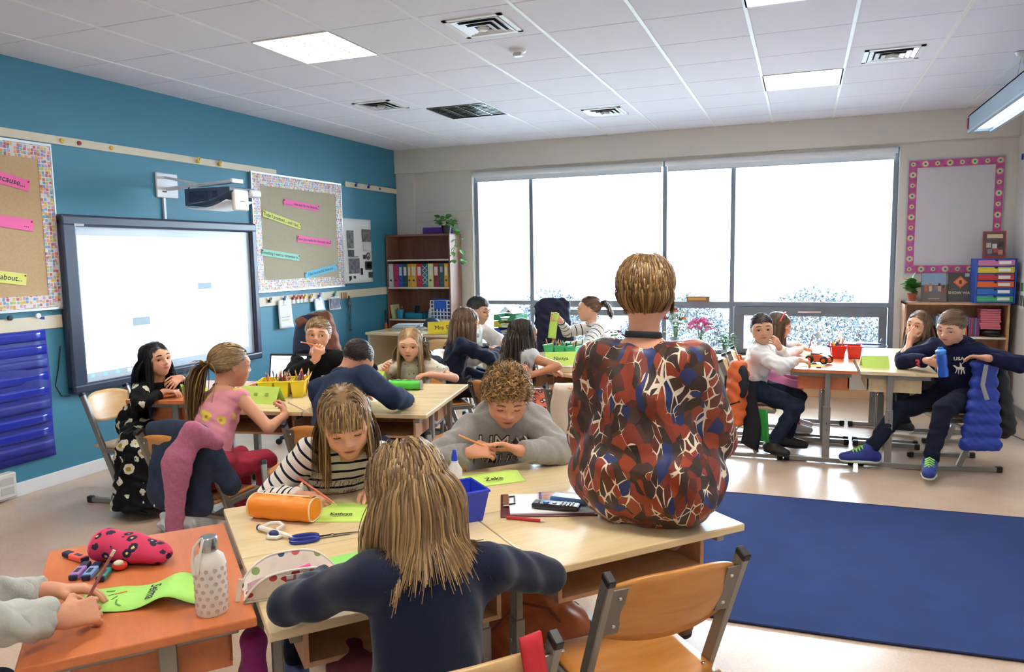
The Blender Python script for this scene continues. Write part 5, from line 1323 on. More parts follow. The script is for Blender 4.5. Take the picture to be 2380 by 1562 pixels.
def board(y0, y1, z0, z1, bw, m_in, label, m_border=M_MOSAIC):
    t = thing('bulletin_board', label, 'bulletin board', (0, (y0 + y1) / 2, z0)); c = (y0 + y1) / 2; h = z1 - z0; w = (y1 - y0) / 2
    MB().box2((0, -w, 0), (.02, w, h)).obj('panel', m_in, t, bevel=.002)
    for a in ((-w, w, 0, bw), (-w, w, h - bw, h)): MB().box2((.02, a[0], a[2]), (.023, a[1], a[3])).obj('border', m_border, t)
    for a in ((-w, -w + bw), (w - bw, w)): MB().box2((.02, a[0], bw), (.0228, a[1], h - bw)).obj('border', m_border, t)
    mf = mat('#cfd4da', .3, .7, name='aluminium_trim')
    for z in (-.012, h): MB().box2((0, -w - .012, z), (.027, w + .012, z + .02)).obj('frame_rail', mf, t, bevel=.002)
    for y in (-w - .012, w): MB().box2((0, y, 0), (.027, y + .012, h)).obj('frame_side', mf, t, bevel=.002)
    return t
board(2.2, 3.86, 1.28, 2.42, .095, M_CORK, 'kraft bulletin board with a mosaic border above the blue pocket chart')
board(5.95, 7.45, 1.285, 2.44, .11, M_CORKG, 'greyish bulletin board with a mosaic border right of the interactive whiteboard')
def strip(y, z, ang, w, h, body, m, label, size=.048, x=.0245, pins=True, right=False):
    t = thing('sentence_strip', label, 'paper strip', mtx=Matrix.Translation((x, y, z)) @ Matrix.Rotation(ang, 4, 'X'), group='handwritten sentence strips')
    MB().box((.001, 0, 0), (.002, w, h)).obj('paper', m, t)
    text('writing', body, size, M_INK, t, frame((.0026, w / 2 - .03 if right else 0, 0), YX, ZX), 'RIGHT' if right else 'CENTER', shear=.15, bold=.0006)
    if pins:
        for s in (-1, 1): MB().ell((.006, s * (w / 2 - .012), h / 2 - .014), (.006, .006, .006), 8, 6).obj('pin', mat('#b5222c', .3), t, smooth=True)
    return t
M_MINT = mat('#9fd8bf', .75)
strip(6.712, 2.171, R(-3.3), .60, .067, '________ was easy for me because....', M_PINKP, 'pink paper strip reading was easy for me because', .04)
strip(6.38, 2.002, R(-11), .60, .067, 'Today I practiced.... and I feel....', M_YELP, 'yellow paper strip reading today I practiced and I feel', .046)
strip(6.91, 1.797, R(-4), .60, .07, 'I have just made this discovery about', M_PINKP, 'pink paper strip reading I have just made this discovery', .041)
strip(6.333, 1.645, R(-6), .60, .067, 'Something I want to remember is....', M_MINT, 'mint paper strip reading something I want to remember is', .042)
strip(7.015, 1.466, R(7.7), .60, .07, 'I feel successful because....', M_BLUEP, 'light blue paper strip reading I feel successful because', .048)
strip(3.40, 2.19, R(-11.5), .58, .078, 'e because...', M_PINKP, 'pink paper strip ending in because on the kraft board', .057, right=True)
strip(3.39, 1.895, R(-6.5), .60, .078, '...', M_PINKP, 'pink paper strip ending in dots on the kraft board', .057, right=True)
strip(3.33, 1.53, R(-8.5), .56, .08, 'ing about...', M_YELP, 'yellow paper strip ending in about on the kraft board', .052, right=True)

# interactive whiteboard
t = thing('interactive_whiteboard', 'large interactive whiteboard with a navy frame and a bright projected page', 'whiteboard', (0, 4.895, .635))
wy, wz = 1.03, 1.315
fb = .085
for (a, b_, c, d) in ((-wy, wy, wz - .085, wz), (-wy, wy, 0, .07)): MB().box2((.0, a, c), (.075, b_, d)).obj('frame_rail', M_NAVYPL, t, bevel=.018, seg=3)
for (a, b_) in ((-wy, -wy + .125), (wy - .075, wy)): MB().box2((.0, a, .02), (.072, b_, wz - .02)).obj('frame_side', M_NAVYPL, t, bevel=.018, seg=3)
MB().box2((.0, -wy + .1, .05), (.035, wy - .06, wz - .06)).obj('writing_surface', mat('#cfd9e2', .35), t)
MB().box2((.0745, -wy + .10, wz - .082), (.0765, -wy + .18, wz - .066)).obj('maker_plate', mat('#b9bec4', .4), t)
M_SCR = mat('#e6f2ff', .4, emit=.8, name='projected_page_light'); M_SCRG = mat('#a9bccb', .5, emit=.04, name='projected_grey_block'); M_SCRB = mat('#b4c6d4', .5, emit=.15, name='projected_taskbar'); M_SCRP = mat('#cfe3e8', .5, emit=.3, name='projected_pale_block')
def scr(name, y0, z0, y1, z1, m_, x): return MB().box2((.035, y0 - 4.895, z0 - .635), (x, y1 - 4.895, z1 - .635)).obj(name, m_, t)
scr('projected_image', 3.99, .77, 5.77, 1.80, M_SCR, .0355); scr('projected_taskbar', 3.99, .725, 5.77, .77, M_SCRB, .0355)
scr('projected_block', 5.165, 1.35, 5.328, 1.405, M_SCRG, .036); scr('projected_block', 4.99, 1.35, 5.165, 1.405, M_SCRP, .036); scr('projected_block', 4.45, 1.09, 4.62, 1.155, M_SCRG, .036); scr('projected_block', 4.64, 1.0, 4.80, 1.02, M_SCRP, .036); scr('projected_block', 5.16, .90, 5.35, .96, M_SCRP, .036)
for k in range(6): scr('projected_icon', 4.04 + .11 * k, .735, 4.075 + .11 * k, .76, mat('#7fb2d8', .5, emit=.7) if k < 3 else M_SCR, .0362)
# projector on its arm
t = thing('projector', 'white and navy short-throw projector on a white wall arm above the whiteboard', 'projector', (0, 4.91, 2.1)); MP = mat('#e4e8ee', .4, name='projector_white')
MB().box2((0, -.115, .03), (.02, .115, .235)).obj('wall_plate', MP, t, bevel=.006)
MB().box2((.0195, -.06, .075), (.022, -.015, .088)).obj('plate_slot', M_BLACK, t)
MB().bar((.02, 0, .105), (.75, 0, .135), .05, .028).obj('arm', MP, t, bevel=.004)
MB().bar((.02, -.02, .2), (.36, 0, .125), .03, .02).obj('arm_brace', MP, t, bevel=.003)
MB().box((.745, 0, .135), (.03, .13, .035)).obj('arm_end', MP, t, bevel=.004)
body = MB().add([(.34, -.15, .08), (.80, -.15, .08), (.80, .15, .08), (.34, .15, .08), (.34, -.15, -.055), (.62, -.15, -.02), (.80, -.15, .045), (.34, .15, -.055), (.62, .15, -.02), (.80, .15, .045)],
    [(0, 1, 2, 3), (0, 4, 5, 6, 1), (3, 2, 9, 8, 7), (0, 3, 7, 4), (1, 6, 9, 2), (4, 7, 8, 5), (5, 8, 9, 6)]).obj('projector_body', mat('#3d4c66', .4), t, bevel=.006)
MB().grid(lambda u, v: (.34 + .42 * u, -.152 + .304 * v, -.06 - .035 * math.sin(PI * min(1, u * .8)) + .06 * u * u), 10, 2).obj('lower_cover', MP, t, smooth='all', solid=.012)
MB().box((.49, -.1515, .012), (.20, .003, .08)).obj('vent_grille', mat('#26334f', .6), t); MB().box((.655, -.1515, .025), (.05, .003, .05)).obj('vent_grille', mat('#26334f', .6), t)
MB().box((.79, -.02, -.02), (.035, .17, .17)).obj('front_cover', mat('#e9e3da', .4), t, bevel=.015, seg=3)
MB().box((.78, .14, .04), (.09, .13, .06)).obj('side_pod', MP, t, bevel=.02, seg=3)
MB().box((.808, -.02, -.03), (.002, .05, .005)).obj('maker_mark', mat('#77736c', .5), t)
MB().tube([(.30, -.05, .1), (.33, -.10, .07), (.345, -.13, .02)], .005, 6).obj('cable', M_BLACK, t)
MB().box2((0, -.05, -.145), (.018, -.028, .03)).obj('cable_duct', MP, t)
# loose cable below the whiteboard's left edge
tag(MB().tube([(.012, 3.83, 1.0), (.014, 3.80, .85), (.02, 3.76, .72), (.02, 3.80, .64), (.012, 3.87, .625)], .004, 6).obj('power_cable', M_BLACK), 'thin black cable hanging at the side of the interactive whiteboard', 'cable')

# blue pocket chart
t = thing('pocket_chart', 'royal blue nylon pocket chart hanging on the teal wall', 'pocket chart', (0, 3.17, .225)); MBL = mat('#171f86', .5, spec=.5, bump=.3, bscale=20, name='royal_blue_nylon'); MCL = mat('#2330a0', .2, spec=.6, bump=.5, bscale=12, name='clear_vinyl_over_blue')
MB().grid(lambda u, v: (.018 + .006 * math.sin(v * 9 + u * 3), -.56 + 1.115 * u, v * 1.0), 12, 16).obj('backing', MBL, t, smooth='all', solid=.004)
for k in range(9):
    z0 = .05 + .098 * k
    MB().grid(lambda u, v, z0=z0: (.0245 + .002 * math.sin(z0 * 9 + u * 7) + .0015 * math.sin(PI * v), -.545 + 1.085 * u, z0 + .07 * v), 14, 3).obj('pocket', MCL if k % 3 else MBL, t, smooth='all', solid=.0015)
for y in (.30, .50): MB().lathe([(.0, 0), (.018, 0), (.018, .012), (0, .014)], c=(.02, y, 1.01), n=14, mtx=Matrix.Rotation(PI / 2, 3, 'Y')).obj('hook', M_BLACK if y < .4 else M_WHITE, t, smooth=True)
# socket box at the foot of the wall
t = thing('socket_box', 'white double socket box low on the teal wall', 'socket', (0, 3.27, .02))
MB().box((.035, 0, .09), (.07, .24, .17)).obj('box', mat('#d9d7d2', .4), t, bevel=.008)
for z in (.06, .125): MB().box((.071, .05, z), (.004, .09, .05)).obj('socket', mat('#bfbdb8', .4), t, bevel=.004)

# magnets and clips on the rails
def magnet(y, z, c, lab): tag(MB().lathe([(0, 0), (.017, 0), (.015, .01), (0, .012)], c=(.014, y, z), n=14, mtx=Matrix.Rotation(PI / 2, 3, 'Y')).obj('magnet', mat(c, .3), smooth=True), lab, 'magnet', 'round magnets on the rail')
magnet(3.966, 2.478, '#d9b62c', 'pale yellow round magnet next to the red one on the rail'); magnet(4.105, 2.478, '#96222c', 'small dark red round magnet on the rail'); magnet(4.382, 2.478, '#e0b52a', 'yellow round magnet alone on the rail above the whiteboard'); magnet(8.33, 2.466, '#2f7a5c', 'small green round magnet near the room corner')
def clip(y, z, c, lab, grp, card=True):
    t = thing('rail_clip', lab, 'clip', (.014, y, z), 0, grp)
    MB().box((.012, 0, .0), (.024, .032, .03)).obj('jaw', mat(c, .3), t, bevel=.006)
    MB().tube([(.02, -.012, .012), (.026, -.012, .034), (.026, .012, .034), (.02, .012, .012)], .005, 6).obj('lever', mat(c, .3), t, smooth=True)
    if card: MB().box((.02, 0, -.032), (.002, .036, .042)).obj('tag_card', M_PAPER, t)
for y, n_ in ((5.264, 'nearer the projector'), (5.526, 'nearer the bulletin board')): clip(y, 2.473, '#e0b52a', 'yellow rail clip %s' % n_, 'yellow rail clips', False)
clip(7.773, 2.466, '#2334a8', 'dark blue rail clip further from the corner', 'blue rail clips', False); clip(8.048, 2.466, '#2334a8', 'dark blue rail clip next to the green magnet', 'blue rail clips', False)
clip(6.121, 1.185, '#1d2b33', 'black clip alone at the end of the lower rail', 'clips on the lower rail', False)
for y, c, n_ in ((6.351, '#2a52c4', 'blue clip holding the long hanging sheet'), (6.498, '#c22f35', 'red clip at the end of the row of coloured clips'), (6.569, '#e0602c', 'orange clip between two red clips'), (6.628, '#c22f35', 'red clip beside the yellow clips'), (6.687, '#e0b52a', 'yellow clip in the row beside the red clip'),
                 (6.802, '#e0b52a', 'yellow clip set apart from the row'), (6.957, '#2a52c4', 'blue clip holding a translucent sleeve'), (7.244, '#2f8a4a', 'green clip holding a small photograph')):
    clip(y, 1.19, c, n_ + ' on the lower rail', 'clips on the lower rail')
def sheet(y0, y1, z0, z1, m_, lab, nm='paper_sheet', x=.03, curl=.02, marks=None):
    t = thing(nm, lab, 'paper', (x, (y0 + y1) / 2, z0)); w, h = y1 - y0, z1 - z0
    MB().grid(lambda u, v: (curl * (1 - v) ** 2 * (.4 + u * .6), (u - .5) * w, v * h), 6, 10).obj('page', m_, t, smooth='all', solid=.0012)
    for (a, b_, c, d, mm) in (marks or []): MB().box2((.0 + curl * (1 - d) ** 2 * .7 + .0015, (a - .5) * w, b_ * h), (.003 + curl * (1 - b_) ** 2 * .7, (c - .5) * w, d * h)).obj('print', mm, t)
MG = mat('#8a8d94', .8); MGD = mat('#33353b', .8)
sheet(6.24, 6.455, .893, 1.185, M_PAPER, 'long white sheet with a small table hanging from the lower rail', marks=[(.2, .38, .8, .40, MG), (.2, .30, .8, .31, MG), (.2, .26, .7, .28, mat('#d8c94a', .8)), (.25, .8, .6, .81, MG)])
sheet(6.85, 7.03, 1.03, 1.165, mat('#b9cfe2', .3), 'translucent plastic sleeve hanging under the blue clip', 'plastic_sleeve')
sheet(7.12, 7.33, 1.02, 1.165, M_PAPER, 'small photograph with a white border under the green clip', 'photograph', marks=[(.08, .1, .92, .9, mat('#7d7b8a', .6, vary=.6, vscale=25))])
t = thing('key_lanyard', 'black lanyard with a bunch of keys on the lower rail', 'lanyard', (.02, 7.545, .76))
MB().tube([(0, -.012, .40), (.004, -.014, .2), (.002, -.006, .02), (.004, .008, .02), (.004, .014, .2), (0, .012, .40)], .004, 6).obj('cord', M_BLACK, t)
MB().ell((.005, 0, .0), (.012, .02, .02), 10, 8).obj('pendant', mat('#2a3a4a', .4), t)
for k in range(4): MB().box((.01, -.02 + .014 * k, .33 - .02 * (k % 2)), (.004, .012, .07), (R(8 * (k - 1.5)), 0, 0)).obj('key', M_CHROME if k % 2 else mat('#8a7a60', .3, .8), t)
for k in range(3): tag(MB().box((.02, 7.40 + .045 * k, 1.17), (.02, .02, .075)).obj('wooden_peg', mat('#c9a878', .6), bevel=.003), 'wooden peg on the lower rail beside the keys', 'peg', 'wooden pegs')
# sheet with black and white photos
t = thing('photo_poster', 'white paper poster with black and white photographs and a peace sign', 'poster', (.0, 7.79, 1.305))
MB().grid(lambda u, v: (.004 + .012 * (1 - v) ** 3 + .006 * math.sin(u * 5) * (1 - v), (u - .5) * .63, v * .765), 10, 14).obj('sheet', M_PAPER, t, smooth='all', solid=.0012)
def pic(y0, z0, y1, z1, m_=None): MB().box2((.016, y0 - 7.79, z0 - 1.305), (.019, y1 - 7.79, z1 - 1.305)).obj('picture', m_ or mat('#6b6c70', .7, vary=.7, vscale=22), t)
pic(7.56, 1.72, 7.69, 1.93); pic(7.57, 1.62, 7.69, 1.70, mat('#515257', .7, vary=.6, vscale=30)); pic(7.88, 1.80, 8.08, 1.95); pic(7.57, 1.42, 7.80, 1.60); pic(7.93, 1.46, 8.08, 1.56, MGD); pic(7.955, 1.475, 8.055, 1.545, MG); pic(8.0, 1.36, 8.09, 1.43, MGD); pic(7.82, 1.40, 7.87, 1.48, MGD); pic(7.89, 1.59, 7.94, 1.64, MGD)
pic(7.57, 1.32, 7.62, 1.39, MGD); pic(7.66, 1.32, 7.71, 1.39, MGD); pic(7.905, 1.69, 8.07, 1.775, mat('#d9dadc', .7)); pic(7.60, 1.61, 7.78, 1.625, MG)
mb = MB(); cy_, cz_ = 8.0 - 7.79, 1.625 - 1.305
mb.tube([(.018, cy_ + .04 * math.cos(a), cz_ + .04 * math.sin(a)) for a in [2 * PI * k / 24 for k in range(25)]], .005, 5); mb.tube([(.018, cy_, cz_ + .04), (.018, cy_, cz_ - .04)], .004, 5); mb.tube([(.018, cy_, cz_), (.018, cy_ + .028, cz_ - .028)], .004, 5); mb.tube([(.018, cy_, cz_), (.018, cy_ - .028, cz_ - .028)], .004, 5); mb.obj('peace_sign', M_INK, t)

# ================================================================== BACK WALL LEFT: bookshelf with files
def shelf_unit(name, label, x0, x1, y0, y1, h, shelves, m_, m_edge, backm):
    t = thing(name, label, 'bookshelf', ((x0 + x1) / 2, (y0 + y1) / 2, 0)); w = (x1 - x0) / 2; d = (y1 - y0) / 2
    for s in (-1, 1): MB().box2((s * w, -d, 0), (s * (w - .02), d, h)).obj('side_panel', m_, t, bevel=.002)
    MB().box2((-w, -d, h - .022), (w, d, h)).obj('top_board', m_, t, bevel=.002)
    MB().box2((-w + .02, d - .01, .06), (w - .02, d, h - .022)).obj('back_panel', backm, t)
    MB().box2((-w + .02, -d + .01, 0), (w - .02, -d + .03, .07)).obj('plinth', m_, t)
    for z in shelves:
        s_ = MB().box2((-w + .02, -d + .004, z - .02), (w - .02, d - .01, z)).obj('shelf', m_, t)
        MB().box2((-w + .02, -d, z - .02), (w - .02, -d + .004, z)).obj('edge_strip', m_edge, s_)
    return t
shelf_unit('tall_bookshelf', 'tall walnut bookshelf with a row of lever-arch files', .02, .93, 8.42, 8.755, 1.89, (.08, .44, .815, 1.225, 1.575), M_BIRCH, mat('#d9d2c6', .5), M_BIRCH)
bx = [.036, .106, .182, .244, .313, .363, .443, .523, .603, .682, .760, .832, .892]
bc = [('#cfd4d6', 'white'), ('#b0305e', 'magenta'), ('#2450b4', 'royal blue'), ('#1d4a44', 'dark green'), ('#c9972c', 'narrow mustard'), ('#d0a33a', 'mustard yellow'), ('#b3243a', 'red'), ('#2f6a80', 'teal zigzag-patterned'), ('#cfd98a', 'pale lime'), ('#8a1f38', 'maroon'), ('#1d5450', 'bottle green'), ('#d09a34', 'ochre')]
for k, (c, n_) in enumerate(bc):
    x0, x1 = bx[k] + .002, bx[k + 1] - .002; w = x1 - x0; hh = .295
    t = thing('lever_arch_file', n_ + ' lever-arch file in the row on the tall bookshelf', 'binder', ((x0 + x1) / 2, 8.44, 1.2255), 0, 'lever-arch files')
    MB().box2((-w / 2, 0, 0), (w / 2, .28, hh)).obj('cover', mat(c, .4), t, bevel=.003)
    MB().tube([(0, -.001, .085), (0, -.004, .085)], .012, 14).obj('finger_hole', M_BLACK, t)
    mb = MB(); mb.tube([(.013 * math.cos(a), -.003, .085 + .013 * math.sin(a)) for a in [2 * PI * j / 14 for j in range(15)]], .002, 5); mb.obj('hole_ring', M_CHROME, t)
    if k in (2, 3, 4, 5, 6, 8, 9, 11): MB().box((0, -.001, .20), (w * .62, .002, .11)).obj('spine_label', mat('#d5d3cc', .7), t)
    if k == 10: MB().box((0, -.001, .22), (w * .5, .002, .07)).obj('spine_label', mat('#b59aa0', .7), t)
    if k == 7:
        mb = MB()
        for j in range(4):
            for s in (-1, 1): mb.tube([(s * w * .45, -.002, .03 + .06 * j), (0, -.002, .06 + .06 * j), (s * w * .45, -.002, .09 + .06 * j)], .004, 4)
        mb.obj('zigzag_print', mat('#cfe0dc', .6), t)
# shelf below: folder, pot, boxes, basket
tag(MB().box((.075, 8.52, .905), (.03, .18, .18), (0, R(-8), 0)).obj('folder', mat('#cfd08a', .7), bevel=.002), 'pale yellow folder leaning at the side of the tall bookshelf', 'folder')
def pencil(p, d, c, length=.16, r=.0042, name='pencil', label='', grp=None, tip='#e2c08f', cat='pencil', cap=None):
    d = Vector(d).normalized(); t = thing(name, label, cat, mtx=Matrix.Translation(p) @ d.to_track_quat('Z', 'Y').to_matrix().to_4x4(), group=grp)
    MB().lathe([(r, 0), (r, length * .87), (r * .98, length * .87)], n=6).obj('barrel', mat(c, .4), t)
    MB().lathe([(r, length * .87), (r * .3, length * .97), (0, length)], n=6).obj('tip', mat(tip, .6), t)
    if cap: MB().lathe([(0, -.012), (r * 1.02, -.012), (r * 1.05, .004), (0, .004)], n=8).obj('end', mat(cap, .4), t)
    return t
def pot(name, label, c, r0, r1, h, m_, cat='pot', wall=.004):
    t = thing(name, label, cat, c); MB().lathe([(0, 0), (r0, 0), (r1, h), (r1 - wall, h), (r0 - wall, wall), (0, wall)], n=24).obj('body', m_, t, smooth=True, angle=50); return t
pot('pen_pot', 'turquoise pen pot on the tall bookshelf', (.155, 8.50, .816), .043, .058, .115, mat('#2a93b8', .4))
for k, (c, n_) in enumerate((('#7a4a3a', 'brown'), ('#b5402f', 'red'), ('#3a3a3a', 'black'), ('#c9b48a', 'beige'))): pencil((.155 + .02 * math.cos(k * 1.6), 8.50 + .02 * math.sin(k * 1.6), .822), (.12 * math.cos(k * 1.6), .12 * math.sin(k * 1.6), 1), c, .15, label=n_ + ' pencil in the turquoise pot', grp='pencils in the turquoise pot')
t = thing('storage_box', 'low teal box of odds and ends on the tall bookshelf', 'box', (.38, 8.53, .816)); mb = MB()
mb.box2((-.13, -.08, 0), (.13, .08, .006)); [mb.box2((s * .13, -.08, 0), (s * .124, .08, .075)) for s in (-1, 1)]; [mb.box2((-.13, s * .08, 0), (.13, s * .074, .075)) for s in (-1, 1)]; mb.obj('tub', mat('#1f7fa0', .4), t)
MB().box((0, .01, .09), (.05, .04, .15), (0, R(6), 0)).obj('dark_case', mat('#1a2233', .5), t, bevel=.004); MB().box((.06, -.01, .06), (.09, .06, .06), (0, 0, .4)).obj('dark_pouch', mat('#252c3a', .6), t, bevel=.02)
# white lattice basket with a blue folder
t = thing('lattice_basket', 'white lattice plastic basket with blue folders', 'basket', (.765, 8.52, .816)); MW = mat('#e6e9ec', .4); W2, D2, H2 = .14, .07, .235
for s in (-1, 1):
    for k in range(7): MB().box((-W2 + 2 * W2 * k / 6, s * D2, H2 / 2), (.013, .006, H2)).obj('lattice_bar', MW, t)
    for k in range(6): MB().box((0, s * D2, H2 * k / 5), (2 * W2, .006, .012)).obj('lattice_bar', MW, t)
    for k in range(6): MB().box((s * W2, 0, H2 * k / 5), (.006, 2 * D2, .012)).obj('lattice_bar', MW, t)
MB().box((0, 0, .003), (2 * W2, 2 * D2, .006)).obj('base', MW, t)
for k in range(3): tag(MB().box((.765, 8.49 + .028 * k, .955 - .003 * k), (.25, .016, .245 - .01 * k)).obj('blue_folder', mat('#1f4fae', .4), bevel=.003), 'blue folder standing in the white lattice basket', 'folder', 'folders in the basket')
MB().box((0, -D2 - .006, .185), (.17, .008, .10)).obj('front_pocket', mat('#2156bd', .4), t, bevel=.003)
tag(MB().box((.60, 8.55, .88), (.05, .14, .13), (0, R(10), 0)).obj('paper_bundle', mat('#cfd3d6', .7), bevel=.003), 'grey-white bundle of paper beside the white basket', 'paper')
# books low on the shelf
for k, (c, x, h_) in enumerate((('#2a3a8c', .09, .2), ('#6b7a5c', .13, .17), ('#a9a08c', .165, .18), ('#8a8f9a', .20, .16))): tag(MB().box((x, 8.52, .441 + h_ / 2), (.032, .18, h_)).obj('book', mat(c, .5), bevel=.002), ('dark blue', 'olive', 'beige', 'grey')[k] + ' book on the lower shelf behind the orange umbrella', 'book', 'books on the lower shelf')
# on top: purple box, trailing plant
tag(MB().box((.66, 8.68, 1.935), (.42, .10, .085)).obj('purple_box', mat('#5a2d94', .5), bevel=.003), 'long purple box on top of the tall bookshelf', 'box')
def leaf_mesh(name, size=.05):
    pts = [(0, 0), (.35, .22), (.42, .5), (.25, .8), (0, 1.0), (-.25, .8), (-.42, .5), (-.35, .22)]
    mb = MB(); mb.add([(x * size, y * size, .12 * size * (abs(x) * 2) ** 2 - .18 * size * y * y) for x, y in pts] + [(0, .5 * size, -.05 * size)], [(i, (i + 1) % 8, 8) for i in range(8)])
    return mb.mesh(name, smooth='all')
LEAF = leaf_mesh('leaf', .055); LEAFS = leaf_mesh('leaf', .028)
LEAF.materials.append(mat('#4f8f3c', .4, name='bright_leaf')); LEAFS.materials.append(mat('#6aa84a', .45, name='pale_leaf'))
def leaf(parent, p, d, s=1.0, me=LEAF, rl=0.0):
    d = Vector(d).normalized(); q = d.to_track_quat('Y', 'Z'); o = link('leaf', me, parent); o.matrix_local = Matrix.Translation(p) @ q.to_matrix().to_4x4() @ Matrix.Rotation(rl, 4, 'Y') @ Matrix.Scale(s, 4)
t = thing('trailing_plant', 'trailing ivy-like plant in a dark pot on the tall bookshelf', 'plant', (.855, 8.50, 1.89))
MB().lathe([(0, 0), (.05, 0), (.068, .10), (.062, .10), (.046, .006), (0, .006)], n=20).obj('pot', mat('#23202a', .5), t, smooth=True, angle=50); MB().lathe([(0, .085), (.06, .085), (0, .09)], n=16).obj('soil', mat('#3a2a20', .9), t)
q = random.Random(3)
for k in range(34):
    a = q.uniform(0, 2 * PI); e = q.uniform(.2, 1.2); rr_ = q.uniform(.02, .10); leaf(t, (math.cos(a) * rr_, math.sin(a) * rr_, .10 + q.uniform(.0, .10)), (math.cos(a), math.sin(a), e - .5), q.uniform(1.1, 1.7), rl=q.uniform(-.5, .5))
for vine in (((.05, -.04, .09), (.12, -.06, .06), (.15, -.05, -.06), (.13, -.04, -.16), (.10, -.05, -.24), (.12, -.05, -.33)), ((.06, -.02, .09), (.16, -.04, .04), (.21, -.03, -.08), (.20, -.02, -.2), (.215, -.02, -.30), (.23, -.02, -.35))):
    MB().tube(vine, .0025, 5).obj('vine', mat('#5c8a3c', .6), t)
    for i in range(1, len(vine)):
        for j in range(2): a = q.uniform(0, 6.28); leaf(t, Vector(vine[i]) + Vector((q.uniform(-.01, .01), q.uniform(-.02, 0), q.uniform(-.02, .02))), (math.cos(a), -.5, -.4 + q.uniform(-.4, .3)), q.uniform(1.1, 1.8))
# orange umbrella leaning beside the shelf
t = thing('umbrella', 'folded orange umbrella with a black handle beside the tall bookshelf', 'umbrella', (.07, 8.28, .0))
MB().lathe([(0, .12), (.02, .14), (.034, .45), (.045, .62), (.032, .66), (.02, .74), (.012, .78), (0, .78)], n=12).obj('canopy', mat('#c65a22', .6, bump=.3, bscale=20), t, smooth=True)
MB().tube([(0, 0, .02), (0, 0, .14)], .006, 8).obj('ferrule', M_BLACK, t); MB().tube([(0, 0, .76), (0, 0, .94)], .011, 8).obj('handle', M_BLACK, t, smooth=True)
# ================================================================== WINDOW SILL, BACK RIGHT CORNER
SZ = WZ0 + .001
def flower_vase(x, y, label, blooms, seed, h=.22, spread=.12, pot_m=None, green=26, name='flower_vase', rp=.05, ph=.16, bs=.022, top=None):
    t = thing(name, label, 'flowers', (x, y, SZ)); q = random.Random(seed)
    MB().lathe([(0, 0), (rp * .8, 0), (rp, ph), (rp - .005, ph), (rp * .7, .006), (0, .006)], n=20).obj('vase', pot_m or mat('#d9e6ee', .1, trans=.6), t, smooth=True, angle=50)
    st = MB()
    for k in range(14):
        a = q.uniform(0, 6.28); rr_ = spread * q.uniform(.2, 1); st.tube([(0, 0, .03), (math.cos(a) * rr_ * .4, math.sin(a) * rr_ * .4, ph + h * .4), (math.cos(a) * rr_, math.sin(a) * rr_, ph + h * q.uniform(.5, .9))], .0025, 4)
    st.obj('stems', mat('#4f7a3a', .6), t)
    for k in range(green):
        a = q.uniform(0, 6.28); rr_ = spread * q.uniform(.1, .9); leaf(t, (math.cos(a) * rr_, math.sin(a) * rr_, ph + h * q.uniform(.0, .75)), (math.cos(a), math.sin(a), q.uniform(-.3, .9)), q.uniform(.7, 1.3))
    for (n_, cols) in blooms:
        for k in range(n_):
            a = q.uniform(0, 6.28); rr_ = spread * math.sqrt(q.uniform(.02, 1)); z = ph + h * (q.uniform(.75, 1.02) - .35 * (rr_ / spread) ** 2) + (top or 0); p = Vector((math.cos(a) * rr_, math.sin(a) * rr_, z)); mb = MB(); c = cols[k % len(cols)]
            for ring, (nn, r_, zz) in enumerate(((5, 1.0, 0), (5, .65, .35), (3, .3, .55))):
                for j in range(nn): b_ = 2 * PI * j / nn + ring; mb.ell(p + Vector((math.cos(b_) * r_, math.sin(b_) * r_, zz)) * bs * .6, (bs * .52, bs * .52, bs * .42), 6, 4)
            mb.obj('bloom', mat(c, .6), t, smooth='all')
    return t
flower_vase(3.95, 8.64, 'bouquet of small pink roses in a vase on the window sill', [(34, ['#e56fa6', '#d9538f', '#ee8fbb'])], 4, .26, .15, bs=.026, ph=.17)
flower_vase(3.66, 8.68, 'tall vase of white lilies and an orange flower on the window sill', [(6, ['#eef0ee', '#f3f4f2']), (2, ['#e8743a']), (3, ['#8a3a5c'])], 5, .42, .14, bs=.034, green=44, ph=.2)
flower_vase(2.97, 8.62, 'low posy of purple and white flowers on the window sill', [(14, ['#7d4a86', '#e6dfe6', '#a04a7a'])], 6, .16, .14, bs=.02, green=30, ph=.12)
flower_vase(4.22, 8.62, 'small lime green leafy plant in a pale grey pot on the sill', [], 7, .22, .12, mat('#c5cdd6', .5), 60, 'potted_plant', .042, .075)
tag(MB().box((3.90, 8.86, 1.072), (.26, .12, .06)).obj('biscuit_box', mat('#8a6a4a', .5), bevel=.003), 'flat cardboard box lying on the window transom', 'box')
o_ = bpy.data.objects['biscuit_box']; MB().box((3.89, 8.799, 1.075), (.2, .002, .03)).obj('box_label', mat('#c9a04a', .5), o_)
# translucent storage crate on the sill
t = thing('storage_crate', 'clear plastic crate with a blue-edged lid on the sill by the low bookshelf', 'crate', (5.66, 8.66, SZ)); mcl = mat('#cfdde8', .15, trans=.75, name='clear_plastic'); mb = MB()
mb.box2((-.18, -.11, 0), (.18, .11, .004)); [mb.box2((s * .18, -.11, 0), (s * .176, .11, .16)) for s in (-1, 1)]; [mb.box2((-.18, s * .11, 0), (.18, s * .106, .16)) for s in (-1, 1)]; mb.obj('tub', mcl, t); MB().box((0, 0, .17), (.40, .25, .02)).obj('lid', mcl, t, bevel=.006); MB().box((.02, -.08, .185), (.24, .05, .012)).obj('blue_strip', mat('#2743a8', .4), t)
for x_ in (.14, .06): leaf(t, (x_, .06, .19), (.2, 0, 1), .9)

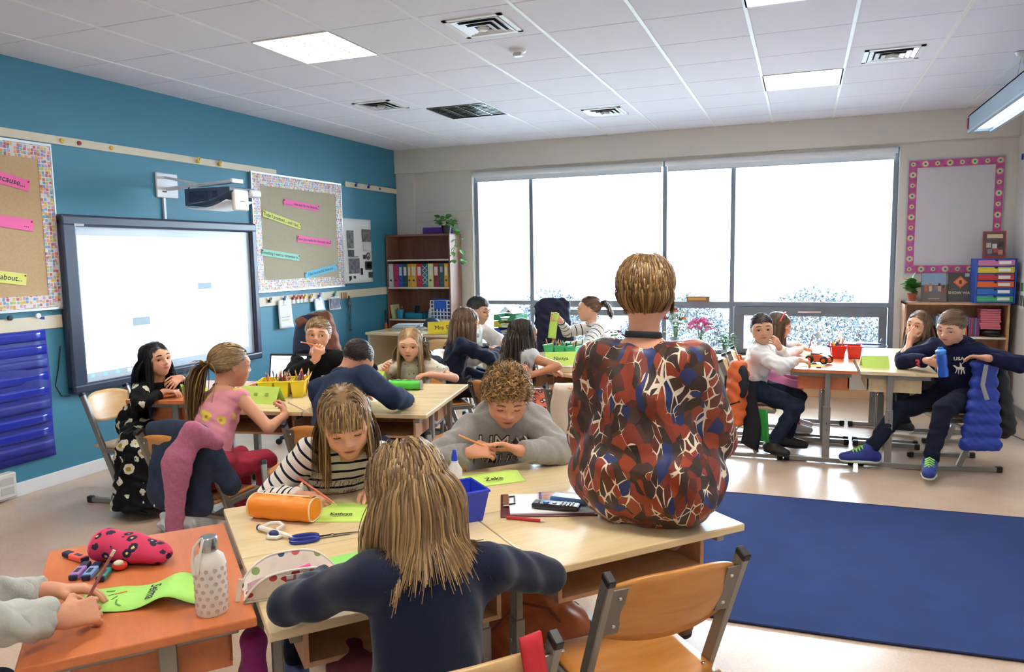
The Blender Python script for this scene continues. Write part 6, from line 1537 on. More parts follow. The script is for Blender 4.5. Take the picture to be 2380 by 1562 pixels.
# low bookshelf
SHR = shelf_unit('low_bookshelf', 'low beech bookshelf in the corner beside the window', 5.99, 6.90, 8.46, 8.79, 1.07, (.07, .40, .735), M_BEECHS, mat('#e0d9cc', .5), M_BEECHS)
q = random.Random(12)
ORD = ['first', 'second', 'third', 'fourth', 'fifth', 'sixth', 'seventh', 'eighth', 'ninth', 'tenth', 'eleventh', 'twelfth'] + ['further'] * 30
def bookrow(x0, x1, z, cols, grp, lab, hmin, hmax, y=8.52, d=.16, wmin=.012, wmax=.02):
    x = x0; k = 0
    while x < x1 - wmin:
        w = min(q.uniform(wmin, wmax), x1 - x); h = q.uniform(hmin, hmax); c, n_ = cols[k % len(cols)]
        tag(MB().box((x + w / 2, y + d / 2 - .02, z + h / 2), (w - .0015, d, h)).obj('book', mat(c, .5), bevel=.0015), n_ + ' ' + lab.replace('@', ORD[k]), 'book', grp); x += w; k += 1
bookrow(6.20, 6.46, .736, [('#8fa3b0', 'pale grey'), ('#5a6a8a', 'slate blue'), ('#d0cfc8', 'white'), ('#8a7a6a', 'taupe'), ('#3a5a6a', 'dark teal')], 'books behind the girl resting her chin', 'book, @ from the window in the row behind the leaning girl', .16, .22)
bookrow(6.46, 6.56, .736, [('#d9c23a', 'yellow'), ('#e0cf52', 'lemon'), ('#c9552f', 'orange-red')], 'yellow books on the low bookshelf', 'thin book, @ from the window side among the yellow ones', .15, .18)
bookrow(6.565, 6.66, .736, [('#6a4a8a', 'purple'), ('#a03a5a', 'crimson'), ('#3a6a4a', 'green'), ('#8a5a9a', 'violet')], 'purple and green books on the low bookshelf', 'spine, @ from the yellow books towards the pink pile', .17, .19)
for k in range(9): tag(MB().box((6.745 + q.uniform(-.008, .008), 8.58, .7365 + .085 + .0225 * k), (.17, .2, .021)).obj('pink_book', mat('#cf6a78', .5, name='pink_cover'), bevel=.0015), ORD[k] + ' pink book from the bottom of the flat pile', 'book', 'pile of pink books')
t = thing('cap', 'crumpled black cap in front of the pink book pile', 'cap', (6.76, 8.55, .736)); MB().ell((0, .0, .04), (.085, .08, .04), 16, 8).obj('crown', M_BLACK, t, smooth='all'); MB().ell((.03, -.05, .018), (.07, .05, .012), 14, 6).obj('brim', M_BLACK, t, smooth='all')
bookrow(6.62, 6.80, .40, [('#7a8a4a', 'olive'), ('#d0cfc8', 'white'), ('#5a4a7a', 'plum'), ('#c9a04a', 'ochre'), ('#3a3a4a', 'charcoal')], 'books in the clear bin', 'book, @ from the window side in the clear bin', .15, .2, 8.50)
tag(MB().box((6.72, 8.52, .47), (.24, .012, .13)).obj('clear_bin_front', mcl, bevel=.002), 'clear plastic bin front holding books on the low bookshelf', 'bin')
# things on top of the low bookshelf
t = thing('potted_lily', 'glossy green plant with a pale flower in a terracotta pot', 'plant', (6.06, 8.55, 1.071)); MB().lathe([(0, 0), (.032, 0), (.045, .075), (.05, .075), (.05, .09), (.042, .09), (.0, .085)], n=18).obj('pot', mat('#9a4a30', .7), t, smooth=True, angle=50); MB().lathe([(0, 0), (.055, 0), (.06, .012), (0, .006)], n=18).obj('saucer', mat('#d5dde2', .3), t)
for k in range(40):
    a = q.uniform(0, 6.28); e = q.uniform(.1, 1.3); leaf(t, (math.cos(a) * .02 * q.random(), math.sin(a) * .02, .09 + .1 * q.random()), (math.cos(a), math.sin(a), e), q.uniform(1.2, 2.0), rl=q.uniform(-.4, .4))
leaf(t, (0, 0, .2), (.1, 0, 1), 2.0)
def picture_book(x, w, h, z, label, cov, y=8.60, tilt=12):
    t = thing('picture_book', label, 'book', mtx=Matrix.Translation((x, y, z)) @ Matrix.Rotation(R(-tilt), 4, 'X')); MB().box((0, .008, h / 2), (w, .014, h)).obj('cover', mat(cov, .4), t, bevel=.001); MB().box((.002, .008, h / 2), (w - .004, .011, h + .001)).obj('pages', M_PAPER, t); return t
def bt(t, s_, size, x, z, c, bold=.0): text('title', s_, size, mat(c, .5), t, frame((x, -.0006, z), XX, ZX), bold=bold)
def bp(t, x0, z0, x1, z1, c, y=-.0004, rot=0): MB().box(((x0 + x1) / 2, y, (z0 + z1) / 2), (x1 - x0, .0006, z1 - z0), (0, rot, 0)).obj('cover_print', mat(c, .5), t)
t = picture_book(6.265, .225, .295, 1.072, 'grey-brown picture book titled Separate Is Never Equal', '#6f625a'); bp(t, -.11, .17, .11, .29, '#8aa0b8'); bt(t, 'SEPARATE IS', .034, 0, .265, '#c9d3dc'); bt(t, 'NEVER EQUAL', .034, 0, .23, '#c9d3dc'); bp(t, -.05, .027, .05, .033, '#c9bfb4')
for k, (x_, z_) in enumerate(((-.07, .15), (-.03, .16), (.02, .13), (.05, .16), (.085, .14))): bp(t, x_ - .014, z_ - .055, x_ + .014, z_, ('#b56a4a', '#c9b08a', '#5a6a8a', '#b9a58a', '#8a4a4a')[k], -.0008); bp(t, x_ - .011, z_, x_ + .011, z_ + .028, '#3a2a24' if k > 2 else '#a5764f', -.0008)
t = picture_book(6.50, .205, .30, 1.072, 'dark grey picture book titled Show Way with an orange diamond', '#4c4844'); bp(t, -.045, .155, .045, .245, '#d95f2c', -.0005, R(45)); bp(t, -.033, .167, .033, .233, '#e88a52', -.0009, R(45)); bp(t, -.012, .18, .012, .22, '#7a3a24', -.0012); bt(t, 'SHOW WAY', .038, 0, .09, '#d9c9a0', .001); bp(t, .04, .255, .08, .29, '#c9c8c0')
t = picture_book(6.765, .195, .27, 1.50, 'red-bordered picture book standing on the drawer tower', '#a33a34', y=8.56, tilt=8); bp(t, -.085, .03, .085, .255, '#5a4a48'); bp(t, -.065, .20, .07, .24, '#d9c49a', -.0008)
for k, (x_, z_, c_) in enumerate(((-.05, .13, '#c9b8a8'), (0, .12, '#e0dcd6'), (.055, .14, '#3a2622'), (-.04, .07, '#8a8a86'), (.01, .08, '#b5523c'), (.05, .06, '#c98a7a'))): bp(t, x_ - .02, z_ - .022, x_ + .02, z_ + .025, c_, -.001)
t = thing('drawer_tower', 'blue cardboard tower of six coloured drawers', 'drawers', (6.755, 8.53, 1.071)); mblue = mat('#1f52b8', .5)
mb = MB(); [mb.box((s * .162, 0, .215), (.012, .26, .43)) for s in (-1, 1)]; mb.box((0, 0, .424), (.33, .26, .012)); mb.box((0, .125, .215), (.33, .01, .43)); [mb.box((0, 0, .006 + .0697 * k), (.32, .26, .008)) for k in range(6)]; mb.obj('case', mblue, t)
for k, c in enumerate(('#3f9f74', '#2a68b8', '#e8682c', '#c23a3c', '#d9c22f', '#d07a9f')):
    z = .043 + .0697 * k; d_ = MB().box((0, -.005, z), (.306, .24, .058)).obj('drawer', mat(c, .5), t, bevel=.002); MB().box((.07, -.127, z), (.10, .003, .03)).obj('drawer_label', M_PAPER, d_); MB().lathe([(0, 0), (.014, 0), (.014, .004), (0, .004)], c=(.0, -.124, z + .026), n=14, mtx=Matrix.Rotation(PI / 2, 3, 'X')).obj('finger_notch', M_BLACK, d_)
# pink-bordered board on the back wall
t = thing('bordered_board', 'white fabric board with a pink tie-dye circle border', 'bulletin board', (6.435, RY1 - .004, 1.36)); w_, h_ = .42, 1.145; bw_ = .075
MB().grid(lambda u, v: (-w_ + .84 * u, -.016 - .003 * math.sin(u * 20 + 2 * math.sin(v * 4)), v * h_), 30, 10).obj('fabric', mat('#cfcbd2', .85), t, smooth='all', solid=-.004)
MB().box2((-w_ - .012, -.012, -.012), (w_ + .012, 0, h_ + .012)).obj('backing', mat('#bfc4ca', .4, .5), t)
mpk = mat('#b5518f', .6, vary=.25, vscale=30, name='pink_purple_border')
for a in ((-w_, 0, w_, bw_), (-w_, h_ - bw_, w_, h_), (-w_, bw_, -w_ + bw_, h_ - bw_), (w_ - bw_, bw_, w_, h_ - bw_)): MB().box2((a[0], -.0245, a[1]), (a[2], -.022, a[3])).obj('border', mpk, t)
cols_ = ['#e07a8a', '#e8c85a', '#cfe0c0', '#5aa0c8', '#2a3a78']
def medal(x, z, r):
    for k, c in enumerate(cols_): MB().lathe([(0, 0), (r * (1 - .2 * k), 0), (r * (1 - .2 * k), .0006), (0, .0006)], c=(x, -.0247 - .0004 * k, z), n=16, mtx=Matrix.Rotation(PI / 2, 3, 'X')).obj('circle_print', mat(c, .6), t)
for k in range(8):
    x_ = -w_ + .0375 + k * (2 * w_ - .075) / 7; medal(x_, h_ - .0375, .034 if k % 2 else .026); 
    if k < 6: medal(x_, .0375, .034 if k % 2 else .026)
for k in range(1, 10):
    z_ = .0375 + k * (h_ - .075) / 10; medal(-w_ + .0375, z_, .034 if k % 2 else .026); medal(w_ - .0375, z_, .034 if k % 2 else .026)
# right wall: posters and a magnet
t = thing('wall_poster', 'white poster sheet with green corner prints on the right wall', 'poster', (RX, 8.3, 1.02)); MB().box2((-.004, -.33, 0), (0, .33, .29)).obj('sheet', M_PAPER, t)
for k in range(6): MB().box2((-.006, -.30 + .11 * k, .03), (-.004, -.22 + .11 * k, .13)).obj('print', mat(('#5a6a4a', '#8a8a92', '#4a4a52')[k % 3], .7), t); MB().box2((-.006, -.30 + .11 * k, .17), (-.004, -.22 + .11 * k, .25)).obj('print', mat(('#3f8a5a', '#b9a0b0', '#d05a5a')[k % 3], .7), t)
tag(MB().box((RX - .008, 8.60, 2.47), (.016, .03, .06)).obj('magnet', mat('#2334a8', .3), bevel=.006), 'blue magnet high on the right wall', 'magnet')
MB_ = MB().box2((RX - .02, 2.0, .95), (RX, 8.58, 2.72)); t = thing('side_whiteboard', 'long pale board along the right wall', 'whiteboard', (RX, 5.2, 1.35)); MB().box2((-.012, -3.0, 0), (0, 2.7, 1.25)).obj('surface', mat('#d5dae2', .3), t); MB().box2((-.02, -3.0, -.02), (0, 2.72, .0)).obj('tray', mat('#aab4c0', .4, .5), t); MB().box2((-.02, -3.0, 1.25), (0, 2.72, 1.27)).obj('top_trim', mat('#aab4c0', .4, .5), t); MB().box2((-.02, 2.7, -.02), (0, 2.72, 1.27)).obj('end_trim', mat('#aab4c0', .4, .5), t)
tag(MB().tube([(6.9, 8.2, .006), (6.75, 8.0, .006), (6.8, 7.75, .006), (6.70, 7.5, .006), (6.78, 7.2, .006), (6.92, 7.0, .006)], .005, 6).obj('floor_cable', mat('#5a5a60', .5)), 'thin grey cable lying on the floor by the right wall', 'cable')
# pendant light
t = thing('pendant_light', 'grey linear pendant light with a red end cap near the right wall', 'pendant light', (6.44, 6.0, 2.62)); mpg = mat('#8fa3b5', .4, .3, name='pendant_grey')
mb = MB()
for s in (-1, 1): mb.box2((s * .095, -1.7, .0), (s * .085, 1.72, .14))
mb.box2((-.095, -1.7, .13), (.095, 1.72, .14)); mb.obj('housing', mpg, t)
for s in (-1, 1): MB().box2((s * .10, -1.7, -.012), (s * .07, 1.72, .004)).obj('lip', mat('#a9c3d2', .3, .3), t)
MB().box2((-.072, -1.68, .02), (.072, 1.70, .03)).obj('diffuser', mat('#e9f1fa', .3, emit=2.2, name='pendant_diffuser'), t)
MB().box2((-.097, 1.72, .0), (.097, 1.735, .14)).obj('end_plate', mpg, t); MB().box2((-.105, 1.70, .02), (-.095, 1.735, .12)).obj('end_cap', mat('#9a2638', .4), t, bevel=.004)
for s in (-1, 1): MB().tube([(-.04 * 0, .45 + s * .0, .36), (0, .45 + s * .16, .14)], .0015, 4).obj('wire', mat('#9aa0a8', .4), t)
MB().lathe([(0, .33), (.03, .34), (.045, .365), (0, .369)], c=(0, .45, 0), n=16).obj('ceiling_cup', M_WHITE, t, smooth=True)
# rugs
def rug(pts, z, c, label, nm):
    n_ = len(pts); mb = MB(); mb.prism(pts, .001, z); o = mb.obj(nm, mat(c, .95, spec=.1, bump=.6, bscale=500, vary=.12, vscale=5, sheen=.1, name=nm + '_pile'), bevel=.003); tag(o, label, 'rug')
    mb = MB(); mb.tube([(x, y, z * .7) for x, y in pts] + [(pts[0][0], pts[0][1], z * .7)], .006, 5); mb.obj('bound_edge', mat('#141c40', .9), o)
rug([(4.50, 5.03), (6.93, 5.10), (6.93, 3.33), (5.86, 3.27), (5.28, 3.235), (4.75, 3.225), (4.45, 3.28), (4.22, 3.37), (4.10, 3.52), (4.12, 3.8), (4.28, 4.4)], .010, '#152f66', 'large navy blue rug on the floor', 'floor_rug')
rug([(3.75, 7.0), (4.5, 6.93), (4.5, 7.6), (3.75, 7.7)], .008, '#7fb0cc', 'small light blue mat beyond the orange rucksack', 'floor_mat')

# ================================================================== RIGHT ISLAND
DZ = DESK_Z + .0005
def tent(c, head, label, body=None, w=.21, h=.095, d=.09, m_=M_GREENP, size=.04, back=None, grp='folded name tents', z=DZ):
    """folded card: the written face looks along head (degrees)"""
    t = thing('name_tent', label, 'name card', (c[0], c[1], z), R(head) + PI / 2, grp)
    MB().add([(-w / 2, -d / 2, 0), (w / 2, -d / 2, 0), (w / 2, 0, h), (-w / 2, 0, h)], [(0, 1, 2, 3)]).obj('front_face', m_, t, solid=.0008)
    MB().add([(-w / 2, d / 2, 0), (w / 2, d / 2, 0), (w / 2, 0, h), (-w / 2, 0, h)], [(0, 1, 2, 3)]).obj('back_face', m_, t, solid=.0008)
    n_ = Vector((0, -h, d / 2)).normalized(); upv = Vector((0, d / 2, h)).normalized()
    if body: text('name', body, size, M_INK, t, frame(Vector((0, -d / 4, h / 2)) + n_ * .0016, XX, upv))
    if back:
        for k in range(4): MB().box((-.06 + .04 * k, -d / 4 - .0022, h * (.45 + .1 * (k % 2))), (.025, .0006, .018), (math.atan2(d / 2, h) * -1, 0, 0)).obj('drawing', mat(back, .7), t)
    return t
def caddy(c, head, m_, label, nm, div=2, w=.26, d=.2, h=.095):
    t = thing(nm, label, 'bin', (c[0], c[1], DZ), R(head)); n_ = div; cw = w / n_
    for k in range(n_):
        mb = MB(); x0 = -w / 2 + cw * k + .004; x1 = x0 + cw - .008; i = .012
        o0 = [(x0 + i, -d / 2 + i), (x1 - i, -d / 2 + i), (x1 - i, d / 2 - i), (x0 + i, d / 2 - i)]; o1 = [(x0, -d / 2), (x1, -d / 2), (x1, d / 2), (x0, d / 2)]; k_ = .004
        i1 = [(x0 + k_, -d / 2 + k_), (x1 - k_, -d / 2 + k_), (x1 - k_, d / 2 - k_), (x0 + k_, d / 2 - k_)]; i0 = [(x0 + i + k_, -d / 2 + i + k_), (x1 - i - k_, -d / 2 + i + k_), (x1 - i - k_, d / 2 - i - k_), (x0 + i + k_, d / 2 - i - k_)]
        vs = [(x, y, 0) for x, y in o0] + [(x, y, h) for x, y in o1] + [(x, y, h) for x, y in i1] + [(x, y, .005) for x, y in i0]
        fs = [(0, 1, 2, 3), (12, 13, 14, 15)] + [(a, (a + 1) % 4, (a + 1) % 4 + 4, a + 4) for a in range(4)] + [(a + 4, (a + 1) % 4 + 4, (a + 1) % 4 + 8, a + 8) for a in range(4)] + [(a + 8, (a + 1) % 4 + 8, (a + 1) % 4 + 12, a + 12) for a in range(4)]
        mb.add(vs, fs); mb.obj('compartment', m_, t, bevel=.002)
    MB().box((0, 0, h - .004), (w + .012, d + .012, .006)).obj('rim_plate', m_, t) if False else None
    mb = MB(); P_ = [(-w / 2, -d / 2), (w / 2, -d / 2), (w / 2, d / 2), (-w / 2, d / 2), (-w / 2, -d / 2)]; mb.tube([(x, y, h) for x, y in P_], .006, 6); mb.obj('rim', m_, t)
    return t
def fill(c, head, n_, cols, where, grp, w=.22, d=.15, seed=1, h0=.012, kinds=('pencil', 'marker')):
    q = random.Random(seed)
    for k in range(n_):
        x, y = q.uniform(-w / 2, w / 2), q.uniform(-d / 2, d / 2); a = R(head); p = Vector((c[0] + x * math.cos(a) - y * math.sin(a), c[1] + x * math.sin(a) + y * math.cos(a), DZ + h0)); cc, n1 = cols[k % len(cols)]
        dr = (q.uniform(-.35, .35), q.uniform(-.35, .35), 1); mk = q.random() < .35
        if mk: pencil(p, dr, cc, q.uniform(.12, .145), .0065, 'marker_pen', n1 + ' marker pen standing in ' + where, grp, cc, 'pen')
        else: pencil(p, dr, cc, q.uniform(.13, .17), .0042, 'pencil', n1 + ' pencil standing in ' + where, grp)
CP = [('#d4682c', 'orange'), ('#c23a34', 'red'), ('#e0a08a', 'pink'), ('#3a6a4a', 'green'), ('#8a5a3a', 'brown'), ('#e8b890', 'peach'), ('#2a3a78', 'navy'), ('#e8d04a', 'yellow')]
caddy((5.37, 6.70), 0, mat('#d0281f', .3, name='red_plastic'), 'bright red two-part pencil bin on the window island', 'pencil_bin', 2, .24, .17, .10); fill((5.30, 6.70), 0, 16, CP, 'the red bin', 'pens in the red bin', .08, .10, 3)
tent((5.545, 6.22), -80, 'blank lime green tent card on the window island', w=.19, h=.085, d=.10)
tag(MB().box((5.10, 6.14, DZ + .001), (.20, .10, .0015), (0, 0, .3)).obj('green_card', M_GREENP), 'flat lime card under the hand of the boy in the white shirt', 'card')
tag(MB().box((5.12, 6.86, DZ + .001), (.21, .14, .0015), (0, 0, .1)).obj('green_card', M_GREENP), 'flat lime card under the hand of the girl with the hairband', 'card')
tag(MB().box((5.22, 6.42, DZ + .003), (.07, .04, .005)).obj('sticky_pad', mat('#cfd07a', .7)), 'small yellow pad beside the orange toy car', 'notepad')
tag(MB().box((5.15, 6.05, DZ + .005), (.035, .014, .01)).obj('eraser', mat('#a04a3a', .7), bevel=.003), 'small red eraser near the corner of the cherry desk', 'eraser')
t = thing('toy_car', 'orange and black toy car pencil case with big wheels', 'pencil case', (5.155, 6.30, DZ), R(-25)); MB().add([(-.09, -.04, .015), (.09, -.04, .015), (.09, .04, .015), (-.09, .04, .015), (-.07, -.035, .07), (.03, -.035, .075), (.085, -.035, .05), (-.07, .035, .07), (.03, .035, .075), (.085, .035, .05)], [(0, 3, 2, 1), (0, 1, 6, 5, 4), (3, 7, 8, 9, 2), (0, 4, 7, 3), (4, 5, 8, 7), (5, 6, 9, 8), (1, 2, 9, 6)]).obj('car_body', mat('#d4541f', .4), t, bevel=.008, seg=2)
for x in (-.055, .06):
    for s in (-1, 1):
        wh = MB().lathe([(0, -.012), (.028, -.012), (.034, 0), (.028, .012), (0, .012)], c=(x, s * .046, .034), n=18, mtx=Matrix.Rotation(PI / 2, 3, 'X')).obj('wheel', M_BLACK, t, smooth=True); MB().lathe([(0, -.014), (.016, -.014), (.016, .014), (0, .014)], c=(x, s * .046, .034), n=14, mtx=Matrix.Rotation(PI / 2, 3, 'X')).obj('hub', mat('#d4541f', .4), wh)
MB().box((-.02, 0, .075), (.07, .06, .012)).obj('zip_flap', mat('#26324a', .5), t, bevel=.004)
tag(MB().ell((5.36, 7.28, DZ + .028), (.13, .045, .028), 16, 8).obj('purple_case', mat('#6a4a94', .5), smooth='all'), 'purple pencil case on the far edge of the window island', 'pencil case')
pencil((5.085, 6.80, .775), (.25, -.1, 1), '#8a3a4a', .14, label='dark red pencil in the hand of the girl with the hairband', name='pencil')
# drinking bottle in the hand
t = thing('drinking_bottle', 'translucent blue drinking bottle held by the boy in the navy hoodie', 'bottle', mtx=Matrix.Translation((5.955, 5.885, .715)) @ Matrix.Rotation(R(-8), 4, 'Y')); mbb = mat('#1c5fd0', .12, trans=.35, name='blue_bottle_plastic')
MB().lathe([(0, 0), (.03, 0), (.034, .01), (.034, .05), (.029, .07), (.034, .09), (.034, .15), (.026, .165), (0, .165)], n=22).obj('body', mbb, t, smooth=True, angle=50); MB().lathe([(.03, .16), (.034, .165), (.034, .185), (.02, .195), (0, .197)], n=22).obj('cap', mat('#3a8ae0', .3), t, smooth=True, angle=50); MB().tube([(-.015, 0, .195), (-.012, 0, .207), (.012, 0, .207), (.015, 0, .195)], .005, 6).obj('spout', mat('#3a8ae0', .3), t)
# bags and coats on the chairs
def soft(name, label, cat, build, m_, vx=.011, amp=.006, wl=.09, seed=2, part='body', parts=None):
    S_ = SDF(); build(S_); lo, hi = S_.bounds(); c = (lo + hi) / 2
    t = thing(name, label, cat, (c[0], c[1], lo[2])); o = sdf_obj(part, S_, vx, t, m_, amp, wl, seed); o.matrix_parent_inverse = Matrix.Translation((-c[0], -c[1], -lo[2])); t['o'] = 0; del t['o']
    return t, Matrix.Translation((-c[0], -c[1], -lo[2]))
MOB = mat('#d0622c', .7, bump=.3, bscale=40, name='orange_nylon')
def b_(S_):
    S_.cone((4.545, 5.96, .36), (4.575, 5.96, .68), .12, .10, .05, (1, .15, 0), .75); S_.cone((4.515, 5.96, .34), (4.535, 5.96, .50), .10, .08, .05, (1, 0, 0), .8)
t, inv = soft('backpack', 'orange rucksack with black trim behind the boy in the white shirt', 'backpack', b_, MOB, amp=.009)
for pts in (((4.49, 5.87, .66), (4.485, 5.845, .52), (4.52, 5.84, .44), (4.60, 5.85, .47)), ((4.45, 5.86, .36), (4.50, 5.835, .32), (4.56, 5.84, .25))): o = MB().tube(pts, .008, 6).obj('trim', M_BLACK, t); o.matrix_parent_inverse = inv
o = MB().ell((4.615, 5.87, .62), (.045, .02, .13), 14, 8).obj('side_panel', mat('#141822', .6), t, smooth='all'); o.matrix_parent_inverse = inv
o = MB().tube([(4.585, 5.94, .76), (4.565, 5.95, .81), (4.585, 5.98, .81), (4.595, 5.99, .76)], .008, 6).obj('grab_handle', MOB, t); o.matrix_parent_inverse = inv
tag(MB().grid(lambda u, v: (4.60 + .13 * u + .02 * math.sin(v * 5), 5.975 - .02 * math.sin(u * 3), .12 + .46 * v - .06 * (1 - v) * u), 6, 8).obj('black_coat_tail', mat('#14161c', .9), smooth='all', solid=.012), 'black coat hanging from the chair of the boy in the white shirt', 'coat')
tag(MB().grid(lambda u, v: (4.70 + .11 * u - .02 * v, 5.965 + .02 * math.sin(u * 4), .14 + .25 * v), 6, 6).obj('green_bag', mat('#1f8a35', .4), smooth='all', solid=.01), 'shiny green bag hanging under the chair of the boy in the white shirt', 'bag')
MPU = mat('#233a9a', .5, spec=.4, bump=.2, bscale=30, name='royal_blue_puffer')
def b_(S_):
    for k in range(7):
        z = .24 + .085 * k; S_.cone((6.12 + .012 * k, 5.93 + .012 * k, z), (6.30 - .006 * k, 5.97 + .012 * k, z), .052, .05, .012, (0, 1, 0), .8)
    S_.cone((6.15, 5.97, .80), (6.30, 6.02, .80), .03, .03, .02)
soft('puffer_jacket', 'royal blue padded jacket hanging on the chair of the bottle boy', 'jacket', b_, MPU, amp=.003, wl=.05)
def b_(S_):
    S_.cone((6.36, 6.14, .36), (6.33, 6.15, .70), .12, .08, .05, (1, .3, 0), .8)
t, inv = soft('backpack', 'black rucksack behind the royal blue padded jacket', 'backpack', b_, mat('#15161a', .7, bump=.3, bscale=40, name='black_nylon'), amp=.007)
o = MB().tube([(6.22, 5.95, .80), (6.20, 5.93, .66), (6.23, 5.92, .56)], .014, 6, sq=.3).obj('shoulder_strap', mat('#8d9092', .6), t); o.matrix_parent_inverse = inv
# ================================================================== ON THE FRONT ISLAND
def pouch(name, label, c, head, L, r, m_, zip_m, cat='pencil case', hs=.9, z=DZ, end_m=None):
    t = thing(name, label, cat, (c[0], c[1], z), R(head)); hh = r * hs
    def f(u, v):
        a = 2 * PI * v; x = (u - .5) * L; s_ = 1 - .10 * abs(2 * u - 1) ** 3; n_ = 2.6
        cx, cz = math.cos(a), math.sin(a); k = (abs(cx) ** n_ + abs(cz) ** n_) ** (-1 / n_)
        return (x, cx * k * r * s_, hh + cz * k * hh * s_ + .002 * math.sin(u * 23 + a * 2))
    MB().grid(f, 20, 24).obj('body', m_, t, smooth='all')
    for s in (0, 1):
        mb = MB(); pts = [f(s, j / 24) for j in range(25)]; mb.add([(((s - .5) * L) + (.008 if s else -.008), 0, hh)] + pts[:-1], [(0, 1 + j, 1 + (j + 1) % 24) for j in range(24)]); mb.obj('end_panel', end_m or m_, t, smooth='all')
        mb = MB(); mb.tube([Vector(p) * 1.0 for p in pts], .0028, 5); mb.obj('piping', zip_m, t)
    mb = MB(); mb.tube([(-L * .42, .0, hh * 2 + .001), (L * .42, 0, hh * 2 + .001)], .003, 5); mb.obj('zip', zip_m, t)
    MB().box((L * .46, .01, hh * 2 - .005), (.012, .02, .006)).obj('zip_pull', M_CHROME, t, bevel=.002)
    return t
pouch('pencil_case', 'plump bright orange pencil case with pale piping', (3.395, 2.015), 6, .235, .046, mat('#ef8a1c', .45, bump=.3, bscale=14, name='orange_vinyl'), mat('#e6d9b0', .4))
# white and navy correction-pen caddy
t = thing('correction_pen', 'white and navy looped correction pen', 'pen', (3.47, 1.875, DZ), R(-6)); mw_ = mat('#ece8dc', .35)
MB().tube([(-.085, .01, .012), (.045, -.005, .012)], .0085, 10).obj('barrel', mw_, t, smooth=True); MB().lathe([(.0085, 0), (.003, .03), (0, .036)], n=10, c=(.045, -.005, .012), mtx=Vector((1, -.1, 0)).to_track_quat('Z', 'Y').to_matrix()).obj('nib', mw_, t, smooth=True)
MB().tube([(-.075, .012, .012), (-.07, .045, .016), (-.04, .058, .018), (-.01, .045, .016), (-.012, .012, .014)], .0065, 8).obj('loop', mw_, t, smooth=True); MB().ell((.005, -.012, .012), (.02, .014, .012), 12, 8).obj('button', mat('#1d2d6e', .4), t, smooth='all'); MB().tube([(-.015, -.012, .007), (0, -.034, .007), (.028, -.024, .007), (.03, -.008, .007)], .0065, 8).obj('ring', mw_, t, smooth=True)
MB().ell((-.083, .01, .012), (.008, .0105, .0105), 10, 8).obj('collar', mat('#1d2d6e', .4), t, smooth='all')
# scissors
t = thing('scissors', 'navy-handled scissors lying on the front island', 'scissors', (3.645, 1.93, DZ), R(40)); mn = mat('#26358a', .35)
for s in (-1, 1):
    MB().tube([(-.085 + .042 * math.cos(a) - .0, s * .016 + .017 * math.sin(a), .006) for a in [2 * PI * k / 20 for k in range(21)]], .0058, 7).obj('handle', mn, t, smooth=True)
    MB().add([(-.04, s * -.004, .003), (-.04, s * .008, .003), (.0, s * .007, .003), (.095, s * .0015 + s * .003, .003), (.0, s * -.004, .003)] + [(-.04, s * -.004, .006), (-.04, s * .008, .006), (.0, s * .007, .006), (.095, s * .0045, .0045), (.0, s * -.004, .006)], [(0, 1, 2, 3, 4), (5, 6, 7, 8, 9), (0, 1, 6, 5), (1, 2, 7, 6), (2, 3, 8, 7), (3, 4, 9, 8), (4, 0, 5, 9)]).obj('blade', mat('#b9bcc0', .25, .9), t)
MB().lathe([(0, .002), (.006, .002), (.006, .009), (0, .01)], n=12).obj('pivot', M_CHROME, t)
# folded cards
def flat_card(c, head, w, d, label, body=None, size=.035, lift=.012, m_=M_GREENP, flip=False, fold=True):
    t = thing('name_card', label, 'name card', (c[0], c[1], DZ), R(head), 'lime green name cards')
    MB().grid(lambda u, v: ((u - .5) * w, (v - .5) * d, .0015 + lift * (abs(v - .5) * 2 if not fold else max(0, 1 - abs(v - .55) * 2.4)) * (1 + .2 * u)), 6, 10).obj('sheet', m_, t, smooth='all', solid=.001)
    if body:
        zt = .004 + (lift * max(0, 1 - abs(.25 - .55) * 2.4) if fold else 0); text('name', body, size, M_INK, t, frame((0, -.25 * d, zt + .004), (-1, 0, 0) if flip else (1, 0, 0), ((0, -1, 0.0) if flip else (0, 1, (lift * 2.4 / d * .9) if fold else 0))), bold=.0006)
    return t
flat_card((3.555, 2.14), 18, .20, .20, 'lime name card being written on beside the orange pencil case', 'Kathryn', .024, .012)
flat_card((3.885, 2.66), 42, .235, .17, 'lime name card reading Zeke', 'Zeke', .036, .016)
tag(MB().box((3.83, 1.80, DZ + .001), (.16, .12, .0015), (0, 0, .9)).obj('green_card', mat('#8fd46a', .75)), 'flat green card beyond the flag-print pencil case', 'card')
pencil((3.415, 2.09, .835), (.09, .05, -.085), '#e0866a', .15, label='salmon pencil in the hand of the girl in the striped shirt', cap='#e0606a')
pencil((3.72, 2.72, .872), (.13, .02, -.05), '#e8a05a', .14, label='orange pencil in the hands of the boy in the grey hoodie')
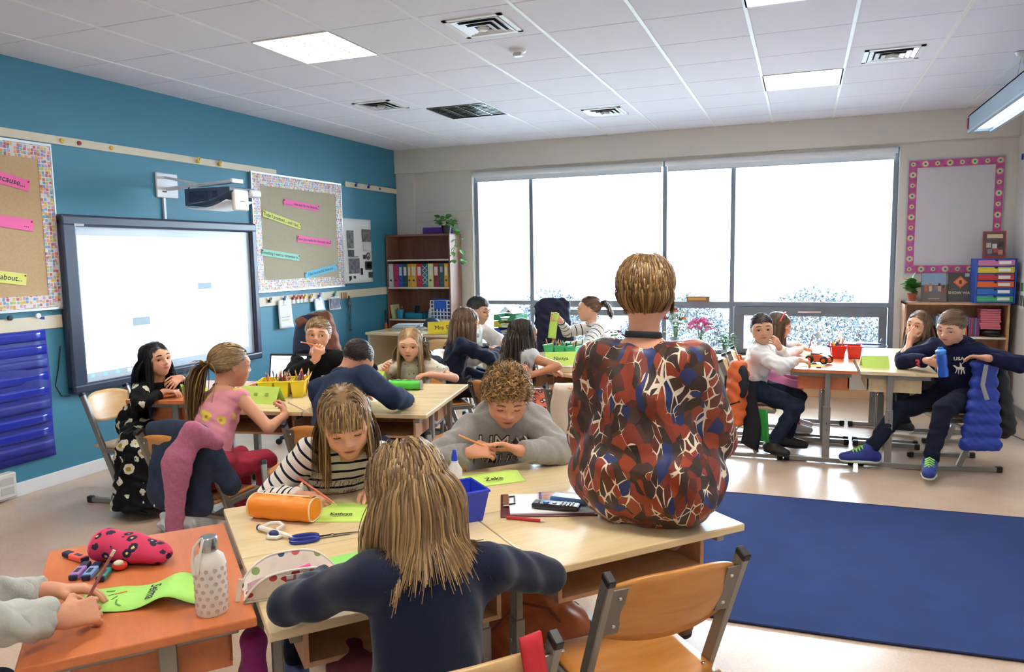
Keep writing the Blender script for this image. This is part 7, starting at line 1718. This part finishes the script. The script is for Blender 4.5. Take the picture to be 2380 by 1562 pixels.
# flag print pencil case, open
m, nt, b = newmat('souvenir_print_vinyl'); L = nt.links.new; tc = nd(nt, 'ShaderNodeTexCoord'); v = nd(nt, 'ShaderNodeTexVoronoi', i_Scale=36.0); L(tc.outputs['Object'], v.inputs['Vector']); sep = nd(nt, 'ShaderNodeSeparateColor'); L(v.outputs['Color'], sep.inputs[0]); r = ramp(nt, [(0, '#b5323c'), (.22, '#2a4a78'), (.4, '#e8e0d2'), (.62, '#c9606a'), (.8, '#7a9a4a'), (.88, '#e8e0d2')], 'CONSTANT'); L(sep.outputs[0], r.inputs[0])
lt = nd(nt, 'ShaderNodeMath', operation='LESS_THAN'); lt.inputs[1].default_value = .40; L(v.outputs['Distance'], lt.inputs[0]); mx = nd(nt, 'ShaderNodeMix', data_type='RGBA'); mx.inputs[6].default_value = lin('#ece5d8'); L(lt.outputs[0], mx.inputs[0]); L(r.outputs[0], mx.inputs[7]); L(mx.outputs[2], b.inputs['Base Color']); b.inputs['Roughness'].default_value = .35
M_SOUV = m
t = thing('flag_pencil_case', 'open cream pencil case printed with flags, hearts and cherries', 'pencil case', (3.765, 1.575, DZ), R(44)); L_, Hc = .25, .075
def side(sx, tilt):
    def f(u, v):
        x = (u - .5) * L_; zt = Hc * (1 - abs(2 * u - 1) ** 3.2 * .85); return (x, sx * (.045 + tilt * v * .022 - .012 * abs(2 * u - 1) ** 2), zt * v + .002)
    return f
MB().grid(side(-1, .8), 18, 8).obj('front_wall', M_SOUV, t, smooth='all', solid=.003); MB().grid(side(1, 1.4), 18, 8).obj('back_wall', M_SOUV, t, smooth='all', solid=.003)
MB().grid(lambda u, v: ((u - .5) * L_ * .98, (v - .5) * .088, .003), 8, 4).obj('base', M_SOUV, t, solid=.002)
for sx, tl in ((-1, .8), (1, 1.4)): MB().tube([side(sx, tl)(k / 18, 1.0) for k in range(19)], .0032, 6).obj('zip_edge', mat('#efece4', .4), t, smooth=True)
MB().grid(lambda u, v: ((u - .5) * L_ * .9, (v - .5) * .07, .02 + .012 * math.sin(u * 7)), 10, 4).obj('lining', mat('#a5808a', .5), t, smooth='all'); MB().tube([(-.06, -.01, .035), (.05, .015, .05)], .007, 8).obj('pink_pen', mat('#ee5a9a', .4), t, smooth=True)
fl = MB(); Fy = -.0635
def fbox(x0, z0, x1, z1, c): MB().box(((x0 + x1) / 2, -.062, (z0 + z1) / 2), (x1 - x0, .003, z1 - z0), (R(10), 0, 0)).obj('flag_print', mat(c, .5), t)
fbox(-.02, .038, .022, .066, '#e6dfe0'); fbox(-.02, .049, .022, .055, '#b02a3a'); fbox(-.0025, .038, .0045, .066, '#b02a3a')
for x_, z_ in ((-.012, .0595), (.013, .0595), (-.012, .044), (.013, .044)): fbox(x_ - .006, z_ - .003, x_ + .006, z_ + .003, '#4a5a94')
MB().box((-.135, -.02, .03), (.012, .004, .06), (0, R(12), 0)).obj('zip_tab', mat('#ece5d8', .5), t, bevel=.001)
# blue bin and glue bottle
t = thing('blue_bin', 'deep blue open plastic bin on the front island', 'bin', (3.935, 2.185, DZ), R(48)); mbl = mat('#2a3fc0', .3, name='deep_blue_plastic'); mb = MB(); w, d, h, i = .115, .075, .105, .018
mb.add([(-w + i, -d + i, 0), (w - i, -d + i, 0), (w - i, d - i, 0), (-w + i, d - i, 0), (-w, -d, h), (w, -d, h), (w, d, h), (-w, d, h)], [(0, 1, 2, 3), (0, 1, 5, 4), (1, 2, 6, 5), (2, 3, 7, 6), (3, 0, 4, 7)]); mb.obj('tub', mbl, t, solid=.004); MB().tube([(-w, -d, h), (w, -d, h), (w, d, h), (-w, d, h), (-w, -d, h)], .006, 6).obj('rim', mbl, t)
t = thing('glue_bottle', 'white glue bottle with a blue cap beside the blue bin', 'glue bottle', (3.845, 2.42, DZ)); MB().lathe([(0, 0), (.026, 0), (.028, .01), (.028, .10), (.014, .125), (.014, .135), (0, .135)], n=20).obj('bottle', mat('#e9e8e2', .35), t, smooth=True, angle=50); MB().lathe([(.012, .132), (.012, .145), (.006, .175), (0, .178)], n=14).obj('cap', mat('#2346c4', .3), t, smooth=True)
# clipboard with papers, leaflet, remotes, pen
t = thing('clipboard', 'maroon clipboard with white papers beside the teacher', 'clipboard', (4.20, 2.43, DZ), R(22)); MB().box((0, 0, .003), (.33, .235, .005)).obj('board', mat('#5a1820', .4), t, bevel=.002); MB().box((.01, .0, .008), (.29, .205, .005), (0, 0, .02)).obj('papers', M_PAPER, t); MB().box((-.145, .02, .012), (.022, .11, .008)).obj('clip', M_CHROME, t, bevel=.002); MB().tube([(-.135, -.02, .014), (-.115, -.02, .016), (-.115, .06, .016), (-.135, .06, .014)], .003, 6).obj('clip_wire', M_BLACK, t)
t = thing('leaflet', 'glossy leaflet with a purple edge on the clipboard', 'leaflet', (4.255, 2.50, DZ + .0115), R(20)); MB().box((0, 0, .002), (.21, .12, .003)).obj('sheet', mat('#6a5a9a', .15), t); MB().box((.0, .003, .0038), (.19, .10, .0006)).obj('print', mat('#c79a86', .12, vary=.4, vscale=18), t)
def remote(c, head, L_, w_, body_c, face_c, label, keys, z):
    t = thing('remote_control', label, 'remote control', (c[0], c[1], z), R(head)); MB().box((0, 0, .010), (L_, w_, .018)).obj('case', mat(body_c, .35), t, bevel=.006, seg=2); MB().box((0, 0, .0195), (L_ * .94, w_ * .8, .001)).obj('face', mat(face_c, .25), t)
    for (x_, y_, a, c_) in keys: MB().lathe([(0, 0), (a, 0), (a * .9, .003), (0, .003)], c=(x_, y_, .0195), n=10).obj('key', mat(c_, .4), t)
    return t
remote((4.25, 2.375), 3, .165, .048, '#1c1c20', '#26262b', 'black remote control with blue direction pad on the clipboard', [(-.06, .008, .004, '#5fc43a'), (-.058, -.008, .003, '#c22f2f'), (-.035, 0, .012, '#2f7ac8'), (-.005, 0, .008, '#e0e0e0')] + [(.02 + .013 * a, -.012 + .012 * b_, .0042, '#b5b8bc') for a in range(4) for b_ in range(3)], DZ + .0125)
remote((4.29, 2.45), -2, .16, .055, '#4a6fa8', '#1d2430', 'blue-rimmed handset with a dark screen on the clipboard', [(.065, 0, .006, '#c9d6e8')], DZ + .016)
pencil((4.115, 2.255, DZ + .006), (.13, .01, 0), '#b01f28', .135, .0055, 'ballpoint_pen', 'shiny red ballpoint pen beside the clipboard', None, '#d5d7d8', 'pen')

# ================================================================== CHERRY DESK
t = thing('water_bottle', 'white bottle in a dotted silicone sleeve with a steel cap', 'bottle', (3.655, 1.40, DZ)); MB().lathe([(0, 0), (.036, 0), (.039, .006), (.039, .125), (.034, .145), (.019, .158), (.019, .165), (0, .165)], n=32).obj('sleeve', mat('#e6ded4', .55), t, smooth=True, angle=60)
MB().lathe([(.0205, .16), (.022, .163), (.022, .192), (.019, .196), (0, .196)], n=24).obj('cap', mat('#b9bcc0', .25, .9), t, smooth=True, angle=50)
mdot = mat('#c4aca6', .35)
for row in range(7):
    for k in range(12):
        a = 2 * PI * (k + .5 * (row % 2)) / 12; z = .014 + .0175 * row; c_ = (math.cos(a) * .0388, math.sin(a) * .0388, z)
        MB().lathe([(0, 0), (.0052, 0), (.0052, .0012), (0, .0006)], c=c_, n=10, mtx=Vector((math.cos(a), math.sin(a), 0)).to_track_quat('Z', 'Y').to_matrix()).obj('window_dot', mdot, t)
MB().tube([(.0, -.02, .195), (.012, -.03, .20), (.014, -.044, .17), (.008, -.05, .12), (-.004, -.05, .115), (-.010, -.046, .14), (-.008, -.04, .18), (0, -.022, .198)], .005, 8, sq=.5).obj('strap', mat('#ece6dc', .5), t, smooth=True)
def highlighter(c, head, col, nm):
    t = thing('highlighter', nm + ' highlighter pen with a navy cap on the cherry desk', 'highlighter', (c[0], c[1], DZ), R(head), 'highlighters'); MB().box((.012, 0, .0085), (.062, .026, .016)).obj('body', mat(col, .4), t, bevel=.003); MB().box((-.036, 0, .0085), (.034, .024, .015)).obj('cap', mat('#1b2348', .4), t, bevel=.003); MB().box((.047, 0, .0085), (.010, .022, .014)).obj('end', mat('#1b2348', .4), t, bevel=.002); MB().box((.015, 0, .0168), (.03, .012, .0006)).obj('print', mat('#2a2a38', .5), t)
highlighter((3.02, 1.525), -8, '#f0685a', 'coral'); highlighter((3.125, 1.455), -60, '#a87fc4', 'lilac'); highlighter((3.16, 1.465), -58, '#7fa4e0', 'light blue'); highlighter((3.205, 1.47), -56, '#2f8f80', 'teal')
t = thing('floral_pencil_case', 'open magenta-lined floral pencil case on the cherry desk', 'pencil case', (3.195, 1.575, DZ), R(8)); mfl = flowers('bright_floral_cotton', '#c93a5e', '#2a2740', '#e8d27a', 30, .15, .42, .8)
MB().grid(lambda u, v: ((u - .45) * .23, math.cos(PI * 2 * v) * .054 * math.sqrt(max(0, 1 - u ** 5)), .042 * (1 - .45 * u ** 2) + math.sin(2 * PI * v) * .042 * (1 - .45 * u ** 2) * math.sqrt(max(0, 1 - u ** 7)) + .003 * math.sin(u * 14 + math.cos(2 * PI * v) * 3)), 18, 20).obj('body', mfl, t, smooth='all', solid=.002)
MB().grid(lambda u, v: (-.1 + .1 * u, math.cos(PI * 2 * v) * .049 * (1 - .35 * u), .042 + math.sin(2 * PI * v) * .038 * (1 - .35 * u)), 4, 20).obj('lining', mat('#a81a4a', .7), t, smooth='all'); MB().tube([(-.104, math.cos(a) * .054, .042 + math.sin(a) * .042) for a in [2 * PI * k / 22 for k in range(23)]], .004, 6).obj('zip_edge', mat('#e0487a', .5), t, smooth=True)
MB().tube([(-.12, .05, .02), (-.135, .06, .012), (-.13, .075, .012), (-.115, .065, .018)], .0015, 5).obj('ring', M_CHROME, t)
t = thing('tape_dispenser', 'small red and white correction roller at the mouth of the floral case', 'correction tape', (3.215, 1.51, DZ), R(30)); MB().ell((0, 0, .014), (.022, .016, .014), 12, 8).obj('case', mat('#d83a2a', .4), t, smooth='all'); MB().ell((0, -.006, .024), (.014, .012, .008), 10, 6).obj('wheel', mat('#e6dcc8', .5), t, smooth='all')
# open name card: three panels
t = thing('name_card', 'open lime name card reading Selma on the cherry desk', 'name card', (3.43, 1.40, DZ), R(30))
mg2 = mat('#a5e06c', .75, name='fresh_green_card')
MB().grid(lambda u, v: ((u - .5) * .33, (v - .5) * .15, .002 + .03 * math.exp(-((u - .72) / .16) ** 2) + .004 * math.exp(-((u - .25) / .1) ** 2)), 24, 3).obj('sheet', mg2, t, smooth='all', solid=.001)
text('name', 'Selma', .038, M_INK, t, frame((.02, .0, .0165), (.1, -1, 0), (1, .1, .1)), bold=.0006)
for k in range(5): MB().box((-.10 + .012 * k, .045 - .022 * k, .0062), (.022, .004, .0008), (0, 0, .6 * k)).obj('drawing', mat('#4f9a3a', .7), t)
MB().box((-.07, .03, .0065), (.03, .005, .0008), (0, 0, .5)).obj('drawing', mat('#d8823a', .7), t)
pencil((3.40, 1.335, .86), (-.035, -.035, -.085), '#a05a5a', .165, label='dull red pencil in the hand of the child in the denim jacket', cap='#e6cfc0')

# ================================================================== MIDDLE ISLAND
caddy(mp_(.40, .48), 28, mat('#e6c92c', .3, name='yellow_plastic'), 'yellow three-part pencil caddy on the middle island', 'pencil_caddy', 3, .30, .20, .105); _c = mp_(.42, .50)
fill((_c.x, _c.y), 28, 34, CP + [('#6a3a8a', 'violet'), ('#2f5fb0', 'blue'), ('#b58a3a', 'ochre')], 'the yellow caddy', 'pens in the yellow caddy', .24, .13, 5)
_c = mp_(.36, .26); tent((_c.x, _c.y), -86, 'lime tent card with pencil drawings in front of the ponytail girl', w=.27, h=.10, d=.11, back='#8fae52')
_c = mp_(.66, .72); tent((_c.x, _c.y), -60, 'yellow-green tent card behind the yellow caddy', w=.2, h=.10, d=.08, m_=M_YELP)
_c = mp_(.86, .84); tent((_c.x, _c.y), -95, 'lime tent card with a drawn window held by the long-haired blonde girl', w=.22, h=.115, d=.10, back='#b0923a')
tent((1.20, 3.86), -30, 'lime tent card lying on the cherry desk beside the daisy dress', w=.16, h=.06, d=.10)
_c = mp_(1.12, .78); pouch('pencil_case', 'green and grey fabric pencil case on the middle island', (_c.x, _c.y), 14, .22, .05, mat('#4fc43a', .6, bump=.2, bscale=60, name='green_mesh'), mat('#7d7a72', .6), hs=.62, end_m=mat('#8a857a', .7))
t_ = [o for o in bpy.data.objects if o.get('label', '').startswith('green and grey fabric')][0]
for k, (c_, x_) in enumerate((('#7fc4d8', -.045), ('#e0c83a', .0), ('#d9508a', .05))): MB().box((x_, .0, .0655), (.022, .018, .001)).obj('letter_print', mat(c_, .5), t_)
_c = mp_(1.02, .40); tag(MB().box((_c.x, _c.y, DZ + .001), (.2, .15, .0015), (0, 0, .25)).obj('paper', mat('#dfe8cf', .8)), 'pale sheet by the elbow of the boy in the blazer', 'paper')
_c = mp_(.80, .80); tag(MB().box((_c.x, _c.y, DZ + .0015), (.2, .14, .002), (0, 0, .2)).obj('folded_sheet', M_YELP), 'pale folded sheet under the drawn-window tent card', 'paper')
pencil((2.335, 3.405, .80), (.13, .02, -.06), '#d9b8b0', .15, label='pale pink pencil in the hand of the ponytail girl')
pencil((1.80, 4.265, 1.028), (.17, .02, -.03), '#e0863a', .17, label='orange pencil held against the boy\'s lips', cap='#d9d0b8')
# open laptop behind the middle island
t = thing('laptop', 'open laptop with a glowing white screen behind the ponytail girl', 'laptop', (1.585, 4.30, DZ), R(-78 + 90)); MB().box((0, 0, .008), (.30, .2, .014)).obj('base', mat('#2a2c30', .4), t, bevel=.003); MB().box((0, .115, .10), (.30, .010, .2), (R(-12), 0, 0)).obj('lid', mat('#2a2c30', .4), t, bevel=.003); MB().box((0, .109, .10), (.27, .002, .17), (R(-12), 0, 0)).obj('screen', mat('#e6f0fa', .3, emit=1.2, name='laptop_screen'), t)
# clothes on the chair of the ponytail girl
MDJ = mat('#1c2840', .85, bump=.35, bscale=250, vary=.2, vscale=25, name='indigo_denim_jacket')
def b_(S_):
    S_.cone((2.02, 2.76, .77), (2.33, 2.76, .77), .035, .035, .03); S_.cone((2.05, 2.735, .45), (2.08, 2.75, .75), .075, .05, .06, (0, 1, 0), .45); S_.cone((2.31, 2.735, .44), (2.29, 2.75, .75), .085, .05, .06, (0, 1, 0), .45); S_.cone((2.18, 2.735, .46), (2.18, 2.75, .75), .10, .07, .06, (0, 1, 0), .42); S_.cone((2.36, 2.77, .70), (2.43, 2.82, .50), .045, .05, .04)
t, inv = soft('denim_jacket', 'dark denim jacket hung over the chair back of the ponytail girl', 'jacket', b_, MDJ, .010, .004, .12)
for k in range(4): o = MB().ell((2.02 + .07 * k, 2.668, .42 - .008 * k), (.006, .004, .006), 8, 6).obj('button', M_CHROME, t, smooth='all'); o.matrix_parent_inverse = inv
o = MB().box((2.30, 2.668, .58), (.022, .004, .05)).obj('tag_label', M_BLACK, t); o.matrix_parent_inverse = inv
def b_(S_):
    S_.cone((2.32, 2.70, .77), (2.25, 2.66, .62), .065, .075, .05, (0, 1, 0), .35); S_.cone((2.26, 2.66, .64), (2.22, 2.645, .24), .07, .055, .05, (0, 1, 0), .3); S_.cone((2.33, 2.72, .78), (2.38, 2.78, .72), .05, .045, .04)
soft('pink_cardigan', 'dusty pink knitted cardigan draped over the denim jacket', 'cardigan', b_, mat('#a8607a', .95, bump=.6, bscale=180, vary=.12, vscale=60, name='dusty_pink_knit'), .009, .002, .08)
# jackets further back
def b_(S_):
    S_.cone((2.02, 5.56, .76), (2.30, 5.33, .76), .035, .035, .03); S_.cone((2.12, 5.43, .36), (2.12, 5.44, .74), .09, .06, .06); S_.cone((2.23, 5.34, .36), (2.23, 5.36, .74), .08, .06, .06)
soft('padded_jacket', 'dark slate padded jacket on the chair of the girl in the cardigan', 'jacket', b_, mat('#1f2a3c', .6, bump=.2, bscale=60, name='slate_nylon'), .011, .008)
CHX = chair_at('chair hidden under a draped navy jacket at the back island', 2.78, 6.68, -75, M_PLY, 1.05)
def b_(S_):
    S_.cone((2.66, 6.93, 1.10), (2.82, 6.97, 1.10), .08, .08, .06); S_.cone((2.62, 6.92, .66), (2.68, 6.93, 1.06), .10, .09, .06, (0, 1, 0), .7); S_.cone((2.88, 6.98, .66), (2.82, 6.97, 1.06), .10, .09, .06, (0, 1, 0), .7)
soft('navy_jacket', 'navy jacket draped over a tall chair back by the window', 'jacket', b_, mat('#131a33', .8, bump=.2, bscale=200, name='navy_wool'), .012, .008)
t = thing('office_chair', 'office chair with a brown and navy coat over its back', 'chair', (.97, 5.42, 0), R(20)); MB().box((0, 0, .47), (.46, .44, .07)).obj('seat', mat('#1d2333', .8), t, bevel=.025, seg=3); MB().tube([(0, 0, .08), (0, 0, .44)], .028, 12).obj('gas_lift', M_BLACK, t); MB().tube([(0, .2, .46), (0, .26, .55), (0, .25, .75)], .02, 8).obj('back_strut', M_BLACK, t)
for k in range(5): a = 2 * PI * k / 5; MB().tube([(0, 0, .09), (math.cos(a) * .27, math.sin(a) * .27, .055)], [.024, .016], 8).obj('base_arm', M_BLACK, t); MB().lathe([(0, -.014), (.026, -.014), (.028, 0), (.026, .014), (0, .014)], c=(math.cos(a) * .28, math.sin(a) * .28, .029), n=14, mtx=Matrix.Rotation(PI / 2, 3, 'X')).obj('castor', M_BLACK, t)
MB().grid(lambda u, v: ((u - .5) * .42 * (1 - .25 * v ** 3), .26 - .05 * (1 - (2 * u - 1) ** 2), .60 + .50 * v - .07 * (2 * u - 1) ** 4 * v), 10, 10).obj('backrest', mat('#1a2036', .8), t, smooth='all', solid=.05)
def b_(S_): S_.cone((.77, 5.62, 1.03), (.97, 5.70, 1.08), .05, .05, .03); S_.cone((.99, 5.71, 1.06), (1.07, 5.72, .66), .055, .075, .04)
soft('brown_coat', 'brown coat over the office chair behind the boy with the pencil', 'coat', b_, mat('#7a4a38', .85, name='brown_wool'), .011, .006)

# ================================================================== BACK ISLAND AND THE TEACHER'S DESK
_c = Vector((3.13, 6.10, 0)); caddy((_c.x, _c.y), -12, mat('#3fae72', .3, name='green_plastic'), 'green three-part pencil bin on the back island', 'pencil_bin', 3, .32, .2, .11); fill((_c.x, _c.y), -12, 22, [('#c23a34', 'red'), ('#e08a2c', 'orange'), ('#2a3a78', 'navy'), ('#5fbf8a', 'mint'), ('#e8c24a', 'yellow'), ('#3a7a4a', 'green'), ('#222226', 'black')], 'the green bin', 'pens in the green bin', .27, .13, 8)
t = thing('book_stack', 'thick closed book under the name card Nastya', 'book', (3.32, 5.40, DZ), R(8)); MB().box((0, 0, .02), (.24, .17, .04)).obj('page_block', mat('#d9c8a8', .8), t, bevel=.002); MB().box((0, 0, .042), (.245, .175, .004)).obj('cover', mat('#cfc6b8', .6), t, bevel=.001)
tent((3.30, 5.44), -66, 'lime tent card reading Nastya on the back island', 'Nastya', .24, .095, .12, size=.04, z=DZ + .045)
tag(MB().box((2.94, 5.62, DZ + .004), (.2, .28, .006), (0, 0, .3)).obj('open_exercise_book', M_PAPER), 'white exercise book lying near the green bin', 'book')
tag(MB().box((2.72, 5.92, DZ + .001), (.24, .2, .0015), (0, 0, -.4)).obj('green_sheet', mat('#cfe8a0', .8)), 'pale green sheet in front of the girl in the cardigan', 'paper')
tag(MB().box((2.72, 5.76, DZ + .02), (.16, .08, .035), (0, 0, .15)).obj('blue_case', mat('#4a8fd0', .4), bevel=.008), 'light blue pencil box on the back island', 'pencil case')
pencil((2.61, 5.915, .83), (.07, .05, .06), '#3a2a24', .12, label='dark pencil in the hand of the girl in the cardigan')
t = thing('scissors', 'black scissors held by the boy in the white hooded top', 'scissors', (2.62, 5.93, .80), R(5)); MB().add([(0, -.004, 0), (.11, 0, .008), (0, .006, 0), (0, -.004, .003), (.11, 0, .010), (0, .006, .003)], [(0, 1, 2), (3, 5, 4), (0, 1, 4, 3), (1, 2, 5, 4), (2, 0, 3, 5)]).obj('blade', mat('#8a8d92', .3, .8), t); MB().tube([(-.03 + .025 * math.cos(a), .02 * math.sin(a), 0) for a in [2 * PI * k / 16 for k in range(17)]], .005, 6).obj('handle', M_BLACK, t)
t = thing('held_card', 'lime green card held up by the girl in the thin-striped shirt', 'card', mtx=Matrix.Translation((2.885, 6.545, .955)) @ Matrix.Rotation(R(25), 4, 'Z') @ Matrix.Rotation(R(8), 4, 'Y')); MB().grid(lambda u, v: ((u - .5) * .075, .012 * math.sin(PI * v), (v - .5) * .24), 3, 8).obj('sheet', M_GREENP, t, smooth='all', solid=.001)
chair_at('empty beech chair under the cream embroidered shawl', 3.64, 4.90, 82, M_PLY, .92)
tag(MB().grid(lambda u, v: (3.49 + .19 * u + .012 * math.sin(v * 9), 4.628 + .015 * u + .012 * math.sin(u * 9 + v * 3) + .09 * max(0, v - .9) * 10, .38 - .05 * math.sin(u * 4) * (1 - v) + .37 * min(v, .92) / .92), 14, 14).obj('cream_shawl', mat('#d8c6b2', .85, bump=.6, bscale=45, name='embroidered_cream_cotton'), smooth='all', solid=.006), 'cream embroidered shawl hanging beside the coral floral skirt', 'shawl')
# far side table with paper trays
t = thing('side_table', 'white-topped table under the paper trays by the window', 'table', (2.18, 7.9, 0), R(-8)); MB().box((0, 0, .70), (.9, .55, .03)).obj('tabletop', M_PALE, t, bevel=.004)
for sx in (-1, 1):
    for sy in (-1, 1): MB().box((sx * .42, sy * .23, .3425), (.04, .04, .685)).obj('leg', M_STEEL, t)
for k, (c, n_) in enumerate((('#2a4ab8', 'blue'), ('#cfc23a', 'yellow'), ('#2f8a5a', 'green'))):
    t = thing('paper_tray', n_ + ' paper tray in the stack by the window', 'paper tray', (1.92, 7.92, .716 + .078 * k), R(-12), 'stacked paper trays'); mc = mat(c, .4); mb = MB(); mb.box2((-.15, -.12, 0), (.15, .12, .005)); [mb.box2((s * .15, -.12, 0), (s * .145, .12, .068)) for s in (-1, 1)]; mb.box2((-.15, .115, 0), (.15, .12, .068)); mb.add([(-.15, -.12, 0), (.15, -.12, 0), (.15, -.12, .065), (.09, -.12, .065), (.05, -.12, .03), (-.05, -.12, .03), (-.09, -.12, .065), (-.15, -.12, .065)], [(0, 1, 2, 3, 4, 5, 6, 7)]); mb.obj('tray', mc, t, solid=.002); MB().box((0, 0, .02), (.25, .2, .025)).obj('papers', M_PAPER, t); MB().box((0, -.1225, .015), (.08, .002, .016)).obj('tray_label', M_PAPER, t)
t = thing('folded_paper', 'white sheet folded like a roof on the paper trays', 'paper', (1.93, 7.92, .952), R(-12)); MB().add([(-.10, -.12, 0), (-.10, .12, 0), (0, .12, .085), (0, -.12, .085)], [(0, 1, 2, 3)]).obj('slope', M_PAPER, t, solid=.001); MB().add([(.10, -.12, 0), (.10, .12, 0), (0, .12, .085), (0, -.12, .085)], [(0, 1, 2, 3)]).obj('slope', M_PAPER, t, solid=.001); MB().add([(-.09, .02, 0), (.09, .02, 0), (0, .02, .078)], [(0, 1, 2)]).obj('gable', mat('#9a5a44', .7), t, solid=.002)
t = thing('grey_pouch', 'small grey-blue felt pouch with pens beside the paper trays', 'pouch', (2.17, 7.78, .716)); MB().lathe([(0, 0), (.05, 0), (.055, .1), (.05, .1), (.045, .01), (0, .01)], n=16).obj('bag', mat('#6a7488', .9), t, smooth=True); [MB().tube([(.02 * math.cos(k * 2), .02 * math.sin(k * 2), .02), (.03 * math.cos(k * 2), .03 * math.sin(k * 2), .17)], .005, 6).obj('pen', mat(('#2a2a3a', '#8a3a5a', '#3a5a8a')[k], .4), t) for k in range(3)]
# teacher's desk
t = thing('teacher_desk', 'long pale desk in front of the tall bookshelf', 'desk', (.98, 7.62, 0), R(-4)); MB().box((0, 0, .745), (1.16, .72, .03)).obj('desktop', M_PALE, t, bevel=.004)
for s in (-1, 1): MB().box((s * .56, 0, .365), (.03, .64, .73)).obj('side_panel', mat('#cdbb9a', .5), t)
MB().box((0, .25, .45), (1.09, .02, .5)).obj('modesty_panel', mat('#cdbb9a', .5), t)
TZ = .7605
tent((1.33, 7.34), -62, 'yellow folded sign reading Mrs S on the teacher\'s desk', 'Mrs S', .30, .13, .09, mat('#e3c92f', .7), .066, z=TZ + .004)
tag(MB().box((1.32, 7.36, TZ + .0015), (.36, .16, .003), (0, 0, .1)).obj('green_folder', mat('#7fc48a', .6)), 'green folder under the yellow sign', 'folder')
for k in range(6): tag(MB().box((.72 + .012 * (k % 3), 7.66 + .01 * (k % 2), TZ + .006 + .011 * k), (.30, .22, .010), (0, 0, .1 * (k - 2))).obj('paper_pile', mat(('#e6e8ea', '#cfd6dc', '#b9c4cc')[k % 3], .7), bevel=.001), ORD[k] + ' loose sheaf from the bottom of the paper pile on the teacher\'s desk', 'paper', 'papers on the teacher\'s desk')
pot('mug', 'white mug with brown stripes on the teacher\'s desk', (1.16, 7.72, TZ), .042, .055, .095, mat('#d9cfc8', .3), 'mug'); mg_ = [o for o in bpy.data.objects if o.name == 'mug'][0]
for k in range(10): a = 2 * PI * k / 10; MB().bar((.043 * math.cos(a), .043 * math.sin(a), .01), (.0545 * math.cos(a), .0545 * math.sin(a), .085), .008, .003, (math.cos(a), math.sin(a), 0)).obj('stripe', mat('#7a4a3a', .4), mg_)
MB().tube([(.05, 0, .08), (.085, 0, .075), (.085, 0, .035), (.046, 0, .025)], .006, 8).obj('handle', mat('#d9cfc8', .3), mg_, smooth=True)
t = thing('sports_bottle', 'blue sports bottle with a dark lid on the teacher\'s desk', 'bottle', (1.36, 7.72, TZ)); MB().lathe([(0, 0), (.036, 0), (.038, .01), (.036, .09), (.038, .18), (.03, .19), (0, .19)], n=20).obj('body', mbb, t, smooth=True, angle=50); MB().lathe([(.034, .185), (.036, .19), (.036, .225), (.02, .24), (0, .242)], n=20).obj('lid', mat('#3a4a66', .4), t, smooth=True, angle=50); MB().tube([(0, 0, .235), (.03, 0, .27)], .007, 8).obj('spout', mat('#3a4a66', .4), t)
t = thing('lotion_bottle', 'white pump bottle with a red top on the teacher\'s desk', 'bottle', (1.45, 7.72, TZ)); MB().lathe([(0, 0), (.028, 0), (.03, .1), (.03, .13), (.012, .15), (.012, .165), (0, .165)], n=18).obj('body', mat('#dfe3da', .3), t, smooth=True, angle=50); MB().tube([(0, 0, .16), (0, 0, .19), (.03, 0, .195)], .008, 8).obj('pump', mat('#c22f3a', .4), t)
tag(MB().ell((.99, 7.78, TZ + .07), (.10, .07, .07), 14, 10).obj('blue_pouch', mat('#24405c', .6, bump=.6, bscale=25), smooth='all'), 'dark blue crumpled pouch on the teacher\'s desk', 'pouch')
chair_at('beech chair standing at the teacher\'s desk', 1.62, 6.95, 100, M_PLYL, .98)

# ================================================================== FLOOR AND UNDER THE DESKS
def b_(S_):
    S_.cone((4.02, 2.62, .12), (4.10, 2.66, .26), .15, .10, .06); S_.cone((4.14, 2.60, .08), (4.20, 2.64, .16), .10, .09, .05); S_.cone((3.96, 2.60, .10), (4.0, 2.62, .22), .11, .09, .05)
t, inv = soft('backpack', 'rust leather backpack under the desk the teacher sits on', 'backpack', b_, mat('#b5602f', .55, bump=.3, bscale=30, vary=.12, vscale=12, name='rust_leather'), .011, .006)
o = MB().tube([(4.17, 2.50, .12), (4.20, 2.515, .14), (4.24, 2.56, .14)], .010, 6, sq=.4).obj('buckle_strap', M_BLACK, t); o.matrix_parent_inverse = inv
o = MB().tube([(3.95, 2.49, .18), (4.05, 2.515, .30), (4.16, 2.56, .27), (4.24, 2.58, .17)], .006, 6).obj('seam', mat('#7a3a1c', .6), t); o.matrix_parent_inverse = inv
def b_(S_): S_.cone((3.60, 1.58, .12), (3.58, 1.62, .50), .09, .06, .05, (.7, .7, 0), .6)
soft('magenta_bag', 'magenta school bag hanging under the cherry desk', 'bag', b_, mat('#a8348c', .6, bump=.3, bscale=40, vary=.15, vscale=20, name='magenta_nylon'), .011, .006)
def b_(S_): S_.cone((1.55, 3.28, .05), (1.70, 3.34, .06), .07, .09, .05); S_.cone((1.62, 3.32, .08), (1.58, 3.30, .20), .08, .025, .05); S_.cone((1.58, 3.30, .2), (1.53, 3.30, .25), .02, .018, .02)
t, inv = soft('plastic_bag', 'knotted white plastic carrier bag with red print on the floor', 'bag', b_, mat('#d5d8d8', .35, bump=.8, bscale=30, trans=.15, name='thin_white_plastic'), .010, .010, .06)
for k in range(3): o = MB().box((1.60 + .03 * k, 3.232 + .004 * k, .12 - .02 * k), (.012, .004, .06), (0, R(35), 0)).obj('print', mat('#c9402f', .5), t); o.matrix_parent_inverse = inv
tag(MB().grid(lambda u, v: (4.505 + .03 * u + .012 * math.sin(v * 4), 1.375 + .045 * u, .52 + .29 * v), 4, 10).obj('red_strap', mat('#c41f2c', .6), smooth='all', solid=.008), 'bright red bag strap hanging over the corner of the chair', 'strap')
